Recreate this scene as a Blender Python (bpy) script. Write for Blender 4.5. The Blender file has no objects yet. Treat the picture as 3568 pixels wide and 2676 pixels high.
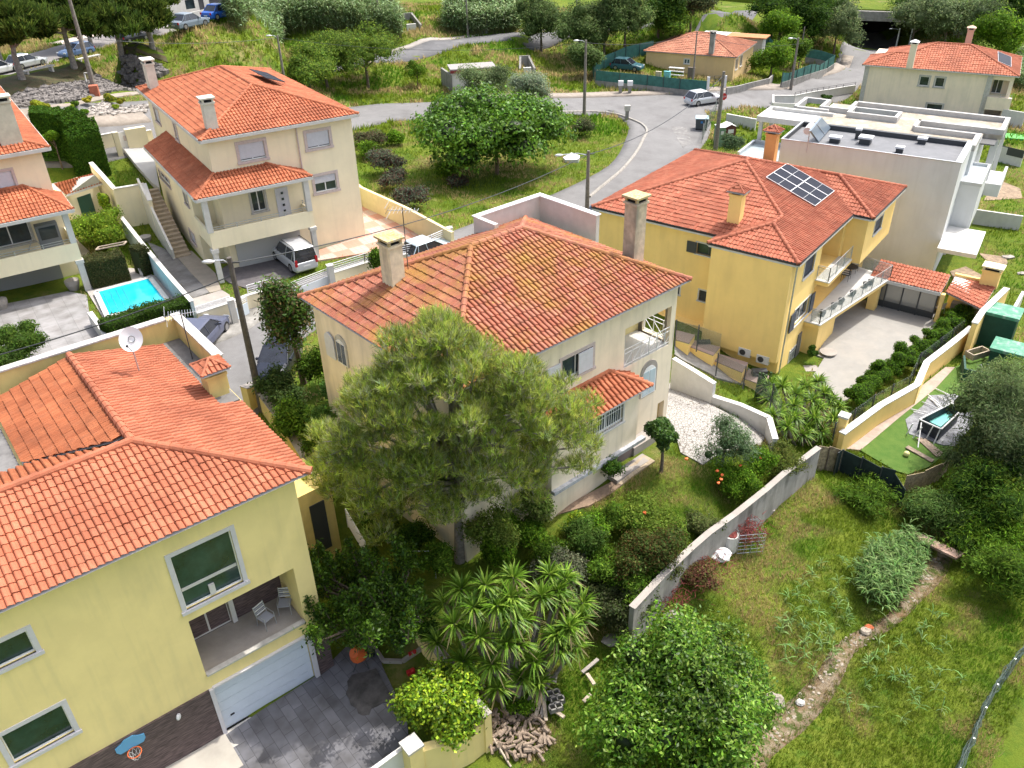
import bpy, bmesh, math, random
import numpy as np
from mathutils import Vector, Matrix
R = math.radians
rnd = random.Random(7)
nrg = np.random.default_rng(7)
S = bpy.context.scene
COL = S.collection
# -- camera, world, sun
CAM_Z = 24.0
FPX, PITCH, ROLL = 2900.0, R(32.2), R(-1.48)
_f = np.array([0, math.cos(PITCH), -math.sin(PITCH)]); _r = np.array([1.0, 0, 0]); _u = np.cross(_r, _f)
_c, _s = math.cos(ROLL), math.sin(ROLL)
CX, CY = _c * _r + _s * _u, -_s * _r + _c * _u
cam = bpy.data.cameras.new('camera'); camo = bpy.data.objects.new('camera', cam); COL.objects.link(camo)
cam.sensor_width = 36; cam.lens = FPX / 3568 * 36; cam.clip_end = 6000; cam.clip_start = 0.3
camo.matrix_world = Matrix(((CX[0], CY[0], -_f[0], 0), (CX[1], CY[1], -_f[1], 0), (CX[2], CY[2], -_f[2], CAM_Z), (0, 0, 0, 1)))
S.camera = camo
SUN_AZ, SUN_EL = R(55), R(62)
w = bpy.data.worlds.new('World'); S.world = w; w.use_nodes = True
nt = w.node_tree; nt.nodes.clear()
sk = nt.nodes.new('ShaderNodeTexSky'); sk.sky_type = 'NISHITA'; sk.sun_disc = False
sk.sun_elevation = SUN_EL; sk.sun_rotation = SUN_AZ; sk.air_density = .8; sk.dust_density = 4.5; sk.ozone_density = 1.0
bg = nt.nodes.new('ShaderNodeBackground'); bg.inputs[1].default_value = 0.15
wo = nt.nodes.new('ShaderNodeOutputWorld')
hs = nt.nodes.new('ShaderNodeHueSaturation'); hs.inputs['Saturation'].default_value = .6; nt.links.new(sk.outputs[0], hs.inputs['Color']); nt.links.new(hs.outputs[0], bg.inputs[0]); nt.links.new(bg.outputs[0], wo.inputs[0])
sl = bpy.data.lights.new('sun', 'SUN'); sl.energy = 2.0; sl.angle = R(0.5); sl.color = (1, 0.95, 0.87)
so = bpy.data.objects.new('sun', sl); COL.objects.link(so)
sd = Vector((math.sin(SUN_AZ) * math.cos(SUN_EL), math.cos(SUN_AZ) * math.cos(SUN_EL), math.sin(SUN_EL)))
so.rotation_euler = sd.to_track_quat('Z', 'Y').to_euler(); so.location = (0, 0, 200)
S.view_settings.view_transform = 'Standard'; S.view_settings.look = 'None'; S.view_settings.gamma = 1
S.view_settings.exposure = 1.22
S.render.engine = 'CYCLES'
S.cycles.max_bounces = 5; S.cycles.diffuse_bounces = 3; S.cycles.glossy_bounces = 2; S.cycles.transmission_bounces = 3
S.cycles.transparent_max_bounces = 8
# -- where a sight line meets heights and planes (surveying helper)
TL = {'z1': (0, 0), 'z2': (890, 0), 'z3': (1780, 0), 'z4': (2668, 0), 'z5': (0, 660), 'z6': (890, 660), 'z7': (1780, 660), 'z8': (2668, 660),
      'y1': (0, 1320), 'y2': (890, 1320), 'y3': (1780, 1320), 'y4': (2668, 1320), 'x1': (0, 1976), 'x2': (890, 1976), 'x3': (1780, 1976), 'x4': (2668, 1976)}
def px(t, x=None, y=None):
 if x is None: t, x, y = t
 if t == 's': return (x, y)
 if t == 'o': return (x / .61995, y / .61995)
 o = TL[t]; return (o[0] + x / 2.37, o[1] + y / 2.37)
def ray(t, x=None, y=None):
 u, v = px(t, x, y)
 d = (u - 1784) / FPX * CX - (v - 1338) / FPX * CY + _f
 return d / -d[2]
def P(q, z):
 d = ray(q) * (CAM_Z - z); return (float(d[0]), float(d[1]), float(z))
def P2(q, z): return P(q, z)[:2]
# -- terrain heights (surveyed points, smoothly joined)
CT = []
def ctl(t, x, y, z, wgt=1.0): p = P((t, x, y), z); CT.append((p[0], p[1], z, wgt))
for a in [('y3', 1285, 340, -.8), ('y3', 1300, 700, -1.0), ('y3', 900, 700, -1.0), ('y3', 600, 1050, -1.3), ('y3', 1500, 400, -.8), ('y3', 1900, 600, -1.1), ('y3', 1500, 1000, -1.4), ('y3', 1000, 1200, -1.7),
          ('z6', 600, 1600, 0), ('z5', 1950, 1400, .2), ('z5', 2000, 1620, .1), ('y2', 300, 600, -.4), ('y2', 1500, 1500, -1.9), ('y2', 1900, 1300, -1.6), ('x2', 1900, 600, -2.4), ('x2', 1500, 200, -2.1), ('x2', 1600, 400, -2.5),
          ('x2', 500, 1000, -4.2), ('x2', 1000, 600, -4.1), ('x1', 1900, 1659, -4.3), ('x2', 800, 1500, -4.2), ('x2', 1300, 900, -4.0), ('x2', 1700, 1600, -4.4), ('x3', 200, 1300, -4.3), ('x3', 700, 900, -4.1), ('x2', 700, 300, -4.0),
          ('x3', 1200, 1500, -4.1), ('x3', 1500, 700, -3.9), ('y4', 300, 1200, -3.7), ('x4', 300, 300, -3.9), ('y3', 1900, 1500, -3.6), ('y3', 2100, 1250, -3.6), ('x4', 700, 650, -4.9), ('x4', 300, 1150, -5.1), ('y4', 1350, 1600, -4.9), ('x4', 1300, 900, -4.4),
          ('x4', 1900, 300, -4.3), ('x4', 2100, 1600, -4.7), ('x4', 900, 1600, -4.7), ('y4', 2000, 1000, -4.4),
          ('y4', 1000, 650, -3.8), ('z8', 1500, 1500, -3.9), ('z8', 900, 1250, -4.0), ('z8', 500, 1500, -4.1), ('z8', 1200, 1080, -4.0), ('y4', 100, 200, -3.8), ('y4', 600, 650, -3.7), ('z7', 1500, 1400, -2.8), ('z7', 1900, 1500, -3.6), ('z7', 1350, 1250, -1.8),
          ('z8', 1900, 400, -3.8), ('z8', 2100, 900, -3.9), ('z4', 2000, 1500, -3.8), ('z8', 1600, 700, -3.8),
          ('z6', 700, 550, .4), ('z6', 1100, 300, .5), ('z5', 1500, 750, .5), ('z5', 1100, 900, .6), ('z5', 600, 1000, .6), ('z5', 700, 1250, .5), ('z6', 100, 950, .3), ('z6', 600, 800, .4), ('z5', 1900, 1100, .3),
          ('z2', 1500, 1100, .3), ('z2', 1200, 1400, .3), ('z3', 800, 1200, 0), ('z3', 500, 600, 0), ('z3', 1300, 900, -.4), ('z3', 900, 1400, 0), ('z6', 1700, 300, .2), ('z3', 1500, 850, -.4),
          ('z2', 1100, 920, 1.0), ('z2', 1400, 900, .7), ('z1', 1000, 1040, 2.2), ('z1', 700, 1000, 2.4), ('z1', 850, 900, 3), ('z1', 300, 880, 3.2), ('z1', 1150, 620, 5), ('z1', 600, 700, 6), ('z1', 100, 650, 7.5), ('z1', 300, 560, 8.8),
          ('z1', 650, 470, 9.2), ('z1', 1050, 350, 9.6), ('z1', 1580, 230, 9.8), ('z1', 1900, 130, 10), ('z1', 0, 640, 9), ('z1', 1600, 400, 5.2), ('z1', 2000, 450, 3.4), ('z2', 300, 480, 3.2), ('z2', 60, 600, 2.6), ('z2', 500, 545, 2.7), ('z2', 900, 500, 2.8), ('z2', 700, 620, 2.2),
          ('z2', 1000, 780, 1.2), ('z2', 1280, 440, 2.9), ('z2', 1700, 345, 3.1), ('z2', 2100, 300, 3.2), ('z2', 1700, 680, .9), ('z2', 1400, 560, 1.8), ('z2', 1300, 280, 4), ('z2', 1300, 100, 5.5), ('z2', 600, 150, 5.5), ('z3', 60, 290, 3.2), ('z3', 600, 245, 3.2), ('z2', 1900, 60, 5.5),
          ('z3', 200, 450, 1), ('z3', 600, 640, .1), ('z3', 1150, 200, 3.2), ('z3', 1690, 112, 3.2), ('z3', 1400, 40, 4), ('z3', 1400, 680, -.5), ('z3', 1900, 700, -1), ('z3', 2100, 400, -.8), ('z3', 1500, 330, -.3),
          ('z4', 300, 680, -2), ('z4', 500, 640, -3), ('z4', 600, 560, -3.8), ('z4', 760, 450, -5), ('z4', 900, 400, -5.8), ('z4', 380, 480, -1.8), ('z4', 560, 300, -2), ('z4', 300, 250, -.5), ('z4', 650, 860, -3.6), ('z4', 300, 900, -2.4),
          ('z4', 1300, 700, -4.2), ('z4', 2100, 900, -4.2), ('z4', 1500, 200, -3), ('z4', 2000, 300, -3.5), ('z4', 1500, 30, 1), ('z4', 300, 30, 2), ('z4', 2100, 60, 1), ('z3', 1850, 1050, -.8), ('z3', 1950, 1150, -1.4)]:
 ctl(*a)
for x, y, z in [(-15, 5, -3), (5, 3, -4), (20, 6, -4.5), (40, 20, -4.5), (-40, 20, -1), (-60, 60, 6), (-90, 100, 12), (-60, 160, 14), (0, 190, 10), (60, 200, 3), (120, 190, 3), (120, 120, 0), (80, 60, -3), (70, 40, -4), (-40, 45, 1.2), (-30, 35, 0.3)]:
 CT.append((x, y, z, 1.0))
CTA = np.array(CT)
def hN(X, Y):
 X = np.asarray(X, float); Y = np.asarray(Y, float); sh = X.shape; X = X.ravel(); Y = Y.ravel(); out = np.empty(len(X))
 for i in range(0, len(X), 20000):
  d2 = (X[i:i+20000, None] - CTA[None, :, 0])**2 + (Y[i:i+20000, None] - CTA[None, :, 1])**2
  ww = 1 / (d2 + 1.2)**1.9
  out[i:i+20000] = (ww * CTA[None, :, 2]).sum(1) / ww.sum(1)
 return out.reshape(sh)
def h(x, y): return float(hN(np.array([x]), np.array([y]))[0])
_ds = np.concatenate([np.arange(3, 34, .12), np.arange(34, 60, 1)])
def A(q, above=0.0):
 "point on the sight line of q that lies `above` metres over the terrain"
 d = ray(q); pts = d[None, :] * _ds[:, None]
 g = (CAM_Z - _ds) - hN(pts[:, 0], pts[:, 1]) - above
 k = np.where(g <= 0)[0]
 k = k[0] if len(k) else len(g) - 1
 if k == 0: t = _ds[0]
 else: t = _ds[k-1] + (_ds[k] - _ds[k-1]) * g[k-1] / (g[k-1] - g[k] + 1e-9)
 p = d * t; return (float(p[0]), float(p[1]), float(CAM_Z - t))
def G(*q): return A(q if len(q) == 3 else q[0], 0)
def vline(xy, q):
 "height at which the sight line of q passes the vertical at xy"
 d = ray(q); k = math.hypot(*xy) / math.hypot(d[0], d[1]); return CAM_Z - k
def pxm(p): return math.sqrt(p[0]**2 + p[1]**2 + (CAM_Z - p[2])**2) / FPX   # metres per photo pixel at p
# -- scene helpers
def tag(o, label=None, cat=None, group=None, kind=None):
 if label: o['label'] = label
 if cat: o['category'] = cat
 if group: o['group'] = group
 if kind: o['kind'] = kind
 return o
def thing(name, label, cat, loc=(0, 0, 0), group=None, rz=0):
 o = bpy.data.objects.new(name, None); COL.objects.link(o); o.location = loc; o.rotation_euler = (0, 0, rz); o.empty_display_size = .3
 return tag(o, label, cat, group)
def root_loc(p):
 v = Vector((0, 0, 0))
 while p: v += p.location; p = p.parent
 return v
class MB:
 def __init__(s): s.v = []; s.f = []; s.m = []; s.uv = None
 def add(s, vs, fs, mi=0):
  b = len(s.v); s.v += [tuple(map(float, v)) for v in vs]; s.f += [tuple(b + i for i in f) for f in fs]; s.m += [mi] * len(fs); return s
 def box(s, c, sz, rz=0, mi=0, ax=None):
  cx, cy, cz = c; hx, hy, hz = sz[0] / 2, sz[1] / 2, sz[2] / 2; co, si = math.cos(rz), math.sin(rz); vs = []
  for dz in (-hz, hz):
   for dx, dy in ((-hx, -hy), (hx, -hy), (hx, hy), (-hx, hy)):
    vs.append((cx + dx * co - dy * si, cy + dx * si + dy * co, cz + dz))
  return s.add(vs, [(3, 2, 1, 0), (4, 5, 6, 7), (0, 1, 5, 4), (1, 2, 6, 5), (2, 3, 7, 6), (3, 0, 4, 7)], mi)
 def prism(s, poly, z0, z1, mi=0):
  n = len(poly); zz0 = z0 if hasattr(z0, '__len__') else [z0] * n; zz1 = z1 if hasattr(z1, '__len__') else [z1] * n
  vs = [(p[0], p[1], zz0[i]) for i, p in enumerate(poly)] + [(p[0], p[1], zz1[i]) for i, p in enumerate(poly)]
  ar = sum(poly[i][0] * poly[(i+1) % n][1] - poly[(i+1) % n][0] * poly[i][1] for i in range(n))
  fs = [tuple(range(n-1, -1, -1)), tuple(range(n, 2*n))] + [(i, (i+1) % n, n + (i+1) % n, n + i) for i in range(n)]
  if ar < 0: fs = [tuple(reversed(f)) for f in fs]
  return s.add(vs, fs, mi)
 def bar(s, a, b, wd, ht=None, mi=0, up=(0, 0, 1)):
  ht = ht or wd; a = Vector(a); b = Vector(b); d = b - a; L = d.length
  if L < 1e-5: return s
  d /= L; up = Vector(up)
  if abs(d.dot(up)) > .98: up = Vector((1, 0, 0))
  x = d.cross(up).normalized() * wd / 2; y = x.cross(d).normalized() * ht / 2
  vs = [p + i * x + j * y for p in (a, b) for i, j in ((-1, -1), (1, -1), (1, 1), (-1, 1))]
  return s.add(vs, [(3, 2, 1, 0), (4, 5, 6, 7), (0, 1, 5, 4), (1, 2, 6, 5), (2, 3, 7, 6), (3, 0, 4, 7)], mi)
 def tube(s, pts, r, n=8, mi=0, caps=True):
  pts = [Vector(p) for p in pts]; rr = r if hasattr(r, '__len__') else [r] * len(pts); b = len(s.v); vs = []
  ref = None
  for i, p in enumerate(pts):
   d = (pts[min(i+1, len(pts)-1)] - pts[max(i-1, 0)]).normalized()
   if ref is None: ref = Vector((0, 0, 1)) if abs(d.z) < .9 else Vector((1, 0, 0))
   x = d.cross(ref).normalized(); y = x.cross(d).normalized()
   if (x.length < .5): x = Vector((1, 0, 0)); y = Vector((0, 1, 0))
   ref = y
   for k in range(n):
    a = 2 * math.pi * k / n; vs.append(p + rr[i] * (math.cos(a) * x + math.sin(a) * y))
  fs = [(i*n + k, i*n + (k+1) % n, (i+1)*n + (k+1) % n, (i+1)*n + k) for i in range(len(pts)-1) for k in range(n)]
  if caps: fs += [tuple(range(n-1, -1, -1)), tuple((len(pts)-1)*n + k for k in range(n))]
  return s.add(vs, fs, mi)
 def cyl(s, c, r, z0, z1, n=12, mi=0, r2=None): return s.tube([(c[0], c[1], z0), (c[0], c[1], z1)], [r, r if r2 is None else r2], n, mi)
 def ball(s, c, r, n=10, mi=0, sc=(1, 1, 1), jit=0):
  vs = []; m = n // 2
  for i in range(m + 1):
   th = math.pi * i / m
   for k in range(n):
    a = 2 * math.pi * k / n; q = r * (1 + rnd.uniform(-jit, jit))
    vs.append((c[0] + q*sc[0]*math.sin(th)*math.cos(a), c[1] + q*sc[1]*math.sin(th)*math.sin(a), c[2] + q*sc[2]*math.cos(th)))
  return s.add(vs, [(i*n + k, (i+1)*n + k, (i+1)*n + (k+1) % n, i*n + (k+1) % n) for i in range(m) for k in range(n)], mi)
 def build(s, name, mats, parent=None, smooth=False, bevel=0, world=True):
  me = bpy.data.meshes.new(name)
  off = root_loc(parent) if (parent and world) else Vector((0, 0, 0))
  me.from_pydata([(v[0]-off.x, v[1]-off.y, v[2]-off.z) for v in s.v], [], s.f)
  for m in (mats if isinstance(mats, (list, tuple)) else [mats]): me.materials.append(m)
  if any(s.m): me.polygons.foreach_set('material_index', s.m)
  if smooth: me.polygons.foreach_set('use_smooth', [True] * len(s.f))
  me.update()
  o = bpy.data.objects.new(name, me); COL.objects.link(o)
  if parent: o.parent = parent
  if bevel:
   b = o.modifiers.new('bevel', 'BEVEL'); b.width = bevel; b.segments = 2; b.limit_method = 'ANGLE'
  return o
def npmesh(name, V, F, mats, parent=None, cols=None, uv=None, smooth=False, world=True):
 "fast mesh from numpy arrays; F is (n,3) or (n,4); cols is per-vertex RGB"
 V = np.asarray(V, np.float32).reshape(-1, 3); F = np.asarray(F, np.int32); k = F.shape[1]
 if parent and world: V = V - np.array(root_loc(parent), np.float32)
 me = bpy.data.meshes.new(name); me.vertices.add(len(V)); me.vertices.foreach_set('co', V.ravel())
 me.loops.add(F.size); me.loops.foreach_set('vertex_index', F.ravel()); me.polygons.add(len(F))
 me.polygons.foreach_set('loop_start', np.arange(0, F.size, k, dtype=np.int32))
 if smooth: me.polygons.foreach_set('use_smooth', np.ones(len(F), bool))
 if uv is not None:
  l = me.uv_layers.new(name='UVMap'); l.data.foreach_set('uv', np.asarray(uv, np.float32)[F.ravel()].ravel())
 if cols is not None:
  c = np.ones((len(V), 4), np.float32); c[:, :3] = cols; at = me.color_attributes.new('Col', 'FLOAT_COLOR', 'POINT'); at.data.foreach_set('color', c.ravel())
 me.update(calc_edges=True); me.validate()
 for m in (mats if isinstance(mats, (list, tuple)) else [mats]): me.materials.append(m)
 o = bpy.data.objects.new(name, me); COL.objects.link(o)
 if parent: o.parent = parent
 return o
def dup(o, loc=None, rz=None, parent=None, label=None, group=None, sc=None):
 c = o.copy(); COL.objects.link(c)
 if parent is not None: c.parent = parent
 for ch in o.children: dup(ch, parent=c)
 if loc is not None: c.location = loc
 if rz is not None: c.rotation_euler = (0, 0, rz)
 if sc is not None: c.scale = (sc, sc, sc)
 if label: c['label'] = label
 if group: c['group'] = group
 return c
# -- materials
def mat(name, col, rough=.8, metal=0, var=0, scale=3, bump=0, bscale=40, spec=.4, col2=None, emit=0, stain=None, detail=4):
 m = bpy.data.materials.new(name); m.use_nodes = True; n = m.node_tree.nodes; l = m.node_tree.links; b = n['Principled BSDF']
 b.inputs['Base Color'].default_value = (*col, 1); b.inputs['Roughness'].default_value = rough; b.inputs['Metallic'].default_value = metal
 b.inputs['Specular IOR Level'].default_value = spec
 tc = n.new('ShaderNodeTexCoord'); src = None
 if var or col2:
  ns = n.new('ShaderNodeTexNoise'); ns.inputs['Scale'].default_value = scale; ns.inputs['Detail'].default_value = detail; ns.inputs['Roughness'].default_value = .65
  l.new(tc.outputs['Object'], ns.inputs['Vector'])
  cr = n.new('ShaderNodeValToRGB'); cr.color_ramp.elements[0].position = .35; cr.color_ramp.elements[1].position = .65
  c0 = col2 or tuple(c * (1 - var) for c in col); c1 = col if col2 else tuple(min(1, c * (1 + var)) for c in col)
  cr.color_ramp.elements[0].color = (*c0, 1); cr.color_ramp.elements[1].color = (*c1, 1)
  l.new(ns.outputs['Fac'], cr.inputs[0]); src = cr.outputs[0]
  l.new(src, b.inputs['Base Color'])
 if stain:
  sc_, amt, scol = stain
  ns = n.new('ShaderNodeTexNoise'); ns.inputs['Scale'].default_value = sc_; ns.inputs['Detail'].default_value = 6
  mp = n.new('ShaderNodeMapping'); mp.inputs['Scale'].default_value = (1, 1, .35); l.new(tc.outputs['Object'], mp.inputs[0]); l.new(mp.outputs[0], ns.inputs['Vector'])
  cr = n.new('ShaderNodeValToRGB'); cr.color_ramp.elements[0].position = .52; cr.color_ramp.elements[1].position = .72
  cr.color_ramp.elements[0].color = (0, 0, 0, 1); cr.color_ramp.elements[1].color = (amt, amt, amt, 1); l.new(ns.outputs['Fac'], cr.inputs[0])
  mx = n.new('ShaderNodeMixRGB'); mx.inputs[2].default_value = (*scol, 1); l.new(cr.outputs[0], mx.inputs[0])
  if src: l.new(src, mx.inputs[1])
  else: mx.inputs[1].default_value = (*col, 1)
  l.new(mx.outputs[0], b.inputs['Base Color'])
 if stain:
  ns = n.new('ShaderNodeTexNoise'); ns.inputs['Scale'].default_value = 1; ns.inputs['Detail'].default_value = 5; mp = n.new('ShaderNodeMapping'); mp.inputs['Scale'].default_value = (3.5, 3.5, .3); l.new(tc.outputs['Object'], mp.inputs[0]); l.new(mp.outputs[0], ns.inputs['Vector'])
  cr = n.new('ShaderNodeValToRGB'); cr.color_ramp.elements[0].position = .5; cr.color_ramp.elements[1].position = .75; cr.color_ramp.elements[0].color = (0, 0, 0, 1); q = min(.3, stain[1] * .7); cr.color_ramp.elements[1].color = (q, q, q, 1); l.new(ns.outputs['Fac'], cr.inputs[0])
  m2 = n.new('ShaderNodeMixRGB'); m2.inputs[2].default_value = (*stain[2], 1); l.new(cr.outputs[0], m2.inputs[0]); l.new(mx.outputs[0], m2.inputs[1]); l.new(m2.outputs[0], b.inputs['Base Color'])
 if bump:
  nb = n.new('ShaderNodeTexNoise'); nb.inputs['Scale'].default_value = bscale; nb.inputs['Detail'].default_value = 5; l.new(tc.outputs['Object'], nb.inputs['Vector'])
  bp = n.new('ShaderNodeBump'); bp.inputs['Strength'].default_value = bump; bp.inputs['Distance'].default_value = .05; l.new(nb.outputs['Fac'], bp.inputs['Height']); l.new(bp.outputs[0], b.inputs['Normal'])
 return m
def leafmat(name, trans=.4, rough=.65, spec=.08):
 m = bpy.data.materials.new(name); m.use_nodes = True; n = m.node_tree.nodes; l = m.node_tree.links; b = n['Principled BSDF']
 at = n.new('ShaderNodeVertexColor'); at.layer_name = 'Col'; l.new(at.outputs[0], b.inputs['Base Color'])
 b.inputs['Roughness'].default_value = rough; b.inputs['Specular IOR Level'].default_value = spec
 tr = n.new('ShaderNodeBsdfTranslucent'); hs = n.new('ShaderNodeHueSaturation'); hs.inputs['Hue'].default_value = .485; hs.inputs['Value'].default_value = 1.5
 l.new(at.outputs[0], hs.inputs['Color']); l.new(hs.outputs[0], tr.inputs[0])
 mx = n.new('ShaderNodeMixShader'); mx.inputs[0].default_value = trans; l.new(b.outputs[0], mx.inputs[1]); l.new(tr.outputs[0], mx.inputs[2])
 l.new(mx.outputs[0], n['Material Output'].inputs[0]); return m
def roofmat(name, c1, c2, lich=0, lcol=(.45, .26, .04), grime=.2):
 m = bpy.data.materials.new(name); m.use_nodes = True; n = m.node_tree.nodes; l = m.node_tree.links; b = n['Principled BSDF']; b.inputs['Roughness'].default_value = .75
 b.inputs['Specular IOR Level'].default_value = .3
 uv = n.new('ShaderNodeUVMap'); fl = n.new('ShaderNodeVectorMath'); fl.operation = 'FLOOR'; l.new(uv.outputs[0], fl.inputs[0])
 wn = n.new('ShaderNodeTexWhiteNoise'); wn.noise_dimensions = '3D'; l.new(fl.outputs[0], wn.inputs[0])
 mx = n.new('ShaderNodeMixRGB'); mx.inputs[1].default_value = (*c1, 1); mx.inputs[2].default_value = (*c2, 1); l.new(wn.outputs[0], mx.inputs[0]); src = mx.outputs[0]
 tc = n.new('ShaderNodeTexCoord')
 def layer(scale, lo, hi, col, amt, src, sz=(1, 1, 1)):
  ns = n.new('ShaderNodeTexNoise'); ns.inputs['Scale'].default_value = scale; ns.inputs['Detail'].default_value = 7; ns.inputs['Roughness'].default_value = .7
  mp = n.new('ShaderNodeMapping'); mp.inputs['Scale'].default_value = sz; l.new(tc.outputs['Object'], mp.inputs[0]); l.new(mp.outputs[0], ns.inputs['Vector'])
  cr = n.new('ShaderNodeValToRGB'); cr.color_ramp.elements[0].position = lo; cr.color_ramp.elements[1].position = hi
  cr.color_ramp.elements[0].color = (0, 0, 0, 1); cr.color_ramp.elements[1].color = (amt, amt, amt, 1); l.new(ns.outputs['Fac'], cr.inputs[0])
  x = n.new('ShaderNodeMixRGB'); x.inputs[2].default_value = (*col, 1); l.new(cr.outputs[0], x.inputs[0]); l.new(src, x.inputs[1]); return x.outputs[0]
 src = layer(.6, .35, .65, tuple(c * .6 for c in c1), .85, src)
 src = layer(3.0, .5, .75, (.16, .09, .06), grime, src)
 if lich: src = layer(.55, .56 - lich * .16, .74 - lich * .1, lcol, .85, src)
 if lich: src = layer(7, .6, .66, (.5, .36, .05), lich * .8, src)
 l.new(src, b.inputs['Base Color'])
 nb = n.new('ShaderNodeTexNoise'); nb.inputs['Scale'].default_value = 30; bp = n.new('ShaderNodeBump'); bp.inputs['Strength'].default_value = .25; bp.inputs['Distance'].default_value = .03
 l.new(tc.outputs['Object'], nb.inputs['Vector']); l.new(nb.outputs['Fac'], bp.inputs['Height']); l.new(bp.outputs[0], b.inputs['Normal'])
 return m
def glassmat(name, col=(.02, .03, .035)):
 return mat(name, col, .08, 0, spec=.8, col2=tuple(c * 2.2 for c in col), scale=1.1)  # lighter noise patches paint reflections into the pane colour
M = {}
M['white'] = mat('white_paint', (.58, .57, .54), .6, var=.06, scale=2, stain=(1.5, .25, (.45, .43, .38)))
M['whitemetal'] = mat('white_metal', (.8, .8, .8), .4, spec=.5)
M['shutter'] = mat('shutter_grey_white', (.6, .61, .66), .5, var=.05, scale=4)
M['pinkstone'] = mat('pink_limestone', (.52, .44, .42), .6, var=.1, scale=8)
M['stone'] = mat('pale_stone', (.5, .48, .44), .7, var=.12, scale=5, stain=(4, .4, (.25, .23, .2)))
M['glass'] = glassmat('window_glass'); M['glassgreen'] = glassmat('green_glass', (.012, .03, .028))
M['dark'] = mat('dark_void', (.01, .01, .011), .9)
M['rubber'] = mat('rubber', (.015, .015, .016), .85); M['rim'] = mat('alloy', (.35, .35, .37), .35, .8)
M['concrete'] = mat('concrete', (.27, .26, .24), .9, var=.18, scale=2, bump=.3, stain=(1.2, .5, (.16, .15, .13)))
M['conclight'] = mat('light_concrete', (.33, .3, .27), .9, var=.1, scale=1.5, bump=.2, stain=(.8, .4, (.3, .28, .25)))
M['pole'] = mat('weathered_concrete_pole', (.2, .18, .155), .9, var=.25, scale=5, bump=.3)
M['galv'] = mat('galvanised_steel', (.5, .52, .54), .4, .6, var=.1, scale=9)
M['steeldk'] = mat('dark_steel', (.06, .065, .07), .5, .3)
M['wood'] = mat('weathered_wood', (.26, .2, .15), .85, var=.3, scale=6, bump=.4); M['woodlt'] = mat('pale_wood', (.42, .35, .27), .8, var=.25, scale=5)
M['bark'] = mat('bark', (.13, .1, .075), .95, var=.35, scale=6, bump=.8, bscale=12); M['barkgrey'] = mat('grey_bark', (.22, .2, .175), .95, var=.3, scale=5, bump=.6, bscale=12)
M['soil'] = mat('dry_soil', (.27, .2, .135), .95, var=.3, scale=3, bump=.5)
M['red'] = mat('red_paint', (.5, .03, .03), .5); M['orange'] = mat('orange_paint', (.6, .12, .03), .5); M['blue'] = mat('blue_plastic', (.03, .2, .5), .5)
M['green'] = mat('green_sheet', (.01, .06, .04), .6, var=.15, scale=2); M['greenroof'] = mat('green_roof_sheet', (.06, .24, .15), .5, var=.1, scale=4, stain=(3, .6, (.45, .5, .45)))
M['blacknet'] = mat('black_net', (.012, .025, .022), .8, var=.3, scale=2, bump=.5, bscale=5); M['greennet'] = mat('green_net', (.04, .14, .12), .75, var=.2, scale=2)
M['cane'] = mat('cane_screen', (.3, .24, .15), .9, var=.4, scale=7, bump=.5, bscale=30)
M['plastic'] = mat('white_plastic', (.66, .66, .66), .5)
M['gutter'] = mat('dark_gutter', (.03, .03, .035), .5)
M['leaf'] = leafmat('leaves'); M['leafgloss'] = leafmat('glossy_leaves', .3, .42, .22); M['needle'] = leafmat('needles', .35, .7, .12)
M['asphalt'] = mat('asphalt', (.175, .172, .17), .92, var=.09, scale=.6, bump=.25, bscale=60, stain=(.5, .75, (.125, .12, .118)), detail=8)
M['kerb'] = mat('kerb_stone', (.3, .28, .25), .9, var=.2, scale=3, bump=.2)
M['tile_clay'] = mat('clay_edge', (.5, .17, .1), .8, var=.15, scale=5)
# -- roofs, walls, windows
class Frame:
 "local building axes: s along e, t along f (both horizontal)"
 def __init__(s, n, r, z, flip=False):
  o = P2(n, z) if isinstance(n[0], str) else n
  r_ = P2(r, z) if isinstance(r[0], str) else r
  dx, dy = r_[0] - o[0], r_[1] - o[1]; L = math.hypot(dx, dy); s.o = o; s.e = (dx / L, dy / L)
  s.f = (-s.e[1], s.e[0]) if not flip else (s.e[1], -s.e[0]); s.a = math.atan2(s.e[1], s.e[0])
 def p(s, a, b, z=0): return (s.o[0] + a * s.e[0] + b * s.f[0], s.o[1] + a * s.e[1] + b * s.f[1], z)
 def loc(s, q, z):
  x = P2(q, z); x = (x[0] - s.o[0], x[1] - s.o[1]); return (x[0]*s.e[0] + x[1]*s.e[1], x[0]*s.f[0] + x[1]*s.f[1])
 def onT(s, q, t):
  "pixel on plane t=const -> (s,z)"
  d = ray(q); nx, ny = s.f; k = (t + s.o[0]*nx + s.o[1]*ny) / (d[0]*nx + d[1]*ny); x, y = d[0]*k - s.o[0], d[1]*k - s.o[1]
  return x*s.e[0] + y*s.e[1], CAM_Z - k
 def onS(s, q, c):
  d = ray(q); nx, ny = s.e; k = (c + s.o[0]*nx + s.o[1]*ny) / (d[0]*nx + d[1]*ny); x, y = d[0]*k - s.o[0], d[1]*k - s.o[1]
  return x*s.f[0] + y*s.f[1], CAM_Z - k
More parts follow.
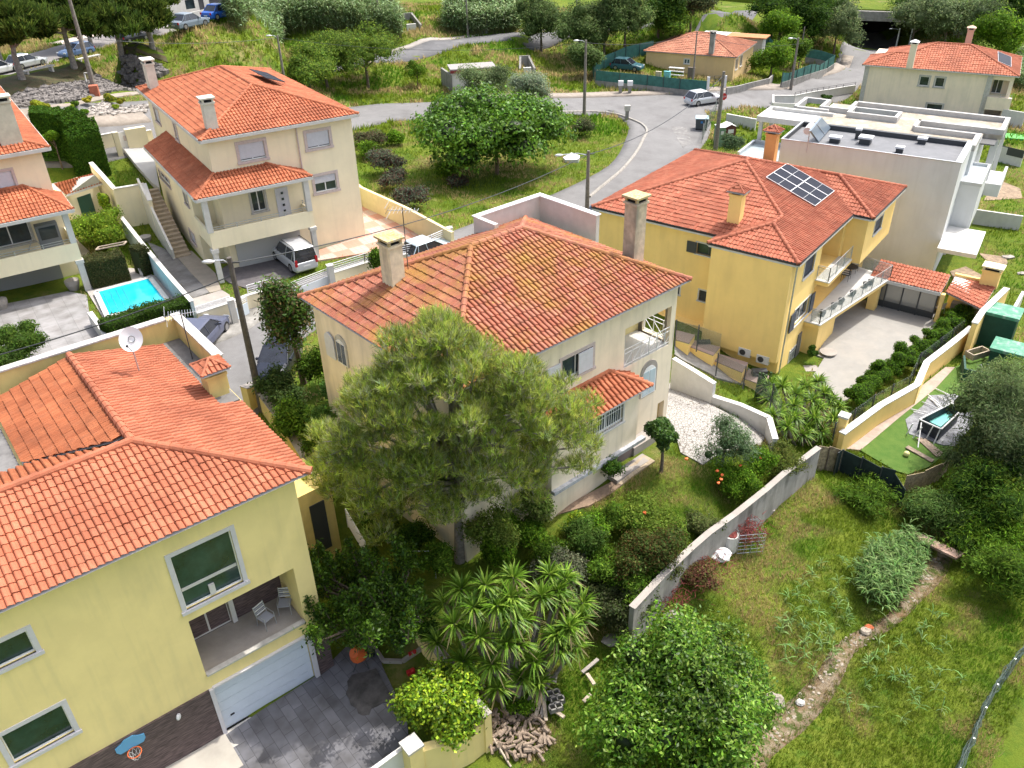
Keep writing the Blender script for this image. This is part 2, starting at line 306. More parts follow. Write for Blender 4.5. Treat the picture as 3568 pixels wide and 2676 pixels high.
def facet(poly, ea, eb, tile=.225, row=.38, amp=.035, step=.035, nu=6):
 "verts, quads, uv of a tiled convex roof facet; ea->eb is the eave direction"
 poly = [Vector(p) for p in poly]; ea = Vector(ea); eb = Vector(eb); u = (eb - ea).normalized()
 nrm = Vector((0, 0, 0))
 for i in range(len(poly)): nrm += (poly[i] - poly[0]).cross(poly[(i+1) % len(poly)] - poly[0])
 nrm.normalize()
 if nrm.z < 0: nrm = -nrm
 v = nrm.cross(u).normalized()
 if v.z < 0: v = -v
 uu = [(p - ea).dot(u) for p in poly]; vv = [(p - ea).dot(v) for p in poly]
 u0, u1, v0, v1 = min(uu), max(uu), min(vv), max(vv)
 k0, k1 = int(math.floor(u0 / tile)), int(math.ceil(u1 / tile)); us = np.arange(k0 * nu, k1 * nu + 1) / nu
 ph = us % 1.0
 wav = np.interp(ph, [0, .12, .3, .48, .62, .85, 1], [-1.25, .45, 1, .55, -.05, -.1, -1.25]) * amp
 nr = int(math.ceil((v1 - v0) / row)); VV = []; HH = []; RR = []
 for k in range(nr):
  a = v0 + k * row; VV += [a, a + row + .012]; HH += [step, 0.0]; RR += [k + .02, k + .98]
 VV = np.array(VV); HH = np.array(HH); RR = np.array(RR)
 rng = np.random.default_rng(abs(hash((round(u1, 2), round(v1, 2)))) % 9999)
 U, Vg = np.meshgrid(us, VV); H = wav[None, :] + HH[:, None]
 jit = rng.normal(0, .008, (nr, k1 - k0 + 1)); H += jit[np.repeat(np.arange(nr), 2)][:, np.minimum((np.arange(len(us)) // nu), k1 - k0)]
 b = np.array(ea); un_, vn, nn = np.array(u), np.array(v), np.array(nrm)
 pts = b + (U * tile)[..., None] * un_ + Vg[..., None] * vn + (H + .02)[..., None] * nn
 W = len(us); idx = np.arange(len(VV) * W).reshape(len(VV), W)
 F = np.stack([idx[:-1, :-1], idx[:-1, 1:], idx[1:, 1:], idx[1:, :-1]], -1).reshape(-1, 4)
 uvs = np.stack([U, np.broadcast_to(RR[:, None], U.shape)], -1).reshape(-1, 2)
 c = pts.reshape(-1, 3)[F].mean(1); keep = np.ones(len(F), bool); n = len(poly); cen = sum((np.array(p) for p in poly), np.zeros(3)) / n
 planes = []
 for i in range(n):
  a = np.array(poly[i]); bb = np.array(poly[(i+1) % n]); e = bb - a
  if np.linalg.norm(e) < 1e-4: continue
  pn = np.cross(e, nn); pn /= np.linalg.norm(pn)
  if (cen - a) @ pn > 0: pn = -pn
  keep &= ((c - a) @ pn) < .5
  planes.append((a, pn))
 F = F[keep]
 bm = bmesh.new(); P3 = pts.reshape(-1, 3); used = np.unique(F); mp = {int(i): bm.verts.new(P3[i]) for i in used}
 lay = bm.loops.layers.uv.new('UVMap')
 for q in F:
  try: fc = bm.faces.new([mp[int(i)] for i in q])
  except ValueError: continue
  for lp, i in zip(fc.loops, q): lp[lay].uv = uvs[i]
 for a, pn in planes:
  bmesh.ops.bisect_plane(bm, geom=bm.verts[:] + bm.edges[:] + bm.faces[:], plane_co=a + pn * .01, plane_no=pn, clear_outer=True, clear_inner=False)
 return bm
def ridgecap(mb, a, b, r=.11, seg=.42):
 a = Vector(a); b = Vector(b); d = b - a; L = d.length; n = max(1, int(L / seg)); d /= L
 x = d.cross(Vector((0, 0, 1))).normalized(); up = x.cross(d).normalized()
 for i in range(n):
  p = a + d * (L * i / n); q = a + d * (L * (i + 1) / n + .03); vs = []
  for pt, rr in ((p, r * 1.12), (q, r * .92)):
   for k in range(7):
    an = math.pi * (k / 6 * 1.16 - .08); vs.append(pt + rr * (math.cos(an) * x + math.sin(an) * up) + up * .02)
  mb.add(vs, [(k, k + 1, 8 + k, 7 + k) for k in range(6)] + [tuple(range(6, -1, -1))])
def make_roof(parent, facets, ridges, m, name='roof', tile=.225, row=.38, nu=6, capr=.11, under=None, capm=None, amp=.035, step=.035):
 "facets: list of (poly, eave_a, eave_b)"
 off = root_loc(parent); bmall = bmesh.new(); me = bpy.data.meshes.new(name)
 for poly, a, b in facets:
  bm = facet(poly, a, b, tile, row, nu=nu, amp=amp, step=step); t = bpy.data.meshes.new('t'); bm.to_mesh(t); bm.free(); bmall.from_mesh(t); bpy.data.meshes.remove(t)
 bmesh.ops.translate(bmall, verts=bmall.verts[:], vec=-off); bmall.to_mesh(me); bmall.free(); me.materials.append(m)
 o = bpy.data.objects.new(name, me); COL.objects.link(o); o.parent = parent
 mb = MB()
 for a, b in ridges: ridgecap(mb, a, b, capr)
 if ridges: mb.build('ridge_tiles', capm or m, o)
 mb = MB()
 for poly, a, b in facets:
  mb.add([(p[0], p[1], p[2] - .07) for p in poly], [tuple(range(len(poly)))])
 mb.build('soffit', under or M['white'], o)
 return o
def eaveband(parent, pts, m, w=.1, hgt=.14, dz=-.1, name='fascia'):
 mb = MB()
 for i in range(len(pts) - 1):
  a, b = pts[i], pts[i+1]; mb.bar((a[0], a[1], a[2] + dz), (b[0], b[1], b[2] + dz), w, hgt)
 return mb.build(name, m, parent)
def panel(mb, F, axis, c, u0, u1, z0, z1, holes=(), inward=1, mi=0, rmi=0):
 """wall sheet on plane axis=c with holes (u0,u1,z0,z1,depth); inward=+1 if the inside lies at larger axis value"""
 def pt(u, z, d=0):
  return F.p(u, c + d * inward, z) if axis == 't' else F.p(c + d * inward, u, z)
 us = sorted({u0, u1, *[x for hh in holes for x in hh[:2]]}); zs = sorted({z0, z1, *[x for hh in holes for x in hh[2:4]]})
 us = [u for u in us if u0 <= u <= u1]; zs = [z for z in zs if z0 <= z <= z1]
 for i in range(len(us) - 1):
  for j in range(len(zs) - 1):
   cu, cz = (us[i] + us[i+1]) / 2, (zs[j] + zs[j+1]) / 2
   if any(hh[0] < cu < hh[1] and hh[2] < cz < hh[3] for hh in holes): continue
   mb.add([pt(us[i], zs[j]), pt(us[i+1], zs[j]), pt(us[i+1], zs[j+1]), pt(us[i], zs[j+1])], [(0, 1, 2, 3)], mi)
 for hh in holes:
  a, b, c0, c1, d = hh[:5]
  A_, B_, C_, D_ = pt(a, c0), pt(b, c0), pt(b, c1), pt(a, c1); A2, B2, C2, D2 = pt(a, c0, d), pt(b, c0, d), pt(b, c1, d), pt(a, c1, d)
  mb.add([A_, B_, C_, D_, A2, B2, C2, D2], [(0, 1, 5, 4), (1, 2, 6, 5), (2, 3, 7, 6), (3, 0, 4, 7)], rmi)
  if len(hh) > 5 and hh[5] is not None: mb.add([A2, B2, C2, D2], [(0, 1, 2, 3)], hh[5])
def window(parent, F, axis, c, u0, u1, z0, z1, inward=1, depth=.16, surround=None, sw=.16, style='shutter', fm=None, gm=None, sm=None, mull=1, bars=0, name='window', label=None, shut=1.0):
 """window built into a hole: outer surround, frame, panes and roller shutter"""
 fm = fm or M['whitemetal']; gm = gm or M['glass']
 def bx(mb, ua, ub, za, zb, d0, d1):
  if axis == 't': P4 = [F.p(ua, c + d0 * inward), F.p(ub, c + d0 * inward), F.p(ub, c + d1 * inward), F.p(ua, c + d1 * inward)]
  else: P4 = [F.p(c + d0 * inward, ua), F.p(c + d0 * inward, ub), F.p(c + d1 * inward, ub), F.p(c + d1 * inward, ua)]
  mb.prism([q[:2] for q in P4], za, zb)
 fw = .06
 mb = MB()
 bx(mb, u0, u1, z0, z0 + fw, depth - .06, depth); bx(mb, u0, u1, z1 - fw, z1, depth - .06, depth)
 for k in range(mull + 2):
  uc = u0 + (u1 - u0) * k / (mull + 1); a = max(u0, uc - fw * .6); b = min(u1, uc + fw * .6); bx(mb, a, b, z0 + fw, z1 - fw, depth - .055, depth - .002)
 w_ = mb.build(name, fm, parent)
 if label: w_['label'] = label
 g = MB(); bx(g, u0 + .01, u1 - .01, z0 + .01, z1 - .01, depth - .03, depth - .015); g.build('pane', gm, w_)
 if surround:
  s_ = MB(); bx(s_, u0 - sw, u1 + sw, z1, z1 + sw, -.035, .05); bx(s_, u0 - sw, u0, z0, z1, -.035, .05); bx(s_, u1, u1 + sw, z0, z1, -.035, .05); bx(s_, u0 - sw - .04, u1 + sw + .04, z0 - sw * .8, z0, -.09, .05)
  s_.build('surround', surround, w_)
 if style == 'shutter':
  zt = z1; zb = z1 - (z1 - z0) * shut; r = MB(); n = max(3, int((zt - zb) / .07))
  for k in range(n):
   a = zb + (zt - zb) * k / n; bx(r, u0 + .02, u1 - .02, a, a + (zt - zb) / n - .012, depth - .11, depth - .085)
  bx(r, u0 + .02, u1 - .02, zb, zt, depth - .085, depth - .075)
  r.build('roller_shutter', sm or M['shutter'], w_)
 if bars:
  r = MB(); n = bars
  for k in range(1, n):
   uc = u0 + (u1 - u0) * k / n; bx(r, uc - .012, uc + .012, z0, z1, .0, .025)
  for zz in (z0 + .2 * (z1 - z0), z0 + .8 * (z1 - z0)): bx(r, u0, u1, zz - .012, zz + .012, -.01, -.001)
  r.build('grille', fm, w_)
 return w_
def rect_px(F, axis, c, pts):
 "pixel corners -> (u0,u1,z0,z1)"
 rr = [(F.onT(q, c) if axis == 't' else F.onS(q, c)) for q in pts]; us = sorted(r[0] for r in rr); zs = sorted(r[1] for r in rr); k = len(rr) // 2
 return sum(us[:k]) / k, sum(us[-k:]) / k, sum(zs[:k]) / k, sum(zs[-k:]) / k
def chimney(parent, F, s, t, z0, z1, a, b, m, cap='slab', capm=None, name='chimney', rm=None):
 mb = MB(); c = F.p(s, t)
 mb.box((c[0], c[1], (z0 + z1) / 2), (a, b, z1 - z0), F.a)
 mb.box((c[0], c[1], z1 - .06), (a + .14, b + .14, .1), F.a)
 ch = mb.build(name, m, parent)
 mb = MB(); cm = capm or m
 for i in (-1, 1):
  for j in (-1, 1):
   q = F.p(s + i * (a / 2 - .05), t + j * (b / 2 - .05)); mb.box((q[0], q[1], z1 + .1), (.12, .12, .22), F.a)
 if cap == 'slab':
  mb.box((c[0], c[1], z1 + .25), (a + .25, b + .25, .09), F.a)
  mb.build('cap', cm, ch)
 elif cap == 'pyramid':
  v = [F.p(s + i * (a / 2 + .16), t + j * (b / 2 + .16), z1 + .2) for i, j in ((-1, -1), (1, -1), (1, 1), (-1, 1))] + [F.p(s, t, z1 + .48)]
  mb.add(v, [(0, 1, 4), (1, 2, 4), (2, 3, 4), (3, 0, 4), (3, 2, 1, 0)]); mb.build('cap', cm, ch)
 elif cap == 'tiles':
  v = [F.p(s + i * (a / 2 + .2), t + j * (b / 2 + .2), z1 + .2) for i, j in ((-1, -1), (1, -1), (1, 1), (-1, 1))]; ap = F.p(s, t, z1 + .55)
  fs = [([v[i], v[(i+1) % 4], ap], v[i], v[(i+1) % 4]) for i in range(4)]
  mb.build('cap_posts', m, ch)
  make_roof(ch, fs, [(v[i], ap) for i in range(4)], rm, name='tiled_cap', nu=5, capr=.06, row=.3, tile=.2)
 g = MB(); g.box((c[0], c[1], z1 + .02), (a - .1, b - .1, .1), F.a); g.build('flue', M['dark'], ch)
 return ch
def railing(parent, pts, hgt=1.0, m=None, nrail=4, r=.02, post=1.2, name='railing', style='h', base=0):
 m = m or M['whitemetal']; mb = MB()
 for i in range(len(pts) - 1):
  a, b = Vector(pts[i]), Vector(pts[i+1]); L = (b - a).length; n = max(1, round(L / post))
  for k in range(nrail):
   z = base + (hgt - base) * (k + 1) / nrail; mb.bar(a + Vector((0, 0, z)), b + Vector((0, 0, z)), r * 1.6, r * 1.6)
  for k in range(n + 1):
   q = a + (b - a) * k / n; mb.bar(q, q + Vector((0, 0, hgt)), r * 2.2)
   if style == 'x' and k < n:
    q2 = a + (b - a) * (k + 1) / n; mb.bar(q + Vector((0, 0, .1)), q2 + Vector((0, 0, hgt - .25)), r * 1.4)
  if style == 'v':
   nn = int(L / .13)
   for k in range(nn): q = a + (b - a) * (k + .5) / nn; mb.bar(q + Vector((0, 0, base)), q + Vector((0, 0, hgt)), r)
 return mb.build(name, m, parent)
def drape(name, pts, m, off=.05, cell=1.5, kind='structure', parent=None, skirt=.0, flat=None):
 "thin sheet following the terrain inside polygon pts (world xy)"
 bm = bmesh.new(); vs = [bm.verts.new((p[0], p[1], 0)) for p in pts]; bm.faces.new(vs); bmesh.ops.triangulate(bm, faces=bm.faces[:])
 xs = [p[0] for p in pts]; ys = [p[1] for p in pts]
 if flat is None:
  for ax, lo, hi in ((0, min(xs), max(xs)), (1, min(ys), max(ys))):
   k = math.floor(lo / cell)
   while k * cell < hi:
    co = [0, 0, 0]; no = [0, 0, 0]; co[ax] = k * cell; no[ax] = 1
    bmesh.ops.bisect_plane(bm, geom=bm.verts[:] + bm.edges[:] + bm.faces[:], plane_co=co, plane_no=no); k += 1
 V = np.array([v.co[:] for v in bm.verts]); Z = hN(V[:, 0], V[:, 1]) + off if flat is None else np.full(len(V), flat + off)
 for v, z in zip(bm.verts, Z): v.co.z = z
 for f in bm.faces:
  f.normal_update()
  if f.normal.z < 0: f.normal_flip()
 be = [e for e in bm.edges if e.is_boundary]
 ret = bmesh.ops.extrude_edge_only(bm, edges=be)
 for v in [g for g in ret['geom'] if isinstance(g, bmesh.types.BMVert)]: v.co.z -= .35 + skirt
 me = bpy.data.meshes.new(name); bm.to_mesh(me); bm.free(); me.materials.append(m)
 o = bpy.data.objects.new(name, me); COL.objects.link(o)
 if parent: o.parent = parent
 elif kind: o['kind'] = kind
 return o
def smoothline(pts, n=6):
 "Catmull-Rom through xy(z) points"
 out = []; P_ = [np.array(p, float) for p in pts]
 for i in range(len(P_) - 1):
  p0, p1, p2, p3 = P_[max(i-1, 0)], P_[i], P_[i+1], P_[min(i+2, len(P_)-1)]
  for k in range(n):
   t = k / n; out.append(.5 * ((2*p1) + (-p0+p2)*t + (2*p0-5*p1+4*p2-p3)*t*t + (-p0+3*p1-3*p2+p3)*t**3))
 out.append(P_[-1]); return [tuple(map(float, p)) for p in out]
def fwall(name, label, pts, ht, th, m, capm=None, cap=.0, cat='wall', group=None, base=None, top=None, sub=None):
 "garden wall along world xy points, following the ground; top: list of absolute heights"
 t = thing(name, label, cat, (pts[0][0], pts[0][1], h(*pts[0][:2])), group); mb = MB(); mc = MB()
 for i in range(len(pts) - 1):
  a, b = pts[i][:2], pts[i+1][:2]; dx, dy = b[0]-a[0], b[1]-a[1]; L = math.hypot(dx, dy); nx, ny = -dy/L*th/2, dx/L*th/2
  za, zb = (top[i], top[i+1]) if top else (h(*a) + ht, h(*b) + ht); lo = min(h(*a), h(*b), za - ht, zb - ht) - .6
  ex = dx / L * th / 2, dy / L * th / 2
  q = [(a[0]+nx-ex[0]*(i > 0), a[1]+ny-ex[1]*(i > 0)), (a[0]-nx-ex[0]*(i > 0), a[1]-ny-ex[1]*(i > 0)), (b[0]-nx, b[1]-ny), (b[0]+nx, b[1]+ny)]
  mb.prism(q, [lo]*4, [za, za, zb, zb])
  if cap:
   k = (th / 2 + .04) / (th / 2); q2 = [(a[0]+nx*k, a[1]+ny*k), (a[0]-nx*k, a[1]-ny*k), (b[0]-nx*k, b[1]-ny*k), (b[0]+nx*k, b[1]+ny*k)]
   mc.prism(q2, [za+.002, za+.002, zb+.002, zb+.002], [za+cap, za+cap, zb+cap, zb+cap])
 mb.build('wall_body', m, t)
 if cap: mc.build('coping', capm or M['white'], t)
 return t
# -- houses
RM3 = roofmat('old_clay_tiles_with_lichen', (0.361, 0.107, 0.060), (0.473, 0.198, 0.129), lich=.62, grime=.7, lcol=(.33, .18, .035))
RM1 = roofmat('salmon_clay_tiles', (0.430, 0.130, 0.065), (0.516, 0.188, 0.103), grime=.35)
RM1b = roofmat('orange_clay_tiles', (0.344, 0.101, 0.039), (0.430, 0.144, 0.060), grime=.3)
RM2 = roofmat('bright_clay_tiles', (0.430, 0.125, 0.056), (0.516, 0.183, 0.090), grime=.3)
RM4 = roofmat('red_clay_tiles', (0.387, 0.106, 0.056), (0.482, 0.174, 0.099), grime=.35)
SC3 = mat('cream_render_weathered', (.84, .73, .56), .85, var=.04, scale=1.2, bump=.1, stain=(.7, .5, (.45, .4, .3)))
SC2 = mat('cream_render', (.84, .75, .53), .85, var=.03, scale=1, bump=.08, stain=(.8, .2, (.5, .46, .33)))
SC1 = mat('olive_yellow_render', (.86, .7, .31), .85, var=.035, scale=.9, bump=.08, stain=(.8, .25, (.42, .38, .2)))
SC1w = mat('ochre_wall_render', (.66, .53, .2), .85, var=.06, scale=1.5, bump=.1, stain=(1.2, .5, (.4, .3, .12)))
SC4 = mat('warm_yellow_render', (.97, .69, .25), .85, var=.03, scale=.8, bump=.08, stain=(.8, .2, (.6, .42, .17)))
SC5 = mat('grey_white_render', (.62, .625, .62), .85, var=.03, scale=.7, bump=.06, stain=(.6, .25, (.4, .39, .37)))
SC6 = mat('pale_cream_render', (.88, .75, .58), .85, var=.04, scale=.7, stain=(.7, .3, (.45, .43, .33)))
SC7 = mat('peach_render', (.68, .48, .24), .85, var=.05, scale=.7, stain=(.6, .3, (.5, .36, .2)))
BRN = bpy.data.materials.new('brown_stone_cladding'); BRN.use_nodes = True
_n = BRN.node_tree.nodes; _l = BRN.node_tree.links; _b = _n['Principled BSDF']; _tc = _n.new('ShaderNodeTexCoord'); _mp = _n.new('ShaderNodeMapping'); _mp.inputs['Rotation'].default_value = (math.pi / 2, 0, 0)
_bk = _n.new('ShaderNodeTexNoise'); _bk.inputs['Scale'].default_value = 2; _mp.inputs['Scale'].default_value = (1.5, 1.5, 14)
_mp.inputs['Rotation'].default_value = (0, 0, 0); _l.new(_tc.outputs['Object'], _mp.inputs[0]); _l.new(_mp.outputs[0], _bk.inputs['Vector']); _bk.inputs['Detail'].default_value = 6
_cr = _n.new('ShaderNodeValToRGB'); _cr.color_ramp.elements[0].position = .35; _cr.color_ramp.elements[1].position = .7; _cr.color_ramp.elements[0].color = (.05, .035, .035, 1); _cr.color_ramp.elements[1].color = (.17, .12, .115, 1)
_l.new(_bk.outputs['Fac'], _cr.inputs[0]); _l.new(_cr.outputs[0], _b.inputs['Base Color']); _b.inputs['Roughness'].default_value = .8
_bp = _n.new('ShaderNodeBump'); _bp.inputs['Strength'].default_value = .4; _l.new(_bk.outputs['Fac'], _bp.inputs['Height']); _l.new(_bp.outputs[0], _b.inputs['Normal'])
def body(parent, F, s0, s1, t0, t1, z0, z1, m, holes=None, name='wall', top=True, mats=None, z0s=None):
 """four wall sheets; holes = {'s0': [...], 't0': [...], ...}"""
 holes = holes or {}; mb = MB(); mats = mats or [m]
 panel(mb, F, 't', t0, s0, s1, z0, z1, holes.get('t0', ()), 1); panel(mb, F, 't', t1, s0, s1, z0, z1, holes.get('t1', ()), -1)
 panel(mb, F, 's', s0, t0, t1, z0, z1, holes.get('s0', ()), 1); panel(mb, F, 's', s1, t0, t1, z0, z1, holes.get('s1', ()), -1)
 if top: mb.add([F.p(s0, t0, z1), F.p(s1, t0, z1), F.p(s1, t1, z1), F.p(s0, t1, z1)], [(0, 1, 2, 3)])
 return mb.build(name, mats, parent)
def fbox(mb, F, s0, s1, t0, t1, z0, z1, mi=0): mb.prism([F.p(s0, t0)[:2], F.p(s1, t0)[:2], F.p(s1, t1)[:2], F.p(s0, t1)[:2]], z0, z1, mi); return mb
def part(name, parent, F, boxes, m, **k):
 mb = MB()
 for b in boxes: fbox(mb, F, *b)
 return mb.build(name, m, parent, **k)
# ================= H3: the cream house in the middle
F3 = Frame(('s', 1580, 1373), ('s', 2408.7, 974.3), 7.2)
H3 = thing('cream_house', 'cream house with lichen-covered tiled roof and two chimneys behind the big pine', 'house', F3.p(7, 5.7, -1.2))
ze = 7.2; N_, R_, RB, LB = F3.p(0, 0, ze), F3.p(14.2, 0, ze), F3.p(14.2, 11.4, ze), F3.p(0, 11.4, ze); A_ = F3.p(5.7, 5.7, 9.7); B_ = F3.p(8.7, 5.7, 9.7)
make_roof(H3, [([N_, R_, B_, A_], N_, R_), ([LB, N_, A_], LB, N_), ([R_, RB, B_], R_, RB), ([RB, LB, A_, B_], RB, LB)], [(N_, A_), (R_, B_), (LB, A_), (RB, B_), (A_, B_)], RM3, nu=8, capr=.13, tile=.235, row=.4, amp=.045, step=.045)
w1 = (7.0, 7.98, 4.87, 5.88); ww = (6.1, 7.98, 4.87, 5.95)
lg = (10.15, 13.45, 3.86, 5.95)
body(H3, F3, .4, 13.8, .4, 11, -2.4, 7.25, SC3, {'t0': [(*ww, .16), (*lg, .22), (13.0, 13.5, -.9, .6, .3, 1), (11.5, 12.6, 1.5, 2.8, .16)], 's1': [(.85, 2.2, 3.9, 5.95, .22)], 's0': []}, mats=[SC3, mat('ochre_inner_wall', (.55, .4, .15), .85)])
part('loggia_wall', H3, F3, [(10.0, 10.14, .63, 2.6, 3.7, 6.2), (10.14, 13.57, 2.45, 2.6, 3.7, 6.2), (10.14, 13.57, .63, 2.45, 6.0, 6.15)], mat('loggia_yellow_render', (.74, .62, .3), .85, var=.03))
part('loggia_floor', H3, F3, [(10.16, 13.44, .41, 2.44, 3.7, 3.875)], M['white'])
window(H3, F3, 's', 10.14, .95, 1.7, 3.95, 5.75, inward=-1, depth=-.001 + .05, style='shutter', name='loggia_door')
def xrail(parent, F, pts, z, m=M['whitemetal'], hgt=.95, name='railing', lab=None):
 r = railing(parent, [F.p(s, t, z) for s, t in pts], hgt, m, nrail=1, post=.62, style='x', name=name, r=.018); mb = MB()
 for i in range(len(pts) - 1):
  a, b = F.p(*pts[i], z + .12), F.p(*pts[i+1], z + .12); mb.bar(a, b, .03); a, b = F.p(*pts[i], z + hgt - .22), F.p(*pts[i+1], z + hgt - .22); mb.bar(a, b, .03)
 mb.build('lower_rail', m, r); return r
xrail(H3, F3, [(10.2, .42), (13.72, .42), (13.72, 2.2)], 3.88)
window(H3, F3, 't', .4, *ww, surround=M['pinkstone'], style='none', mull=1)
part('shutter', H3, F3, [(7.05, 7.94, .3, .36, 4.9, 5.92)], M['shutter'])
part('shutter', H3, F3, [(5.1, 5.95, .3, .36, 4.9, 5.92)], M['shutter'])
def arch(parent, F, axis, c, u0, u1, z0, zs, inward=1, m=M['whitemetal'], gm=M['glass'], sur=M['stone'], shut=None, name='arched_window', fill=None):
 "arched window: straight to zs, then a half round"
 r = (u1 - u0) / 2; uc = (u0 + u1) / 2; n = 12
 def P3_(u, z, d): return F.p(u, c + d * inward, z) if axis == 't' else F.p(c + d * inward, u, z)
 out = [(u0, z0), (u1, z0)] + [(uc + r * math.cos(math.pi * k / n), zs + r * math.sin(math.pi * k / n)) for k in range(n + 1)]
 def plate(mb, scale, d0, d1):
  q = [(uc + (u - uc) * scale, z0 + (z - z0) * (1 + (scale - 1) * .8) - (0 if scale < 1 else .0)) for u, z in out]; k = len(q)
  mb.add([P3_(u, z, d0) for u, z in q] + [P3_(u, z, d1) for u, z in q], [tuple(range(k)), tuple(range(2*k - 1, k - 1, -1))] + [(i, (i+1) % k, k + (i+1) % k, k + i) for i in range(k)])
 mb = MB(); plate(mb, 1.22, -.05, .02); o = mb.build(name, sur, parent)
 mb = MB(); plate(mb, 1.0, -.07, -.051); mb.build('frame', m, o)
 mb = MB()
 for a, b in ((u0 + .06, uc - .03), (uc + .03, u1 - .06)):
  q = [P3_(a, z0 + .07, -.085), P3_(b, z0 + .07, -.085), P3_(b, zs + r * .5, -.085), P3_(a, zs + r * .5, -.085), P3_(a, z0 + .07, -.072), P3_(b, z0 + .07, -.072), P3_(b, zs + r * .5, -.072), P3_(a, zs + r * .5, -.072)]
  mb.add(q, [(0, 1, 2, 3), (7, 6, 5, 4), (0, 4, 5, 1), (1, 5, 6, 2), (2, 6, 7, 3), (3, 7, 4, 0)])
 mb.build('pane', gm, o)
 if shut:
  for s0, s1 in shut:
   mb = MB(); r2 = (s1 - s0) / 2; c2 = (s0 + s1) / 2; q = [(s0, z0), (s1, z0)] + [(c2 + r2 * math.cos(math.pi * k / n), zs + r2 * math.sin(math.pi * k / n)) for k in range(n + 1)]; k = len(q)
   mb.add([P3_(u, z, -.11) for u, z in q] + [P3_(u, z, -.05) for u, z in q], [tuple(range(k)), tuple(range(2*k - 1, k - 1, -1))] + [(i, (i+1) % k, k + (i+1) % k, k + i) for i in range(k)]); mb.build('shutter', M['shutter'], o)
 return o
arch(H3, F3, 's', .4, 8.42, 9.2, 4.55, 5.45, shut=[(9.35, 10.15)], fill=1)
arch(H3, F3, 't', .4, 11.55, 12.55, 1.6, 2.75, gm=mat('pale_curtain_glass', (.45, .55, .6), .2), sur=M['conclight'])
zb = 3.35; b0, b1 = 4.6, 10.25
body(H3, F3, b0, b1, -.55, .4, .25, zb + .05, SC3, {'t0': [(7.0, 9.15, 1.85, 2.85, .16)]}, name='bay_wall')
window(H3, F3, 't', -.55, 7.0, 9.15, 1.85, 2.85, surround=M['white'], sw=.1, style='none', mull=1, bars=14)
a, b, c, d = F3.p(b0 - .4, -.98, zb), F3.p(b1 + .4, -.98, zb), F3.p(b1 - 1.1, .4, 4.15), F3.p(b0 - .4, .4, 4.15); e_ = F3.p(b1 + .4, .4, zb + .1)
make_roof(H3, [([a, b, c, d], a, b), ([b, e_, c], b, e_)], [(b, c), (c, d)], RM2, nu=8, name='bay_roof', tile=.27, row=.42, amp=.05, step=.045)
part('marble_band', H3, F3, [(b0, b1 + .5, -.75, -.5, .08, .26)], mat('grey_marble', (.42, .43, .46), .4, var=.3, scale=5))
part('plinth', H3, F3, [(b0, 8.4, -.5, .4, -2.2, .07)], SC3)
part('basement_opening', H3, F3, [(8.5, 10.6, -.2, .39, -1.4, .1)], mat('dim_pink_wall', (.2, .16, .15), .9))
part('step', H3, F3, [(8.4, 10.9, -1.1, -.5, -1.6, -.95), (10.5, 13.5, -.3, .39, -1.6, -.55)], M['conclight'])
part('terrace_parapet', H3, F3, [(10.4, 15.2, 11.05, 11.3, 4.5, 8.3), (14.95, 15.2, 6.8, 11.05, 4.5, 8.3), (10.4, 10.65, 9.6, 11.05, 4.5, 8.3)], M['white'])
part('parapet_coping', H3, F3, [(10.34, 15.26, 10.99, 11.36, 8.3, 8.36), (14.89, 15.26, 6.74, 10.99, 8.3, 8.36)], mat('bright_coping', (.66, .66, .66), .6))
old = mat('old_chimney_render', (.7, .62, .44), .9, var=.12, scale=3, stain=(1.5, .8, (.25, .22, .17)), bump=.2); lichcap = mat('lichen_cap', (.5, .36, .08), .9, col2=(.42, .4, .33), scale=9, bump=.4)
chimney(H3, F3, 2.75, 7.55, 7.9, 10.2, .68, .8, old, capm=lichcap); c2 = F3.loc(('z7', 1130, 400), 9.3)
chimney(H3, F3, 13.2, 2.75, 6.9, 10.6, .72, .72, mat('bare_chimney_render', (.55, .47, .36), .9, var=.2, scale=2.5, stain=(1.3, .7, (.2, .2, .17)), bump=.3), capm=lichcap)
# ================= H4: yellow house on the right
F4 = Frame(('s', 2784, 921.6), ('s', 2971.8, 748.6), 4.0)
H4 = thing('yellow_house', 'warm yellow three-storey house with red hipped roof and solar panels', 'house', F4.p(8, 7, -4))
z = 4.0; k = .33; p = F4.p
n0, L0, Lr, Rr, r1, r1b, r2 = p(0, 0, z), p(1.4, 5.7, z), p(1.4, 14.9, z), p(16.8, 14.9, z), p(9.5, 0, z), p(9.5, -1.3, z), p(16.8, -1.3, z)
ap = p(8.85, 7.45, z + k * 7.45); ap2 = p(9.35, 7.45, z + k * 7.45)
sm = p(2.85, 2.85, z + k * 2.85); sm2 = p(4.25, 2.85, z + k * 2.85); ext = p(13.15, 2.35, z + k * 3.65); exm = p(13.15, 3.65, z + k * 3.65)
pf = p(0, 5.7, z); v1 = p(1.4, 5.7, z)
f4 = [([n0, r1, p(9.5, 0, z), ap2, ap, sm2, sm], n0, r1), ([p(16.8, 0, z), p(16.8, 14.9, z), ap2], p(16.8, 0, z), p(16.8, 14.9, z)), ([p(16.8, 14.9, z), Lr, ap, ap2], p(16.8, 14.9, z), Lr),
      ([Lr, p(1.4, 2.8, z - .02), sm2, ap], Lr, p(1.4, 2.8, z)), ([pf, n0, sm], pf, n0), ([p(4.25, 5.7 - 2.85, z + .95), pf, sm], p(3.9, 5.7, z), pf)]
f4[0] = ([n0, p(4.25, 0, z), sm2, sm], n0, r1); f4.append(([p(4.25, 0, z), p(16.8, 0, z), ap2, ap, sm2], n0, r1))
f4[5] = ([p(1.4, 5.7, z), pf, sm, sm2], p(1.4, 5.7, z), pf)
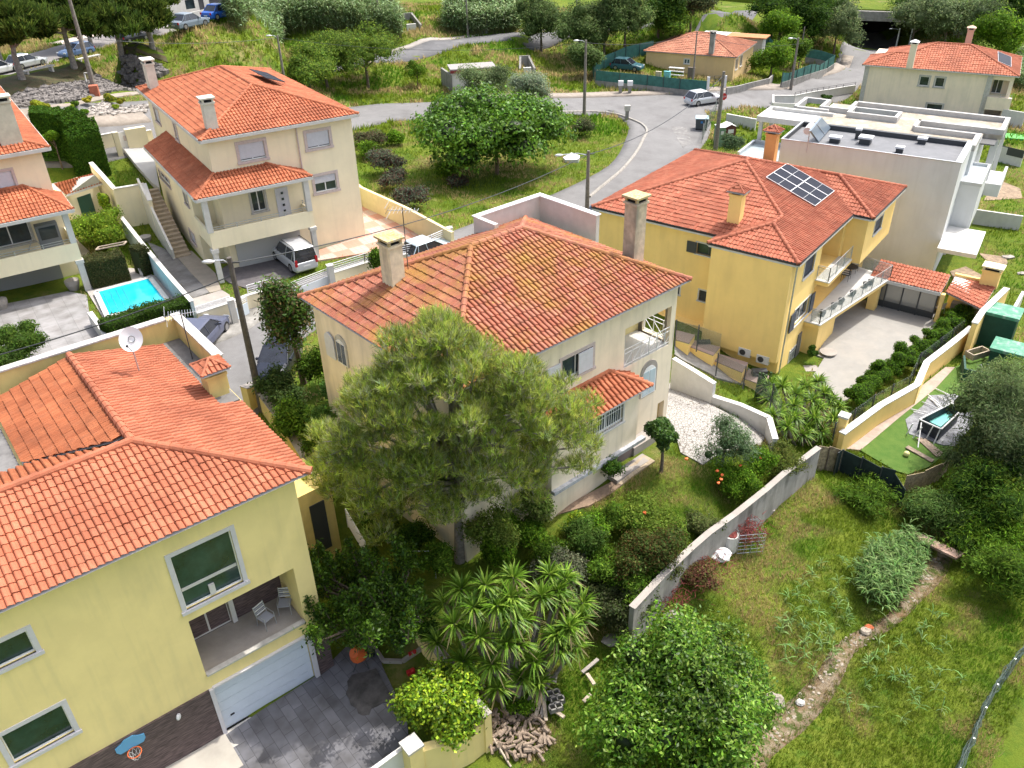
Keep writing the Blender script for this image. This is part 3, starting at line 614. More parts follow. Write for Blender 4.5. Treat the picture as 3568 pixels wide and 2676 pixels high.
f4 += [([r1b, r2, ext], r1b, r2), ([r2, p(16.8, 3.5, z), exm, ext], r2, p(16.8, 3.5, z)), ([p(9.5, 0, z + .01), r1b, ext, exm], p(9.5, 3, z), r1b)]
r4 = make_roof(H4, f4, [(n0, sm), (sm, sm2), (sm2, ap), (pf, sm), (Lr, ap), (ap, ap2), (ap2, p(16.8, 0, z)), (ap2, p(16.8, 14.9, z)), (r1b, ext), (r2, ext), (ext, exm)], RM4, nu=6, capr=.13)
eaveband(H4, [Lr, v1, pf, n0, r1, r1b, r2, p(16.8, 14.9, z), Lr], M['gutter'], .1, .1, -.03, 'gutter')
eaveband(H4, [p(1.5, 14.8, z), p(1.5, 5.6, z), p(.1, 5.6, z), p(.1, .1, z), p(9.6, .1, z), p(9.6, -1.2, z), p(16.7, -1.2, z)], M['white'], .3, .1, -.16, 'eave_board')
W = dict(surround=M['white'], sw=.09)
up1 = (2.35, 4.05, 2.05, 3.3); md = (2.0, 4.6, -1.15, .1); lo = (2.4, 4.25, -3.9 - .2, -3.05)
part_w = body(H4, F4, .35, 16.4, .35, 5.4, -5.2, z, SC4, {'t0': [(*up1, .14), (*md, .14), (*lo, .14), (5.3, 9.3, 1.0, 3.75, 1.3, 0), (5.2, 14.2, -1.65, .62, 1.2, 0)], 's0': []})
body(H4, F4, 1.75, 16.4, 5.4, 14.5, -5.2, z, SC4, {'s0': [(5.55, 7.15, 2.35, 3.1, .14), (5.6, 6.65, -.85, -.1, .14), (8.05, 8.5, -.85, -.15, .14)]}, name='wall')
body(H4, F4, 9.85, 16.4, -.95, .35, .62, z, SC4, {'t0': [(11.8, 13.5, 2.0, 3.0, .14)]}, name='wall')
part('wall', H4, F4, [(-.35 + .35, .35, .35, 5.4, -2.75, z)], SC4)
dg = mat('dark_blue_shutter', (.035, .05, .08), .45, var=.1); ds = mat('dark_shutter', (.05, .055, .06), .5)
window(H4, F4, 't', .35, *up1, **W, style='shutter', sm=dg); window(H4, F4, 't', .35, *md, **W, style='none'); window(H4, F4, 't', .35, *lo, **W, style='none', bars=9)
part('shutter', H4, F4, [(1.2, 1.98, .24, .29, -1.15, .1)], dg); part('shutter', H4, F4, [(4.62, 5.3, .24, .29, -1.15, .1)], dg)
window(H4, F4, 't', -.95, 11.8, 13.5, 2.0, 3.0, **W, style='shutter', sm=dg)
for (a, b, c, d, st) in ((5.55, 7.15, 2.35, 3.1, 0), (5.6, 6.65, -.85, -.1, 1), (8.05, 8.5, -.85, -.15, 1)):
 window(H4, F4, 's', 1.75, a, b, c, d, **W, style='shutter' if st else 'none', sm=ds, fm=ds)
part('shutter', H4, F4, [(1.64, 1.69, 7.15, 7.8, 2.35, 3.1)], ds)
window(H4, F4, 't', 1.65, 5.9, 6.7, 1.1, 3.2, style='none', name='balcony_door', fm=M['white'], depth=.05); window(H4, F4, 't', 1.64, 7.6, 9.0, 1.1, 3.5, style='shutter', sm=mat('green_black_shutter', (.02, .04, .045), .5), fm=M['white'], name='balcony_door', depth=.1)
window(H4, F4, 't', 1.54, 5.6, 6.6, -1.55, .4, style='shutter', sm=dg, name='terrace_door', depth=.05); window(H4, F4, 't', 1.54, 9.8, 11.0, -1.55, .4, style='shutter', sm=dg, name='terrace_door', depth=.05)
mb = MB(); bal = [p(4.3, .36)[:2], p(4.3, -.62)[:2], p(13.9, -2.25)[:2], p(14.5, .36)[:2]]; mb.prism(bal, -1.95, -1.65); bo = mb.build('terrace_slab', SC4, H4)
mb = MB(); q = [p(4.2, .35)[:2], p(4.2, -.72)[:2], p(14.0, -2.36)[:2], p(14.6, .35)[:2]]; mb.prism(q, -1.648, -1.58); mb.build('terrace_edge', M['white'], H4)
gl = bpy.data.materials.new('clear_balustrade'); gl.use_nodes = True; _b = gl.node_tree.nodes['Principled BSDF']; _b.inputs['Base Color'].default_value = (.35, .42, .4, 1); _b.inputs['Alpha'].default_value = .3; _b.inputs['Roughness'].default_value = .1
def glassrail(parent, pts, hgt=.95):
 r = railing(parent, pts, hgt, M['galv'], nrail=1, post=1.4, name='balustrade'); mb = MB()
 for i in range(len(pts) - 1):
  a, b = Vector(pts[i]), Vector(pts[i+1]); mb.bar(a + Vector((0, 0, hgt * .5)), b + Vector((0, 0, hgt * .5)), .012, hgt * .85)
 mb.build('glass_panel', gl, r); return r
glassrail(H4, [p(4.3, -.05, -1.58), p(4.3, -.62, -1.58), p(13.9, -2.25, -1.58), p(14.4, .3, -1.58)])
part('balcony_slab', H4, F4, [(5.0, 9.4, -.5, .36, .72, .98)], SC4); part('balcony_edge', H4, F4, [(4.95, 9.45, -.55, .36, .982, 1.04)], M['white'])
glassrail(H4, [p(5.05, .3, 1.04), p(5.05, -.45, 1.04), p(9.35, -.45, 1.04)])
part('pier', H4, F4, [(4.5, 8.0, -.6, .35, -5, -1.95)], SC4); part('pier', H4, F4, [(12.9, 13.6, -1.9, -1.3, -5, -1.95)], SC4)
part('garage_door', H4, F4, [(8.6, 11.6, -.1, .34, -4.4, -2.2)], mat('grey_blue_door', (.4, .43, .47), .5, var=.05))
part('entrance_door', H4, F4, [(3.5, 4.1, .28, .34, -4.3, -2.3)], mat('grey_door', (.14, .14, .15), .5))
part('lower_wall', H4, F4, [(1.1, 1.75, 5.4, 14, -5.2, -2.4)], SC4)
mb = MB(); mb.tube([p(.55, .25, 3.9), p(.5, .22, 3.7), p(.5, .22, -4.3)], .05, 8); mb.build('downpipe', M['galv'], H4)
ch = chimney(H4, F4, 3.0, 5.35, 3.9, 6.3, .62, .8, SC4, cap='tiles', rm=RM4); c2 = chimney(H4, F4, 14.6, 7.9, 3.9, 6.9, .62, .8, mat('orange_render', (.68, .4, .14), .85, var=.05), cap='tiles', rm=RM4)
def on_facet(P0, Pa, Pb, q):
 "sight line of q with the plane through three points"
 n = (Vector(Pa) - Vector(P0)).cross(Vector(Pb) - Vector(P0)); d = ray(q); d = Vector(d); o = Vector((0, 0, CAM_Z)); k = (Vector(P0) - o).dot(n) / d.dot(n); return o + d * k
cell = bpy.data.materials.new('solar_cells'); cell.use_nodes = True; _n = cell.node_tree.nodes; _l = cell.node_tree.links; _b = _n['Principled BSDF']; _b.inputs['Roughness'].default_value = .4; _b.inputs['Specular IOR Level'].default_value = .08
_u = _n.new('ShaderNodeTexCoord'); _k = _n.new('ShaderNodeTexBrick'); _k.offset = 0; _k.inputs['Scale'].default_value = 1; _k.inputs['Brick Width'].default_value = .16; _k.inputs['Row Height'].default_value = .08; _k.inputs['Mortar Size'].default_value = .006
_k.inputs[1].default_value = (.004, .006, .016, 1); _k.inputs[2].default_value = (.005, .008, .02, 1); _k.inputs[3].default_value = (.03, .035, .05, 1); _l.new(_u.outputs['UV'], _k.inputs['Vector']); _l.new(_k.outputs[0], _b.inputs['Base Color'])
def pvarray(house, cor, nc, nr, split=True, lift=.12, name='solar_panel', fr=M['whitemetal']):
 "cor: four world corners (a,b along a row, then opposite); one thing per panel"
 a, b, c, d = [Vector(v) for v in cor]; nrm = (b - a).cross(d - a).normalized(); nrm = nrm if nrm.z > 0 else -nrm
 for i in range(nc):
  for j in range(nr):
   def q(u, v): return a.lerp(b, u).lerp(d.lerp(c, u), v) + nrm * lift
   u0, u1, v0, v1 = i / nc + .004, (i + 1) / nc - .004, j / nr + .006, (j + 1) / nr - .006
   pts = [q(u0, v0), q(u1, v0), q(u1, v1), q(u0, v1)]; cen = (pts[0] + pts[2]) / 2
   mb = MB()
   for s in range(4): mb.bar(pts[s], pts[(s+1) % 4], .028, .04, up=nrm)
   if split: mb.bar((pts[0] + pts[1]) / 2, (pts[3] + pts[2]) / 2, .014, .02, up=nrm)
   mb.bar(q(u0 + .05 / nc, v0) - nrm * .05, q(u0 + .05 / nc, v1) - nrm * lift * .8, .03); t = mb.build(name, fr, house)
   w_, h_ = (pts[1] - pts[0]).length, (pts[3] - pts[0]).length; V = [tuple(x + nrm * .004) for x in pts] + [tuple(x - nrm * .03) for x in pts]
   npmesh('cells', V, [(0, 1, 2, 3), (7, 6, 5, 4)], cell, t, uv=[(0, 0), (w_, 0), (w_, h_), (0, h_)] * 2)
cn = [on_facet(n0, r1, ap, ('s', 2640 + x / 7.373, 560 + y / 7.373)) for x, y in ((740, 105), (1955, 815), (1455, 1205), (190, 462))]
nm = [['upper', 'lower'], ['right', 'middle', 'left']]
pvarray(H4, cn, 2, 3)
# ================= H2: three storey cream house, upper left
F2 = Frame(('s', 696.2, 491.6), ('s', 1248.6, 396.6), 9.5)
H2 = thing('cream_house', 'cream three-storey house with carport, balcony and outdoor stairs beside the pool garden', 'house', F2.p(5, 8, .4)); p = F2.p
z = 9.5; zr = 11.25; W2, L2 = 10.8, 18.2
a, b, c, d = p(0, 0, z), p(W2, 0, z), p(W2, L2, z), p(0, L2, z); e1, e2 = p(5.4, 5.4, zr), p(5.4, 12.8, zr)
make_roof(H2, [([a, b, e1], a, b), ([b, c, e2, e1], b, c), ([c, d, e2], c, d), ([d, a, e1, e2], d, a)], [(a, e1), (b, e1), (c, e2), (d, e2), (e1, e2)], RM2, nu=6)
eaveband(H2, [d, a, b, c, d], M['white'], .12, .2, -.1)
zp = 6.35; zq = 7.2
a, b, b2, c, d, d2 = p(-1.35, -1.4, zp), p(6.4, -1.4, zp), p(6.4, .5, zp), p(4.0, .5, zq), p(.5, .5, zq), p(.5, 13.0, zq); f_ = p(-1.35, 13.0, zp)
make_roof(H2, [([a, b, c, d], a, b), ([b, b2, c], b, b2), ([f_, a, d, d2], f_, a)], [(a, d), (b, c)], RM2, nu=6, name='porch_roof')
eaveband(H2, [f_, a, b, b2], M['white'], .12, .2, -.1)
q1, q2, q3 = (2.4, 4.1, 7.6, 8.72), (7.05, 8.65, 7.6, 8.68), (7.15, 8.72, 4.5, 5.65)
body(H2, F2, .5, 10.4, .5, 17.7, -1.5, z, SC2, {'t0': [(*q1, .14), (*q2, .14), (*q3, .14), (2.6, 3.5, 4.1, 5.5, .14)], 's0': [(14.5, 15.9, 7.4, 8.4, .14), (9.0, 9.7, 7.4, 8.5, .14)]})
X = dict(surround=M['pinkstone'], sw=.2)
window(H2, F2, 't', .5, *q1, **X, shut=.88); window(H2, F2, 't', .5, *q2, **X, shut=.88); window(H2, F2, 't', .5, *q3, **X, shut=.45); window(H2, F2, 't', .5, 2.6, 3.5, 4.1, 5.5, style='none', surround=M['stone'])
window(H2, F2, 's', .5, 14.5, 15.9, 7.4, 8.4, **X); window(H2, F2, 's', .5, 9.0, 9.7, 7.4, 8.5, **X)
window(H2, F2, 't', .48, 4.25, 5.15, 3.3, 5.4, style='none', name='front_door', fm=M['shutter'], gm=M['shutter'], mull=0, depth=.02)
part('door_light', H2, F2, [(4.62, 4.78, .40, .43, 3.7 + .42 * i, 3.86 + .42 * i) for i in range(4)], M['glass'])
body(H2, F2, -.85, .5, 2.6, 13, -1.5, 6.3, SC2, {'s0': [(8.9, 12.3, 4.15, 4.75, .14), (3.7, 4.7, 4.3, 5.1, .14), (4.4, 5.8, 1.2, 2.0, .14)]}, name='side_wing_wall')
window(H2, F2, 's', -.85, 8.9, 12.3, 4.15, 4.75, style='none', surround=M['pinkstone'], sw=.1, mull=2); window(H2, F2, 's', -.85, 3.7, 4.7, 4.3, 5.1, style='none', surround=M['pinkstone'], sw=.15); window(H2, F2, 's', -.85, 4.4, 5.8, 1.2, 2.0, surround=M['pinkstone'], sw=.12)
part('balcony', H2, F2, [(-.95, 6.1, -1.25, -1.1, 2.85, 4.0), (-.95, -.8, -1.1, 2.6, 2.85, 4.0), (5.95, 6.1, -1.1, .5, 2.85, 4.0), (-.8, 5.95, -1.1, .5, 2.85, 3.15), (-.8, .5, .5, 2.6, 2.85, 3.15)], SC2)
part('column', H2, F2, [(-1.0, -.65, -1.3, -.95, 3.98, 6.25)], M['white']); part('column', H2, F2, [(5.75, 6.1, -1.3, -.95, 3.98, 6.25)], M['white'])
part('column', H2, F2, [(-1.0, -.68, -1.3, -.98, -.5, 2.85), (-1.08, -.6, -1.38, -.9, 2.6, 2.84)], M['white']); part('column', H2, F2, [(5.78, 6.1, -1.3, -.98, -.5, 2.85), (5.7, 6.18, -1.38, -.9, 2.6, 2.84)], M['white'])
railing(H2, [p(-.7, -1.17, 4.0), p(5.8, -1.17, 4.0)], .28, M['galv'], nrail=2, post=1.5); railing(H2, [p(6.02, -1.0, 4.0), p(6.02, .4, 4.0)], .28, M['galv'], nrail=2, post=1.5)
part('garage_door', H2, F2, [(.9, 5.5, .42, .49, .3, 2.5)], mat('pale_grey_door', (.45, .46, .46), .6))
mb = MB(); n = 17
for i in range(n): fbox(mb, F2, -2.45, -1.35, 11.6 - 7.1 * i / n - 7.1 / n, 11.6 - 7.1 * i / n, -.5, 3.6 - 3.1 * (i + 1) / n + .15)
mb.build('staircase', mat('beige_steps', (.42, .34, .24), .8, var=.15, scale=4), H2)
mb = MB(); mb.add([p(-2.62, 4.4, -.5), p(-2.47, 4.4, -.5), p(-2.47, 11.7, -.5), p(-2.62, 11.7, -.5), p(-2.62, 4.4, 1.3), p(-2.47, 4.4, 1.3), p(-2.47, 11.7, 4.5), p(-2.62, 11.7, 4.5)], [(3, 2, 1, 0), (4, 5, 6, 7), (0, 1, 5, 4), (1, 2, 6, 5), (2, 3, 7, 6), (3, 0, 4, 7)]); mb.build('stair_wall', M['white'], H2)
mb = MB(); mb.tube([p(6.4, .42, 9.3), p(6.4, .42, .5)], .05, 8); mb.build('downpipe', M['pinkstone'], H2)
ga = mat('chimney_white_render', (.6, .58, .5), .85, var=.08, scale=3)
chimney(H2, F2, .9, 16.2, 9.3, 11.6, .65, 1.1, ga); chimney(H2, F2, 1.2, 1.3, 9.3, 11.5, .7, .7, ga)
c0 = [on_facet(p(W2, 0, z), p(W2, L2, z), e1, q) for q in (('z2', 0, 615), ('z2', 80, 608), ('z2', 235, 690), ('z2', 110, 690))]
cc = [p(6.9, 7.0, 10.9), p(6.9, 11.0, 10.9), p(8.2, 11.0, 10.45), p(8.2, 7.0, 10.45)]
pvarray(H2, [tuple(v) for v in cc], 2, 1, lift=.3, fr=M['steeldk'], name='solar_collector')
# ================= H1: foreground house, bottom left
F1 = Frame(('s', 1086, 1643), ('s', 848, 1404), 6.15)
H1 = thing('yellow_green_house', 'pale yellow-green house with salmon tiled roof in the lower left foreground', 'house', F1.p(5, 6, -4.2)); p = F1.p
z = 6.15; Pk = p(4.25, 4.5, 7.25); LE = 22
a, n0, s1_, s2 = p(0, LE, z), p(0, 0, z), p(5.9, 0, z), p(5.9, .85, z + .2)
vb = p(12.1, .85, z + .2); Bk = p(12.1, 4.5, 7.25)
fs = [([a, n0, Pk, p(4.25, LE, 7.25)], a, n0), ([n0, s1_, p(5.9, 4.5, 7.25), Pk], n0, s1_), ([p(5.9, .85, z + .21), vb, Bk, p(5.9, 4.5, 7.25)], s2, vb)]
make_roof(H1, fs, [(n0, Pk), (Pk, Bk), (Pk, p(4.25, LE, 7.25))], RM1, nu=8, capr=.15, tile=.228, row=.37, amp=.036, step=.035)
lz = 6.35
make_roof(H1, [([p(12.1, 7.7, lz), p(6.9, 7.7, lz), p(4.9, 4.9, 7.12), p(4.9, 4.5, 7.2), Bk], p(12.1, 7.7, lz), p(6.9, 7.7, lz)), ([p(4.25, 4.6, 7.22), p(4.25, LE, 7.22), p(6.6, LE, 6.4), p(6.6, 7.3, 6.4)], p(6.6, LE, 6.4), p(6.6, 7.3, 6.4))], [], RM1b, nu=8, name='rear_roof', tile=.255, row=.4, amp=.045, step=.04)
U1, U2, U3 = (3.04, 5.1, 2.45, 4.9), (9.52, 12.0, 3.72, 4.68), (9.52, 11.35, -.2, 1.2)
body(H1, F1, .5, 11.8, .5, LE, -5.4, z + .02, SC1, {'s0': [(*U1, .2), (*U2, .2), (*U3, .2), (1.2, 5.17, -.95, 1.92, 1.9), (1.28, 5.1, -4.2, -1.65, .25), (14.5, 16.5, 2.4, 4.6, .2)]})
Y = dict(surround=mat('lilac_white_surround', (.6, .58, .6), .6, var=.05, scale=3), sw=.16)
window(H1, F1, 's', .5, *U1, **Y, style='none', mull=0, gm=M['glassgreen'], label='tall window with a transom and white sill boxes')
part('transom', H1, F1, [(.6, .68, 3.1, 5.05, 3.2, 3.32), (.55, .66, 4.0, 4.2, 2.5, 2.95)], M['white'])
window(H1, F1, 's', .5, *U2, **Y, style='none', mull=0, gm=M['glassgreen']); window(H1, F1, 's', .5, *U3, **Y, style='none', mull=0, gm=M['glassgreen']); window(H1, F1, 's', .5, 14.5, 16.5, 2.4, 4.6, **Y, style='none', mull=0, gm=M['glassgreen'])
part('balcony_back_wall', H1, F1, [(2.4, 2.5, 1.1, 5.3, -1, 2.0)], BRN); part('balcony_floor', H1, F1, [(.53, 2.38, 1.22, 5.15, -.94, -.93)], M['conclight']); part('balcony_sill', H1, F1, [(.4, .62, 1.21, 5.16, -.92, -.85)], M['stone'])
window(H1, F1, 's', 2.4, 3.4, 5.1, -.9, 1.5, style='none', name='balcony_door', depth=.001 + .04, gm=M['glassgreen'], fm=M['white'])
part('door_jamb', H1, F1, [(2.2, 2.39, 3.2, 3.38, -.9, 1.7)], M['white'])
part('stone_cladding', H1, F1, [(.42, .499, 5.25, LE, -4.6, -1.62), (.42, .499, .45, 1.1, -4.6, -1.35)], BRN)
part('garage_surround', H1, F1, [(.38, .55, 1.1, 1.28, -4.3, -1.55), (.38, .55, 5.1, 5.25, -4.3, -1.62), (.38, .55, 1.28, 5.1, -1.65, -1.56)], Y['surround'])
mb = MB()
for i in range(5): fbox(mb, F1, .6, .66, 1.3, 5.08, -4.2 + .5 * i, -4.2 + .5 * i + .485)
gd = mb.build('garage_door', mat('white_blue_door', (.62, .68, .76), .4, var=.03), H1); part('handle', gd, F1, [(.57, .6, 4.62, 4.78, -3.65, -3.58)], M['gutter'])
part('garage_step', H1, F1, [(-.35, .6, 1.2, 5.2, -4.6, -4.2)], M['stone'])
lamp = MB(); c = p(.35, 6.5, -1.95); lamp.ball(c, .13, 10, sc=(.6, 1, 1)); lamp.build('wall_lamp', M['plastic'], H1)
SCp = SC1w
part('parapet', H1, F1, [(12.6, 12.9, .3, LE, 5.2, 7.2), (8.0, 12.6, -.3, 0, 5.2, 7.2), (12.6, 12.9, -.3, .3, 5.2, 7.2)], SCp)
part('parapet_coping', H1, F1, [(12.55, 12.95, .35, LE, 7.2, 7.27), (7.95, 12.95, -.35, .05, 7.2, 7.27)], mat('worn_white_coping', (.52, .5, .47), .8, var=.2, scale=5, stain=(3, .8, (.35, .33, .3))))
part('terrace_floor', H1, F1, [(6.0, 12.58, .01, .9, 5.6, 6.2), (11.9, 12.58, .9, LE, 5.4, 6.2), (6.6, 12.58, 7.8, LE, 5.2, 6.21)], mat('dim_concrete', (.16, .155, .15), .9, var=.2, scale=2))
body(H1, F1, 11.8, 12.9, -.3, LE, -2, 5.2, SC1w, name='rear_wall'); body(H1, F1, 6, 11.9, -.3, .5, -2, 5.6, SC1w, name='side_wall')
_c = F1.loc(('z5', 1740, 1470), 7.35); chimney(H1, F1, _c[0], _c[1], 5.6, 7.2, .8, .75, SCp, cap='tiles', rm=RM1)
# ================= H0: house at the left edge
F0 = Frame(('z1', 410, 1215), ('z1', 0, 715), 9.3); p = F0.p
H0 = thing('cream_house', 'cream house at the left edge with a wide chimney, balcony and grey garage door', 'house', F0.p(6, 4, .6))
z = 9.3; n0, b_, l_, t_ = p(0, 0, z), p(26, 0, z), p(0, 14, z), p(26, 14, z); e1, e2 = p(6, 7, 11.4), p(20, 7, 11.4)
make_roof(H0, [([n0, b_, e2, e1], n0, b_), ([l_, n0, e1], l_, n0), ([t_, l_, e1, e2], t_, l_), ([b_, t_, e2], b_, t_)], [(n0, e1), (l_, e1), (e1, e2)], RM2, nu=6)
eaveband(H0, [b_, n0, l_], M['white'], .14, .22, -.1)
body(H0, F0, .5, 25, .5, 13.5, -1.5, z, SC2, {'s0': [(2.5, 4.2, 6.9, 8.2, .14), (2.6, 6.2, 3.5, 5.6, .14)]})
window(H0, F0, 's', .5, 2.5, 4.2, 6.9, 8.2, surround=M['pinkstone'])
window(H0, F0, 's', .5, 2.6, 6.2, 3.5, 5.6, style='none', mull=2, surround=M['stone'], name='balcony_door')
c = F0.loc(('z1', 165, 1190), 9.55); chimney(H0, F0, c[0] + .3, c[1] + .4, 9.2, 12.2, .8, 1.25, mat('grey_cream_render', (.55, .52, .42), .85, var=.1, scale=3))
co = P(('z5', 605, 162), 6.2); cl = F0.loc(('z5', 605, 162), 6.2); s0, t0 = cl
a, b, c_, d_ = p(s0, t0, 6.2), p(s0, 14, 6.2), p(.5, 14, 7.1), p(.5, t0 + 2.0, 7.1); r_ = p(.5, t0, 6.25)
make_roof(H0, [([b, a, d_, c_], b, a), ([a, r_, d_], a, r_)], [(a, d_), (d_, c_)], RM2, nu=6, name='porch_roof'); eaveband(H0, [r_, a, b], M['white'], .12, .2, -.1)
sx = s0 + .35; tx = t0 + .35
part('balcony', H0, F0, [(sx, sx + .15, tx, 14, 2.8, 3.95), (sx + .15, .5, tx, 14, 2.8, 3.1), (sx + .15, .5, tx, tx + .15, 3.1, 3.95)], SC2)
part('column', H0, F0, [(sx, sx + .35, tx, tx + .35, 3.95, 6.1)], M['white']); part('column', H0, F0, [(sx, sx + .38, tx, tx + .38, -.5, 2.8), (sx - .06, sx + .44, tx - .06, tx + .44, 2.55, 2.79)], M['white'])
railing(H0, [p(sx + .07, tx + .3, 3.95), p(sx + .07, 13.8, 3.95)], .3, M['galv'], nrail=2, post=1.6)
part('garage_door', H0, F0, [(.42, .49, 1.6, 6.6, .5, 2.6)], mat('grey_garage_door', (.3, .31, .33), .5))
# ================= H5: flat-roofed modern house
F5 = Frame(('s', 2722.9, 485.2), ('s', 3351.6, 569.6), 5.3); p = F5.p
H5 = thing('flat_roofed_house', 'large grey-white flat-roofed modern house with roof terrace parapets', 'house', F5.p(6, 8, -3.8))
body(H5, F5, 0, 12.7, 0, 5.9, -5.5, 5.3, SC5, top=False)
part('parapet_inner', H5, F5, [(.03, 12.67, .03, .14, 4.8, 5.298), (.03, .14, .14, 5.9, 4.8, 5.298), (12.35, 12.67, .14, 5.88, 4.8, 5.298), (.14, 12.35, 5.5, 5.88, 4.8, 5.34)], M['steeldk'])
part('parapet_coping', H5, F5, [(-.04, 12.74, -.04, .1, 5.3, 5.36), (-.04, .1, .1, 5.9, 5.3, 5.36), (12.3, 12.74, .1, 5.9, 5.3, 5.36)], M['galv'])
part('roof', H5, F5, [(.1, 12.4, .1, 5.6, 4.7, 4.98)], mat('grey_membrane', (.15, .155, .165), .7, var=.08, scale=1.2, stain=(1.5, .5, (.22, .22, .23))))
body(H5, F5, 0, 12.9, 5.9, 15.7, -5.5, 4.6, SC5, name='rear_wall')
part('roof', H5, F5, [(0.2, 12.9, 5.95, 15.7, 4.58, 4.64), (12.9, 14.2, 11.3, 15.7, 4.3, 4.64)], mat('beige_terrace_roof', (.32, .28, .22), .9, var=.12, scale=1, stain=(.6, .7, (.68, .66, .62))))
wp = mat('white_parapet', (.44, .43, .41), .8, var=.08, scale=2, stain=(2, .5, (.42, .41, .4)))
part('parapet', H5, F5, [(2.1, 14.3, 15.4, 15.75, 4.6, 5.05), (13.95, 14.3, 11.4, 15.4, 4.3, 5.05), (7.9, 13.95, 11.4, 11.75, 4.6, 5.05), (12.5, 12.9, 5.95, 9.6, 4.6, 5.05), (8.0, 12.5, 9.3, 9.62, 4.6, 5.05), (7.8, 8.12, 9.62, 11.75, 4.6, 5.05),
 (1.9, 2.2, 12.4, 15.6, 4.6, 5.05), (-.4, 1.9, 12.4, 12.7, 4.6, 5.05), (-.4, -.1, 12.7, 15.2, 4.6, 5.05), (-2.4, -.4, 14.9, 15.2, 4.6, 5.05), (-2.4, -2.1, 11.6, 14.9, 4.6, 5.05), (-2.1, .6, 11.4, 11.7, 4.6, 5.05)], wp)
part('light_well', H5, F5, [(2.2, 6.3, 11.3, 11.6, 4.64, 5.1), (2.2, 6.3, 13.2, 13.5, 4.64, 5.1), (2.2, 2.5, 11.6, 13.2, 4.64, 5.1), (6.0, 6.3, 11.6, 13.2, 4.64, 5.1)], wp); part('light_well_base', H5, F5, [(2.5, 6.0, 11.6, 13.2, 4.641, 4.67)], mat('dim_well', (.2, .22, .18), .9))
part('light_well_base', H5, F5, [(8.12, 13.95, 9.62, 11.4, 4.2, 4.3)], mat('dark_well', (.12, .12, .12), .9))
part('canopy', H5, F5, [(-4.3, 1.2, 7.3, 7.6, 4.45, 4.9), (-4.3, -4.0, 7.6, 11.2, 4.45, 4.9), (-4.0, 1.2, 10.9, 11.2, 4.45, 4.9), (-4.0, 1.2, 7.6, 10.9, 4.45, 4.62)], M['white'])
part('canopy_post', H5, F5, [(-4.1, -3.8, 7.5, 7.8, -3, 4.45)], M['white']); part('canopy_post', H5, F5, [(-4.1, -3.8, 10.7, 11, -3, 4.45)], M['white'])
body(H5, F5, -4.2, 0, 3.2, 7.3, -5, 2.5, SC5, name='left_wing_wall'); part('left_wing_roof', H5, F5, [(-4.3, 0, 3.1, 7.3, 2.5, 2.6)], mat('blue_grey_roof', (.32, .38, .4), .5, var=.1, scale=2)); part('left_wing_parapet', H5, F5, [(-4.3, -4.1, 3.1, 7.3, 2.6, 2.9), (-4.3, -.2, 7.1, 7.3, 2.6, 2.9), (-2.2, -2.15, 3.1, 7.1, 2.6, 2.64)], M['galv'])
part('balcony_box', H5, F5, [(12.7, 14.1, 3.6, 8.9, -.6, 2.75)], SC5); part('balcony_box_rim', H5, F5, [(12.7, 14.15, 8.7, 8.95, 2.75, 3.0), (13.95, 14.15, 3.55, 8.7, 2.75, 3.0), (12.7, 13.95, 3.55, 3.7, 2.75, 3.0)], M['galv']); part('balcony_box_roof', H5, F5, [(12.7, 13.95, 3.7, 8.7, 2.75, 2.8), (13.2, 13.24, 3.7, 8.7, 2.8, 2.83)], mat('blue_grey_roof2', (.36, .41, .43), .5))
part('terrace_slab', H5, F5, [(12.7, 15.3, -1.6, 3.4, -.75, -.45)], M['white']); part('rear_column', H5, F5, [(13.6, 14.1, 11.5, 12.0, -.5, 4.3)], SC5); part('rear_balcony', H5, F5, [(12.9, 15.2, 9.4, 14.5, .4, .9), (12.9, 15.2, 9.2, 9.4, .4, 1.4), (15.0, 15.2, 9.4, 14.5, .9, 1.4)], SC5)
part('rear_column', H5, F5, [(14.0, 14.3, 15.3, 15.6, -.5, 4.3)], SC5)
# ================= H6: far right cream house
F6 = Frame(('s', 3005.6, 225.7), ('s', 3552, 266.7), 2.2); p = F6.p
H6 = thing('pale_cream_house', 'pale cream two-storey house with red roof at the upper right by the underpass', 'house', F6.p(8, 6, -4.2)); z = 2.2
q = [p(1.5, 0, z), p(16.7, 0, z), p(16.7, 11.55, z), p(1.5, 11.55, z)]; e1, e2 = p(7.27, 5.77, 4.2), p(10.9, 5.77, 4.2)
l = [p(0, 0, z), p(0, 6.2, z), p(3.1, 3.1, 3.27), p(4.6, 3.1, 3.27), p(3.1, 0, z), p(3.1, 6.2, z)]
make_roof(H6, [([q[0], q[1], e2, e1], q[0], q[1]), ([q[1], q[2], e2], q[1], q[2]), ([q[2], q[3], e1, e2], q[2], q[3]), ([q[3], q[0], e1], q[3], q[0]), ([l[0], l[4], l[3], l[2]], l[0], l[4]), ([l[1], l[0], l[2]], l[1], l[0]), ([l[5], l[1], l[2], l[3]], l[5], l[1])],
 [(q[1], e2), (q[2], e2), (q[3], e1), (e1, e2), (l[3], e1), (l[0], l[2]), (l[1], l[2]), (l[2], l[3])], roofmat('coral_tiles', (0.396, 0.115, 0.056), (0.482, 0.174, 0.095), grime=.2), nu=5, tile=.3, row=.45)
eaveband(H6, [q[3], l[1], l[0], q[1], q[2]], M['white'], .1, .12, -.06)
WN = [(6.62, 7.6, .3, 1.35), (8.3, 9.25, .3, 1.35), (8.0, 9.7, -2.6, -1.65)]
body(H6, F6, .35, 16.3, .35, 11, -6, z, SC6, {'t0': [(*x, .12) for x in WN] + [(14.2, 15.9, -.2, 1.6, 1.6, 0), (14.2, 15.9, -3.9, -1.7, 2.5, 0)]})
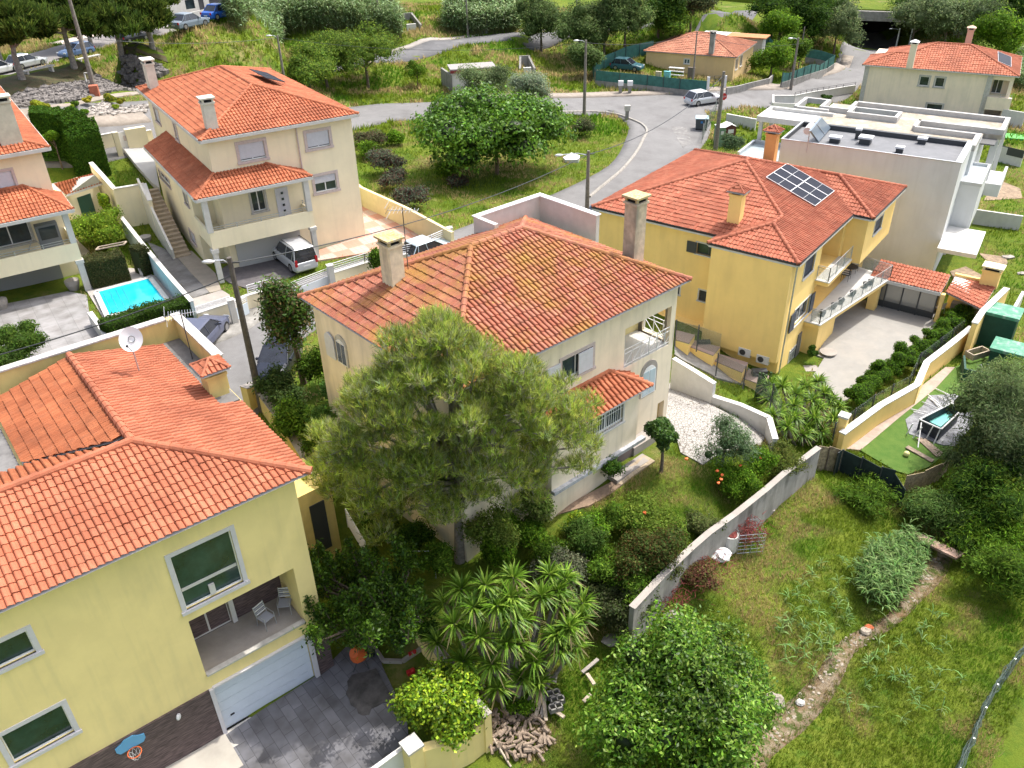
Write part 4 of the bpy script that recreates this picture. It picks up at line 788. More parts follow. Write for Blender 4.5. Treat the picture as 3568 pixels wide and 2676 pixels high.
for x in WN: window(H6, F6, 't', .35, *x, surround=M['stone'], sw=.17, style='none', mull=0)
window(H6, F6, 't', 1.9, 14.3, 15.3, -.15, 1.5, style='none', depth=.04, name='balcony_door'); part('quoin', H6, F6, [(.3, .8, .28, .36, -5, 2.1)], M['stone']); part('quoin', H6, F6, [(13.6, 14.15, .28, .36, -5, 2.1)], M['stone'])
part('balcony', H6, F6, [(14.1, 16.6, -.2, .35, -1.6, -.2)], SC6); railing(H6, [p(14.2, -.1, -.2), p(16.5, -.1, -.2)], .35, M['galv'], nrail=2)
c = F6.loc(('z4', 1190, 540), 2.6); chimney(H6, F6, c[0], c[1], 2.3, 5.0, .7, .6, SC6, cap='pyramid', capm=M['plastic']); c = F6.loc(('z4', 1665, 365), 3.9); chimney(H6, F6, c[0], c[1] + 1.2, 3, 5.4, .7, .7, mat('pinkish_render', (.6, .42, .32), .8), cap='pyramid')
cn = [on_facet(q[1], q[2], e2, v) for v in (('z4', 1912, 432), ('z4', 2022, 478), ('z4', 2022, 560), ('z4', 1915, 515))]
pvarray(H6, [tuple(v) for v in cn], 1, 1, split=False)
# ================= H7: peach bungalow
F7 = Frame(('z3', 1095, 420), ('z3', 1860, 475), 2.0); p = F7.p
H7 = thing('peach_bungalow', 'peach single-storey bungalow with red hipped roof inside a green-screened plot', 'house', F7.p(6, 5, -.6)); z = 2.0
q = [p(0, 0, z), p(12.5, 0, z), p(12.5, 10.8, z), p(0, 10.8, z)]; e1, e2 = p(5.4, 5.4, 3.8), p(7.1, 5.4, 3.8)
make_roof(H7, [([q[0], q[1], e2, e1], q[0], q[1]), ([q[1], q[2], e2], q[1], q[2]), ([q[2], q[3], e1, e2], q[2], q[3]), ([q[3], q[0], e1], q[3], q[0])], [(q[0], e1), (q[1], e2), (q[2], e2), (q[3], e1), (e1, e2)], roofmat('dusty_tiles', (0.430, 0.163, 0.095), (0.516, 0.241, 0.146), grime=.25), nu=5, tile=.3, row=.45)
body(H7, F7, .3, 12.2, .3, 10.5, -2, z, SC7, {'t0': [(5.6, 6.3, .7, 1.3, .1)], 's1': [(1.2, 2.2, .2, 1.5, .1), (3.5, 4.5, .2, 1.5, .1)]})
window(H7, F7, 't', .3, 5.6, 6.3, .7, 1.3, style='none', surround=M['white'], sw=.08); window(H7, F7, 's', 12.2, 1.2, 2.2, .2, 1.5, inward=-1, style='none', surround=M['white'], sw=.08); window(H7, F7, 's', 12.2, 3.5, 4.5, .2, 1.5, inward=-1, style='none', surround=M['white'], sw=.08)
c = F7.loc(('z3', 1655, 440), 2.2); chimney(H7, F7, c[0], c[1], 2, 4.6, .6, .6, M['concrete'])
# -- terrain sheet
def gmat(name, cols, scales, patch, bump=.6):
 m = bpy.data.materials.new(name); m.use_nodes = True; n = m.node_tree.nodes; l = m.node_tree.links; b = n['Principled BSDF']; b.inputs['Roughness'].default_value = .95; b.inputs['Specular IOR Level'].default_value = .1
 tc = n.new('ShaderNodeTexCoord'); src = None
 for (c, prm) in zip(cols, scales):
  if src is None:
   v = n.new('ShaderNodeRGB'); v.outputs[0].default_value = (*c, 1); src = v.outputs[0]; continue
  sc, lo, hi, amt = prm
  ns = n.new('ShaderNodeTexNoise'); ns.inputs['Scale'].default_value = sc; ns.inputs['Detail'].default_value = 8; ns.inputs['Roughness'].default_value = .7; l.new(tc.outputs['Object'], ns.inputs['Vector'])
  cr = n.new('ShaderNodeValToRGB'); cr.color_ramp.elements[0].position = lo; cr.color_ramp.elements[1].position = hi; cr.color_ramp.elements[0].color = (0, 0, 0, 1); cr.color_ramp.elements[1].color = (amt, amt, amt, 1); l.new(ns.outputs['Fac'], cr.inputs[0])
  x = n.new('ShaderNodeMixRGB'); x.inputs[2].default_value = (*c, 1); l.new(cr.outputs[0], x.inputs[0]); l.new(src, x.inputs[1]); src = x.outputs[0]
 l.new(src, b.inputs['Base Color'])
 nb = n.new('ShaderNodeTexNoise'); nb.inputs['Scale'].default_value = 6; nb.inputs['Detail'].default_value = 8; nb.inputs['Roughness'].default_value = .8; l.new(tc.outputs['Object'], nb.inputs['Vector'])
 bp = n.new('ShaderNodeBump'); bp.inputs['Strength'].default_value = bump; bp.inputs['Distance'].default_value = .25; l.new(nb.outputs['Fac'], bp.inputs['Height']); l.new(bp.outputs[0], b.inputs['Normal'])
 return m
GRASS = gmat('grassland', [(.1, .15, .015), (.15, .18, .025), (.05, .1, .012), (.27, .21, .1), (.065, .13, .015)], [None, (.12, .4, .6, .9), (.35, .5, .65, .8), (.16, .56, .7, .8), (1.8, .5, .62, .7)], None)
xs = np.unique(np.concatenate([np.linspace(-1500, -130, 14), np.arange(-130, -60, 4), np.arange(-60, 70, 1.0), np.arange(70, 150, 4), np.linspace(150, 1500, 14)]))
ys = np.unique(np.concatenate([np.linspace(-600, 0, 8), np.arange(0, 8, 2), np.arange(8, 130, 1.0), np.arange(130, 210, 3), np.linspace(215, 2200, 16)]))
X, Y = np.meshgrid(xs, ys); Z = hN(X, Y); I = np.arange(X.size).reshape(X.shape)
gr = npmesh('ground', np.stack([X, Y, Z], -1), np.stack([I[:-1, :-1], I[:-1, 1:], I[1:, 1:], I[1:, :-1]], -1).reshape(-1, 4), GRASS, smooth=True); tag(gr, kind='structure')
def gp(*qs): return [G(q)[:2] for q in qs]
# -- roads, paving, walls
MASK = []   # polygons without grass
def pav(name, pts, m, off=.05, mask=True, kind='structure', **k):
 if mask: MASK.append([tuple(p[:2]) for p in pts])
 return drape(name, pts, m, off, kind=kind, **k)
def strip(name, cpts, wd, m, off=.05, n=5, mask=True, side=0, kerb=None, rise=0):
 c = smoothline([p[:2] for p in cpts], n); w = wd if hasattr(wd, '__len__') else [wd] * len(cpts)
 wi = np.interp(np.linspace(0, len(w) - 1, len(c)), range(len(w)), w); L_, R_ = [], []
 for i, p in enumerate(c):
  a, b = c[max(i-1, 0)], c[min(i+1, len(c)-1)]; dx, dy = b[0]-a[0], b[1]-a[1]; l = math.hypot(dx, dy) or 1; nx, ny = -dy/l, dx/l
  L_.append((p[0] + nx * (wi[i]/2 + side), p[1] + ny * (wi[i]/2 + side))); R_.append((p[0] - nx * (wi[i]/2 - side), p[1] - ny * (wi[i]/2 - side)))
 V, F = [], []; K = max(3, int(max(w) / 1.2) + 1)
 for a, b in zip(L_, R_):
  for k in range(K): t = k / (K - 1); V.append((a[0] + (b[0]-a[0])*t, a[1] + (b[1]-a[1])*t))
 V = np.array(V); Z = hN(V[:, 0], V[:, 1]) + off + rise; top = np.column_stack([V, Z]); ng = len(top); low = top.copy(); low[:, 2] -= .3 + rise
 n_ = len(L_)
 for i in range(n_ - 1):
  for k in range(K - 1): F.append((i*K + k, (i+1)*K + k, (i+1)*K + k + 1, i*K + k + 1))
  F.append((i*K, ng + i*K, ng + (i+1)*K, (i+1)*K)); F.append((i*K + K-1, (i+1)*K + K-1, ng + (i+1)*K + K-1, ng + i*K + K-1))
 o = npmesh(name, np.vstack([top, low]), F, m); o['kind'] = 'structure'
 if mask: MASK.append(L_ + R_[::-1])
 return L_, R_
mainc = [G('z1', -500, 1150), G('z1', 300, 1080), G('z1', 900, 1045), G('z2', 400, 960), G('z2', 1100, 925), G('z3', 0, 885), G('z3', 500, 875), G('z3', 1000, 858), G('z3', 1500, 845), G('z3', 2050, 800), G('z4', 180, 765), G('z4', 480, 700), G('z4', 680, 600), G('z4', 790, 490), G('z4', 850, 415), G('z4', 950, 340)]
mainc[-1] = tuple(np.array(mainc[-2][:2]) + (np.array(mainc[-2][:2]) - np.array(mainc[-3][:2])) * 1.8)
strip('road', mainc, [7, 7, 7, 7, 7, 7.3, 7.5, 7.8, 8.5, 8.5, 7.5, 7, 7, 7, 8, 9], M['asphalt'], .09)
c4 = G('z6', 1560, 560)
side = [G('z3', 1180, 900), G('z3', 1290, 1010), G('z3', 1270, 1150), G('z3', 1080, 1420), G('z7', 420, 200), c4, G('z6', 500, 900), G('z5', 2080, 1220), G('z5', 1820, 1600)]
d_ = np.array(side[-1][:2]) - np.array(side[-2][:2]); side.append(tuple(np.array(side[-1][:2]) + d_ * 3.5))
strip('road', side, [11, 9.5, 7.5, 6.5, 6, 6, 6, 6, 6, 6], M['asphalt'], .115)
pat = mat('old_asphalt_patch', (.17, .165, .16), .95, var=.2, scale=2, stain=(1.5, .8, (.28, .27, .26)))
pav('road', gp(('z3', 1320, 1050), ('z3', 1450, 1060), ('z3', 1500, 1190), ('z3', 1420, 1230), ('z3', 1370, 1150)), pat, .125, mask=False)
PV = mat('pale_pavement', (.29, .25, .21), .95, var=.15, scale=2, bump=.2, stain=(1, .5, (.25, .22, .18)))
L_, R_ = strip('pavement', [G('z3', -200, 820), G('z3', 290, 800), G('z3', 800, 790), G('z3', 1400, 765), G('z3', 1800, 745), G('z3', 2133, 725), G('z4', 200, 700), G('z4', 420, 635), G('z4', 600, 560), G('z4', 680, 470)], 1.6, PV, .1, rise=.13)
strip('pavement', [G('z1', -300, 1010), G('z1', 700, 1010), G('z1', 1215, 980)], 1.4, PV, .1, rise=.13)
strip('pavement', [G('z6', 1300, 500), G('z6', 650, 790), G('z6', 150, 980), G('z5', 1950, 1170), G('z5', 1600, 1300)], 1.3, M['concrete'], .09, rise=.13)
strip('kerb', [G('z3', -100, 945), G('z3', 350, 938), G('z3', 650, 932), G('z3', 850, 950), G('z3', 1000, 1000), G('z3', 1090, 1045), G('z3', 1122, 1095), G('z3', 1085, 1175), G('z3', 1030, 1275), G('z3', 900, 1430), G('z3', 650, 1640)], .22, M['kerb'], .1, rise=.15)
strip('road', [G('z2', 430, 560), G('z2', 560, 545), G('z2', 900, 500), G('z2', 1280, 440), G('z2', 1700, 350), G('z3', 60, 290), G('z3', 600, 245), G('z3', 1150, 200), G('z3', 1690, 112), G('z3', 1950, 90)], 4.2, mat('grey_lane', (.12, .12, .125), .95, var=.12, scale=.8, stain=(.5, .6, (.22, .21, .2))), .1)
strip('pavement', [G('z2', 450, 528), G('z2', 560, 515), G('z2', 1280, 385), G('z2', 1700, 310), G('z3', 60, 255), G('z3', 600, 225)], .8, M['conclight'], .12)
strip('road', [G('z1', -400, 690), G('z1', 100, 560), G('z1', 500, 440), G('z1', 900, 330), G('z1', 1400, 230), G('z1', 1800, 120), G('z1', 2250, 20)], 6.5, mat('pale_asphalt', (.22, .205, .2), .95, var=.1, scale=.7), .12)
strip('pavement', [G('z1', 450, 370), G('z1', 900, 265), G('z1', 1500, 140), G('z1', 2050, 30)], 2.0, mat('pinkish_paving', (.5, .43, .38), .95, var=.1, scale=1), .14)
rockm = mat('grey_rubble', (.17, .155, .145), .95, var=.4, scale=3.5, bump=1, bscale=5)
def rubble(name, label, poly, n, r0, r1, m, cat='rocks', asstuff=True):
 xs_ = [q[0] for q in poly]; ys_ = [q[1] for q in poly]; mb = MB(); k = 0; t = 0
 while k < n and t < n * 20:
  t += 1; x, y = rnd.uniform(min(xs_), max(xs_)), rnd.uniform(min(ys_), max(ys_))
  if not inpoly(x, y, poly): continue
  r = rnd.uniform(r0, r1); mb.ball((x, y, h(x, y) + r * .15), r, 6, sc=(rnd.uniform(.7, 1.4), rnd.uniform(.7, 1.3), rnd.uniform(.6, 1)), jit=.2); k += 1
 o = mb.build(name, m); tag(o, label, cat, kind='stuff'); MASK.append(poly); return o
def inpoly(x, y, P_):
 c = False; j = len(P_) - 1
 for i in range(len(P_)):
  if (P_[i][1] > y) != (P_[j][1] > y) and x < (P_[j][0]-P_[i][0]) * (y-P_[i][1]) / (P_[j][1]-P_[i][1]) + P_[i][0]: c = not c
  j = i
 return c
rk = gp(('z1', 0, 860), ('z1', 350, 740), ('z1', 700, 690), ('z1', 1000, 610), ('z1', 1300, 535), ('z1', 1400, 590), ('z1', 1200, 720), ('z1', 700, 830), ('z1', 200, 890))
rubble('rock_slope', 'band of grey rubble rocks below the pines', rk, 1500, .2, .42, rockm)
pav('path', gp(('z1', -100, 940), ('z1', 250, 905), ('z1', 600, 860), ('z1', 1170, 760), ('z1', 1180, 780), ('z1', 620, 885), ('z1', 200, 930), ('z1', -100, 970)), PV, .1)
wr = gp(('z1', 680, 965), ('z1', 780, 900), ('z1', 870, 850), ('z1', 960, 910), ('z1', 1200, 885), ('z1', 1200, 935), ('z1', 850, 965))
rubble('stone_kerb', 'low pale stone edging round the roadside planting bed', wr, 220, .2, .4, mat('pale_rubble', (.33, .3, .27), .95, var=.3, scale=5, bump=.8, bscale=8))
# --- paving of the plots
pav('ground', gp(('z1', -60, 680), ('z1', 300, 600), ('z1', 620, 520), ('z1', 1000, 440), ('z1', 1330, 400), ('z1', 1390, 520), ('z1', 1000, 600), ('z1', 640, 690), ('z1', 300, 740), ('z1', -60, 860)), mat('shaded_pine_soil', (.085, .06, .03), .95, scale=2, bump=.5, col2=(.05, .06, .02)), .06)  # brown soil under the pines; their shade is put into its dark tone
pink = bpy.data.materials.new('pink_white_patio_tiles'); pink.use_nodes = True; _n = pink.node_tree.nodes; _l = pink.node_tree.links; _b = _n['Principled BSDF']; _t = _n.new('ShaderNodeTexCoord'); _m = _n.new('ShaderNodeMapping'); _m.inputs['Rotation'].default_value = (0, 0, -F2.a)
_c2 = _n.new('ShaderNodeTexChecker'); _c2.inputs['Scale'].default_value = .8; _c2.inputs[1].default_value = (.46, .24, .17, 1); _c2.inputs[2].default_value = (.48, .37, .31, 1)
_k = _n.new('ShaderNodeTexBrick'); _k.offset = 0; _k.inputs['Scale'].default_value = 1; _k.inputs['Brick Width'].default_value = .4; _k.inputs['Row Height'].default_value = .4; _k.inputs['Mortar Size'].default_value = .02; _k.inputs[3].default_value = (.55, .27, .2, 1)
_l.new(_t.outputs['Object'], _m.inputs[0]); _l.new(_m.outputs[0], _c2.inputs['Vector']); _l.new(_m.outputs[0], _k.inputs['Vector']); _l.new(_c2.outputs[0], _k.inputs[1]); _l.new(_c2.outputs[0], _k.inputs[2]); _l.new(_k.outputs[0], _b.inputs['Base Color']); _b.inputs['Roughness'].default_value = .8
pav('patio', gp(('z6', 870, 20), ('z6', 1560, 400), ('z6', 1270, 485), ('z6', 512, 600), ('z6', 500, 520), ('z6', 900, 380)), pink, .12)
pav('path', gp(('z6', 884, 60), ('z6', 1600, 345), ('z6', 1560, 400), ('z6', 884, 95)), mat('terracotta_border', (.42, .14, .08), .8, var=.15, scale=4), .14)
DK = mat('dark_paving', (.12, .11, .115), .9, var=.15, scale=3, bump=.2)
def slabs(name, c1, c2, cm, wd=.5, hh=.5, ang=0, off=.5, ms=.012):
 m = bpy.data.materials.new(name); m.use_nodes = True; n = m.node_tree.nodes; l = m.node_tree.links; b = n['Principled BSDF']; t = n.new('ShaderNodeTexCoord'); mp = n.new('ShaderNodeMapping'); mp.inputs['Rotation'].default_value = (0, 0, -ang)
 k = n.new('ShaderNodeTexBrick'); k.offset = off; k.inputs['Scale'].default_value = 1; k.inputs['Brick Width'].default_value = wd; k.inputs['Row Height'].default_value = hh; k.inputs['Mortar Size'].default_value = ms
 k.inputs[1].default_value = (*c1, 1); k.inputs[2].default_value = (*c2, 1); k.inputs[3].default_value = (*cm, 1); l.new(t.outputs['Object'], mp.inputs[0]); l.new(mp.outputs[0], k.inputs['Vector'])
 ns = n.new('ShaderNodeTexNoise'); ns.inputs['Scale'].default_value = 1.2; ns.inputs['Detail'].default_value = 8; l.new(t.outputs['Object'], ns.inputs['Vector']); mx = n.new('ShaderNodeMixRGB'); mx.blend_type = 'MULTIPLY'; mx.inputs[0].default_value = .8
 cr = n.new('ShaderNodeValToRGB'); cr.color_ramp.elements[0].position = .3; cr.color_ramp.elements[1].position = .65; cr.color_ramp.elements[0].color = (.45, .43, .4, 1); l.new(ns.outputs['Fac'], cr.inputs[0]); l.new(k.outputs[0], mx.inputs[1]); l.new(cr.outputs[0], mx.inputs[2]); l.new(mx.outputs[0], b.inputs['Base Color']); b.inputs['Roughness'].default_value = .85
 return m
pav('driveway', gp(('z5', 1990, 560), ('z6', 400, 460), ('z6', 500, 520), ('z6', 512, 605), ('z6', 480, 640), ('z6', 190, 780), ('z5', 2133, 850), ('z5', 1900, 780), ('z5', 1780, 700)), DK, .08)
pav('driveway', gp(('z5', 1220, 440), ('z5', 1420, 520), ('z5', 1580, 700), ('z5', 1730, 860), ('z5', 1570, 915), ('z5', 1400, 720)), slabs('grey_pavers', (.2, .195, .19), (.25, .24, .235), (.2, .19, .18), .3, .15, F2.a), .08)
pav('driveway', gp(('z5', 1425, 520), ('z5', 1585, 515), ('z5', 1780, 700), ('z5', 1830, 840), ('z5', 1735, 862), ('z5', 1580, 700)), mat('beige_concrete', (.31, .27, .22), .9, var=.08, scale=2), .085)
pav('driveway', gp(('z5', 1575, 915), ('z5', 1835, 840), ('z5', 1900, 880), ('z5', 1890, 1005), ('z5', 1640, 1090)), M['conclight'], .09)
pav('path', gp(('z1', 1000, 1235), ('z1', 1170, 1212), ('z1', 1290, 1380), ('z1', 1330, 1600), ('z1', 1270, 1560), ('z1', 1120, 1390)), mat('white_path', (.42, .42, .42), .8), .5)
pav('driveway', gp(('z5', -200, 1000), ('z5', 60, 950), ('z5', 560, 850), ('z5', 720, 880), ('z5', 740, 1040), ('z5', 880, 1240), ('z5', 330, 1400), ('z5', -200, 1500)), slabs('marbled_paving', (.27, .265, .265), (.31, .3, .3), (.2, .2, .2), .9, .9, F0.a), .08)
pav('patio', gp(('z5', 600, 380), ('z5', 740, 520), ('z5', 700, 640), ('z5', 1100, 660), ('z5', 1280, 720), ('z5', 1480, 890), ('z5', 1350, 1000), ('z5', 860, 1080), ('z5', 720, 850), ('z5', 600, 500)), mat('white_pool_deck', (.4, .37, .34), .8, var=.05, scale=3), .09)
W_ = bpy.data.materials.new('pool_water'); W_.use_nodes = True; _b = W_.node_tree.nodes['Principled BSDF']; _b.inputs['Base Color'].default_value = (.03, .55, .62, 1); _b.inputs['Roughness'].default_value = .05
_nn = W_.node_tree.nodes; _t = _nn.new('ShaderNodeTexCoord'); _w = _nn.new('ShaderNodeTexNoise'); _w.inputs['Scale'].default_value = 1.2; _cr = _nn.new('ShaderNodeValToRGB'); _cr.color_ramp.elements[0].color = (.012, .42, .55, 1); _cr.color_ramp.elements[1].color = (.03, .52, .62, 1); _cr.color_ramp.elements[0].position = .35; _cr.color_ramp.elements[1].position = .65
W_.node_tree.links.new(_t.outputs['Object'], _w.inputs['Vector']); W_.node_tree.links.new(_w.outputs['Fac'], _cr.inputs[0]); W_.node_tree.links.new(_cr.outputs[0], _b.inputs['Base Color']); _w2 = _nn.new('ShaderNodeTexNoise'); _w2.inputs['Scale'].default_value = 5; _bw = _nn.new('ShaderNodeBump'); _bw.inputs['Strength'].default_value = .35; W_.node_tree.links.new(_t.outputs['Object'], _w2.inputs['Vector']); W_.node_tree.links.new(_w2.outputs['Fac'], _bw.inputs['Height']); W_.node_tree.links.new(_bw.outputs[0], _b.inputs['Normal'])
pool = gp(('z5', 802, 876), ('z5', 1250, 765), ('z5', 1400, 960), ('z5', 900, 1090)); zpl = sum(h(*q) for q in pool) / 4
o = drape('water', pool, W_, .32, flat=zpl); o['kind'] = 'structure'
pt = thing('swimming_pool', 'small turquoise swimming pool behind the clipped hedge', 'pool', (pool[0][0], pool[0][1], zpl)); mb = MB()
for i in range(4): mb.bar((*pool[i], zpl + .3), (*pool[(i+1) % 4], zpl + .3), .3, .1)
mb.build('coping', M['white'], pt)
st_ = MB(); a, b, c = Vector((*pool[0], zpl)), Vector((*pool[3], zpl)), Vector((*pool[1], zpl))
for i in range(4): st_.bar(a.lerp(b, .1) + (c - a).normalized() * (.35 + .4 * i) + Vector((0, 0, .33)), a.lerp(b, .9) + (c - a).normalized() * (.35 + .4 * i) + Vector((0, 0, .33)), .07, .012)
st_.build('step_edge', mat('pool_step', (.02, .33, .4), .4), pt)
pav('driveway', gp(('x1', 1450, 1700), ('x1', 1860, 1400), ('x2', 540, 880), ('x2', 780, 640), ('x2', 1000, 640), ('x2', 1050, 830), ('x2', 1250, 1250), ('x2', 1270, 1450), ('x2', 950, 1700), ('x2', 0, 1850)), slabs('slate_paving', (.13, .13, .145), (.19, .19, .21), (.09, .09, .1), .8, .4, F1.a), .08)
pav('pavement', [F1.p(.5, 5.2)[:2], F1.p(-1.3, 5.2)[:2], F1.p(-1.3, 22)[:2], F1.p(.5, 22)[:2]], mat('cream_paving', (.4, .37, .32), .85, var=.1, scale=1), .11)
pav('patio', gp(('x2', 800, 905), ('x2', 850, 890), ('x2', 910, 880), ('x2', 1000, 850), ('x2', 1040, 930), ('x2', 1130, 1080), ('x2', 1240, 1150), ('x2', 1235, 1185), ('x2', 1180, 1195), ('x2', 1140, 1150), ('x2', 1060, 1130), ('x2', 1000, 1165), ('x2', 960, 1180), ('x2', 940, 1235), ('x2', 890, 1240), ('x2', 850, 1220), ('x2', 840, 1180), ('x2', 790, 1150), ('x2', 775, 1100), ('x2', 750, 1060), ('x2', 770, 1010), ('x2', 760, 960)), mat('dark_yard_patch', (.075, .07, .068), .7, var=.4, scale=2), .12)  # irregular blotchy dark patch laid over the slate paving
cal = bpy.data.materials.new('white_cobbles'); cal.use_nodes = True; _n = cal.node_tree.nodes; _l = cal.node_tree.links; _b = _n['Principled BSDF']; _t = _n.new('ShaderNodeTexCoord'); _v = _n.new('ShaderNodeTexVoronoi'); _v.feature = 'DISTANCE_TO_EDGE'; _v.inputs['Scale'].default_value = 6
_r = _n.new('ShaderNodeValToRGB'); _r.color_ramp.elements[0].position = .02; _r.color_ramp.elements[1].position = .09; _r.color_ramp.elements[0].color = (.12, .1, .08, 1); _r.color_ramp.elements[1].color = (.36, .345, .32, 1); _l.new(_t.outputs['Object'], _v.inputs['Vector']); _l.new(_v.outputs[0], _r.inputs[0]); _l.new(_r.outputs[0], _b.inputs['Base Color']); _b.inputs['Roughness'].default_value = .85
pav('patio', gp(('y3', 1200, 60), ('y3', 1340, 40), ('y3', 1700, 250), ('y3', 2110, 480), ('y3', 2060, 560), ('y3', 1700, 640), ('y3', 1580, 720), ('y3', 1400, 620), ('y3', 1380, 540), ('y3', 1250, 420)), cal, .1)
pav('path', gp(('y3', 840, 850), ('y3', 1100, 640), ('y3', 1190, 690), ('y3', 910, 890)), slabs('sandstone_slabs', (.4, .32, .22), (.46, .37, .26), (.2, .17, .1), .8, .8, F3.a), .1)
pav('path', gp(('y3', 840, 850), ('y3', 910, 890), ('y3', 640, 1060), ('y3', 250, 1180), ('y3', 0, 1240), ('y3', 0, 1170), ('y3', 450, 1050)), mat('brown_path', (.24, .17, .12), .95, var=.2, scale=3, bump=.3), .08)
pav('driveway', [F4.p(14.2, -.9)[:2], F4.p(14, -5.6)[:2]] + gp(('z8', 1440, 1100), ('z8', 1290, 1250), ('z8', 900, 1500), ('y4', 800, 60), ('y4', 620, 230), ('y4', 540, 100), ('z8', 380, 1560), ('z8', 480, 1400)) + [F4.p(4.6, -.7)[:2], F4.p(8.4, -.5)[:2], F4.p(8.5, .3)[:2], F4.p(12.7, .3)[:2]], mat('pale_drive_concrete', (.28, .27, .25), .9, var=.06, scale=1, stain=(.5, .45, (.36, .33, .29))), .1)
pav('turf', gp(('y4', 780, 600), ('y4', 1400, 90), ('z8', 1560, 1480), ('z8', 1700, 1400), ('z8', 1850, 1250), ('z8', 2050, 1250), ('z8', 2000, 1500), ('y4', 1790, 60), ('y4', 1700, 400), ('y4', 1560, 570), ('y4', 1340, 740), ('y4', 1170, 800), ('y4', 1070, 770)), mat('artificial_turf', (.055, .125, .012), .9, var=.12, scale=2, col2=(.085, .15, .02), bump=.4), .1)
pav('path', gp(('y4', 640, 590), ('y4', 780, 600), ('y4', 1400, 90), ('z8', 1560, 1480), ('z8', 1480, 1480), ('y4', 1300, 60)), mat('pinkish_concrete', (.38, .3, .25), .9, var=.15, scale=2, stain=(1, .5, (.25, .2, .17))), .12)
pav('path', gp(('z7', 1350, 1250), ('z7', 1620, 1400), ('z7', 2133, 1640), ('y4', 80, 130), ('y3', 2000, 60), ('z7', 1690, 1560), ('z7', 1350, 1370)), M['concrete'], .1)
strip('path', [G('y4', 1480, 1390), G('x4', 1400, 40), G('x4', 1230, 240), G('x4', 1050, 430), G('x4', 800, 580), G('x4', 640, 700), G('x4', 530, 900), G('x4', 400, 1080), G('x4', 200, 1280), G('x4', -50, 1500), G('x3', 2000, 1750)], [1.0, .9, .7, .6, .7, .8, .9, 1.1, 1.2, 1, .8], gmat('creek_mud', [(.2, .145, .09), (.3, .25, .18), (.18, .09, .035), (.05, .08, .012)], [None, (3, .45, .6, .8), (1.2, .55, .7, .8), (2.2, .5, .6, .9)], None), .05, mask=False)
for _i in range(9):
 _a = [G('y4', 1480, 1390), G('x4', 1400, 40), G('x4', 1230, 240), G('x4', 1050, 430), G('x4', 800, 580), G('x4', 640, 700), G('x4', 530, 900), G('x4', 400, 1080), G('x4', 200, 1280), G('x4', -50, 1500)][_i:_i+2]; MASK.append([(_a[0][0] - .22, _a[0][1] + .1), (_a[0][0] + .22, _a[0][1] - .1), (_a[1][0] + .22, _a[1][1] - .1), (_a[1][0] - .22, _a[1][1] + .1)])
for q in ([('z8', 1650, 640), ('z8', 1800, 720), ('z8', 1780, 800), ('z8', 1560, 760), ('z8', 1520, 680)], [('z8', 1760, 530), ('z8', 1980, 560), ('z8', 2000, 620), ('z8', 1840, 610)], [('z4', 1900, 1480), ('z4', 2100, 1560), ('z4', 2120, 1640), ('z4', 1800, 1659)]):
 pav('ground', gp(*q), M['soil'], .05)
for x in (F1, F3, F4, F2, F5, F6, F7, F0):
 pass
for F_, r in ((F1, (0, 13, -.5, 22)), (F3, (0, 14, -1.2, 11.5)), (F4, (0, 17, -1, 15)), (F2, (-1.2, 10.6, -1.3, 18)), (F5, (-4, 15, -.1, 16)), (F6, (0, 16.5, 0, 11.5)), (F7, (0, 12.5, 0, 11)), (F0, (-3, 26, -.3, 14))):
 MASK.append([F_.p(r[0], r[2])[:2], F_.p(r[1], r[2])[:2], F_.p(r[1], r[3])[:2], F_.p(r[0], r[3])[:2]])
# -- walls and fences
def ap(*qs, a=1.0): return [A(q, a)[:2] for q in qs]
GW = mat('grey_retaining_wall', (.33, .315, .29), .9, var=.15, scale=1.5, stain=(1.1, 1.0, (.1, .095, .08)), bump=.2)
rt = [P2(q, -1.3) for q in (('x3', 1000, 330), ('y3', 1250, 1620), ('y3', 1480, 1400), ('y3', 1640, 1262), ('y3', 1850, 1112), ('y3', 2110, 905), ('y4', 160, 770), ('y4', 440, 560))]
fwall('retaining_wall', 'stained grey concrete retaining wall between the garden and the wild field', rt, 1, .22, GW, cap=.04, capm=M['conclight'], top=[-1.35] * 8)
bw = [P2(q, .35) for q in (('z7', 1345, 1395), ('z7', 1520, 1480), ('z7', 1690, 1565))]
fwall('boundary_wall', 'tall white wall between the cobbled patio and the yellow house ramp', bw, 1, .22, M['white'], cap=.04, top=[.35, .2, .05])
b2 = [bw[-1]] + [P2(q, -.75) for q in (('y3', 1900, 215), ('y3', 2133, 320), ('y4', 80, 500))]
fwall('boundary_wall', 'lower white wall running behind the olive tree and yuccas', b2, 1, .22, M['white'], cap=.04, top=[-.75] * 4)
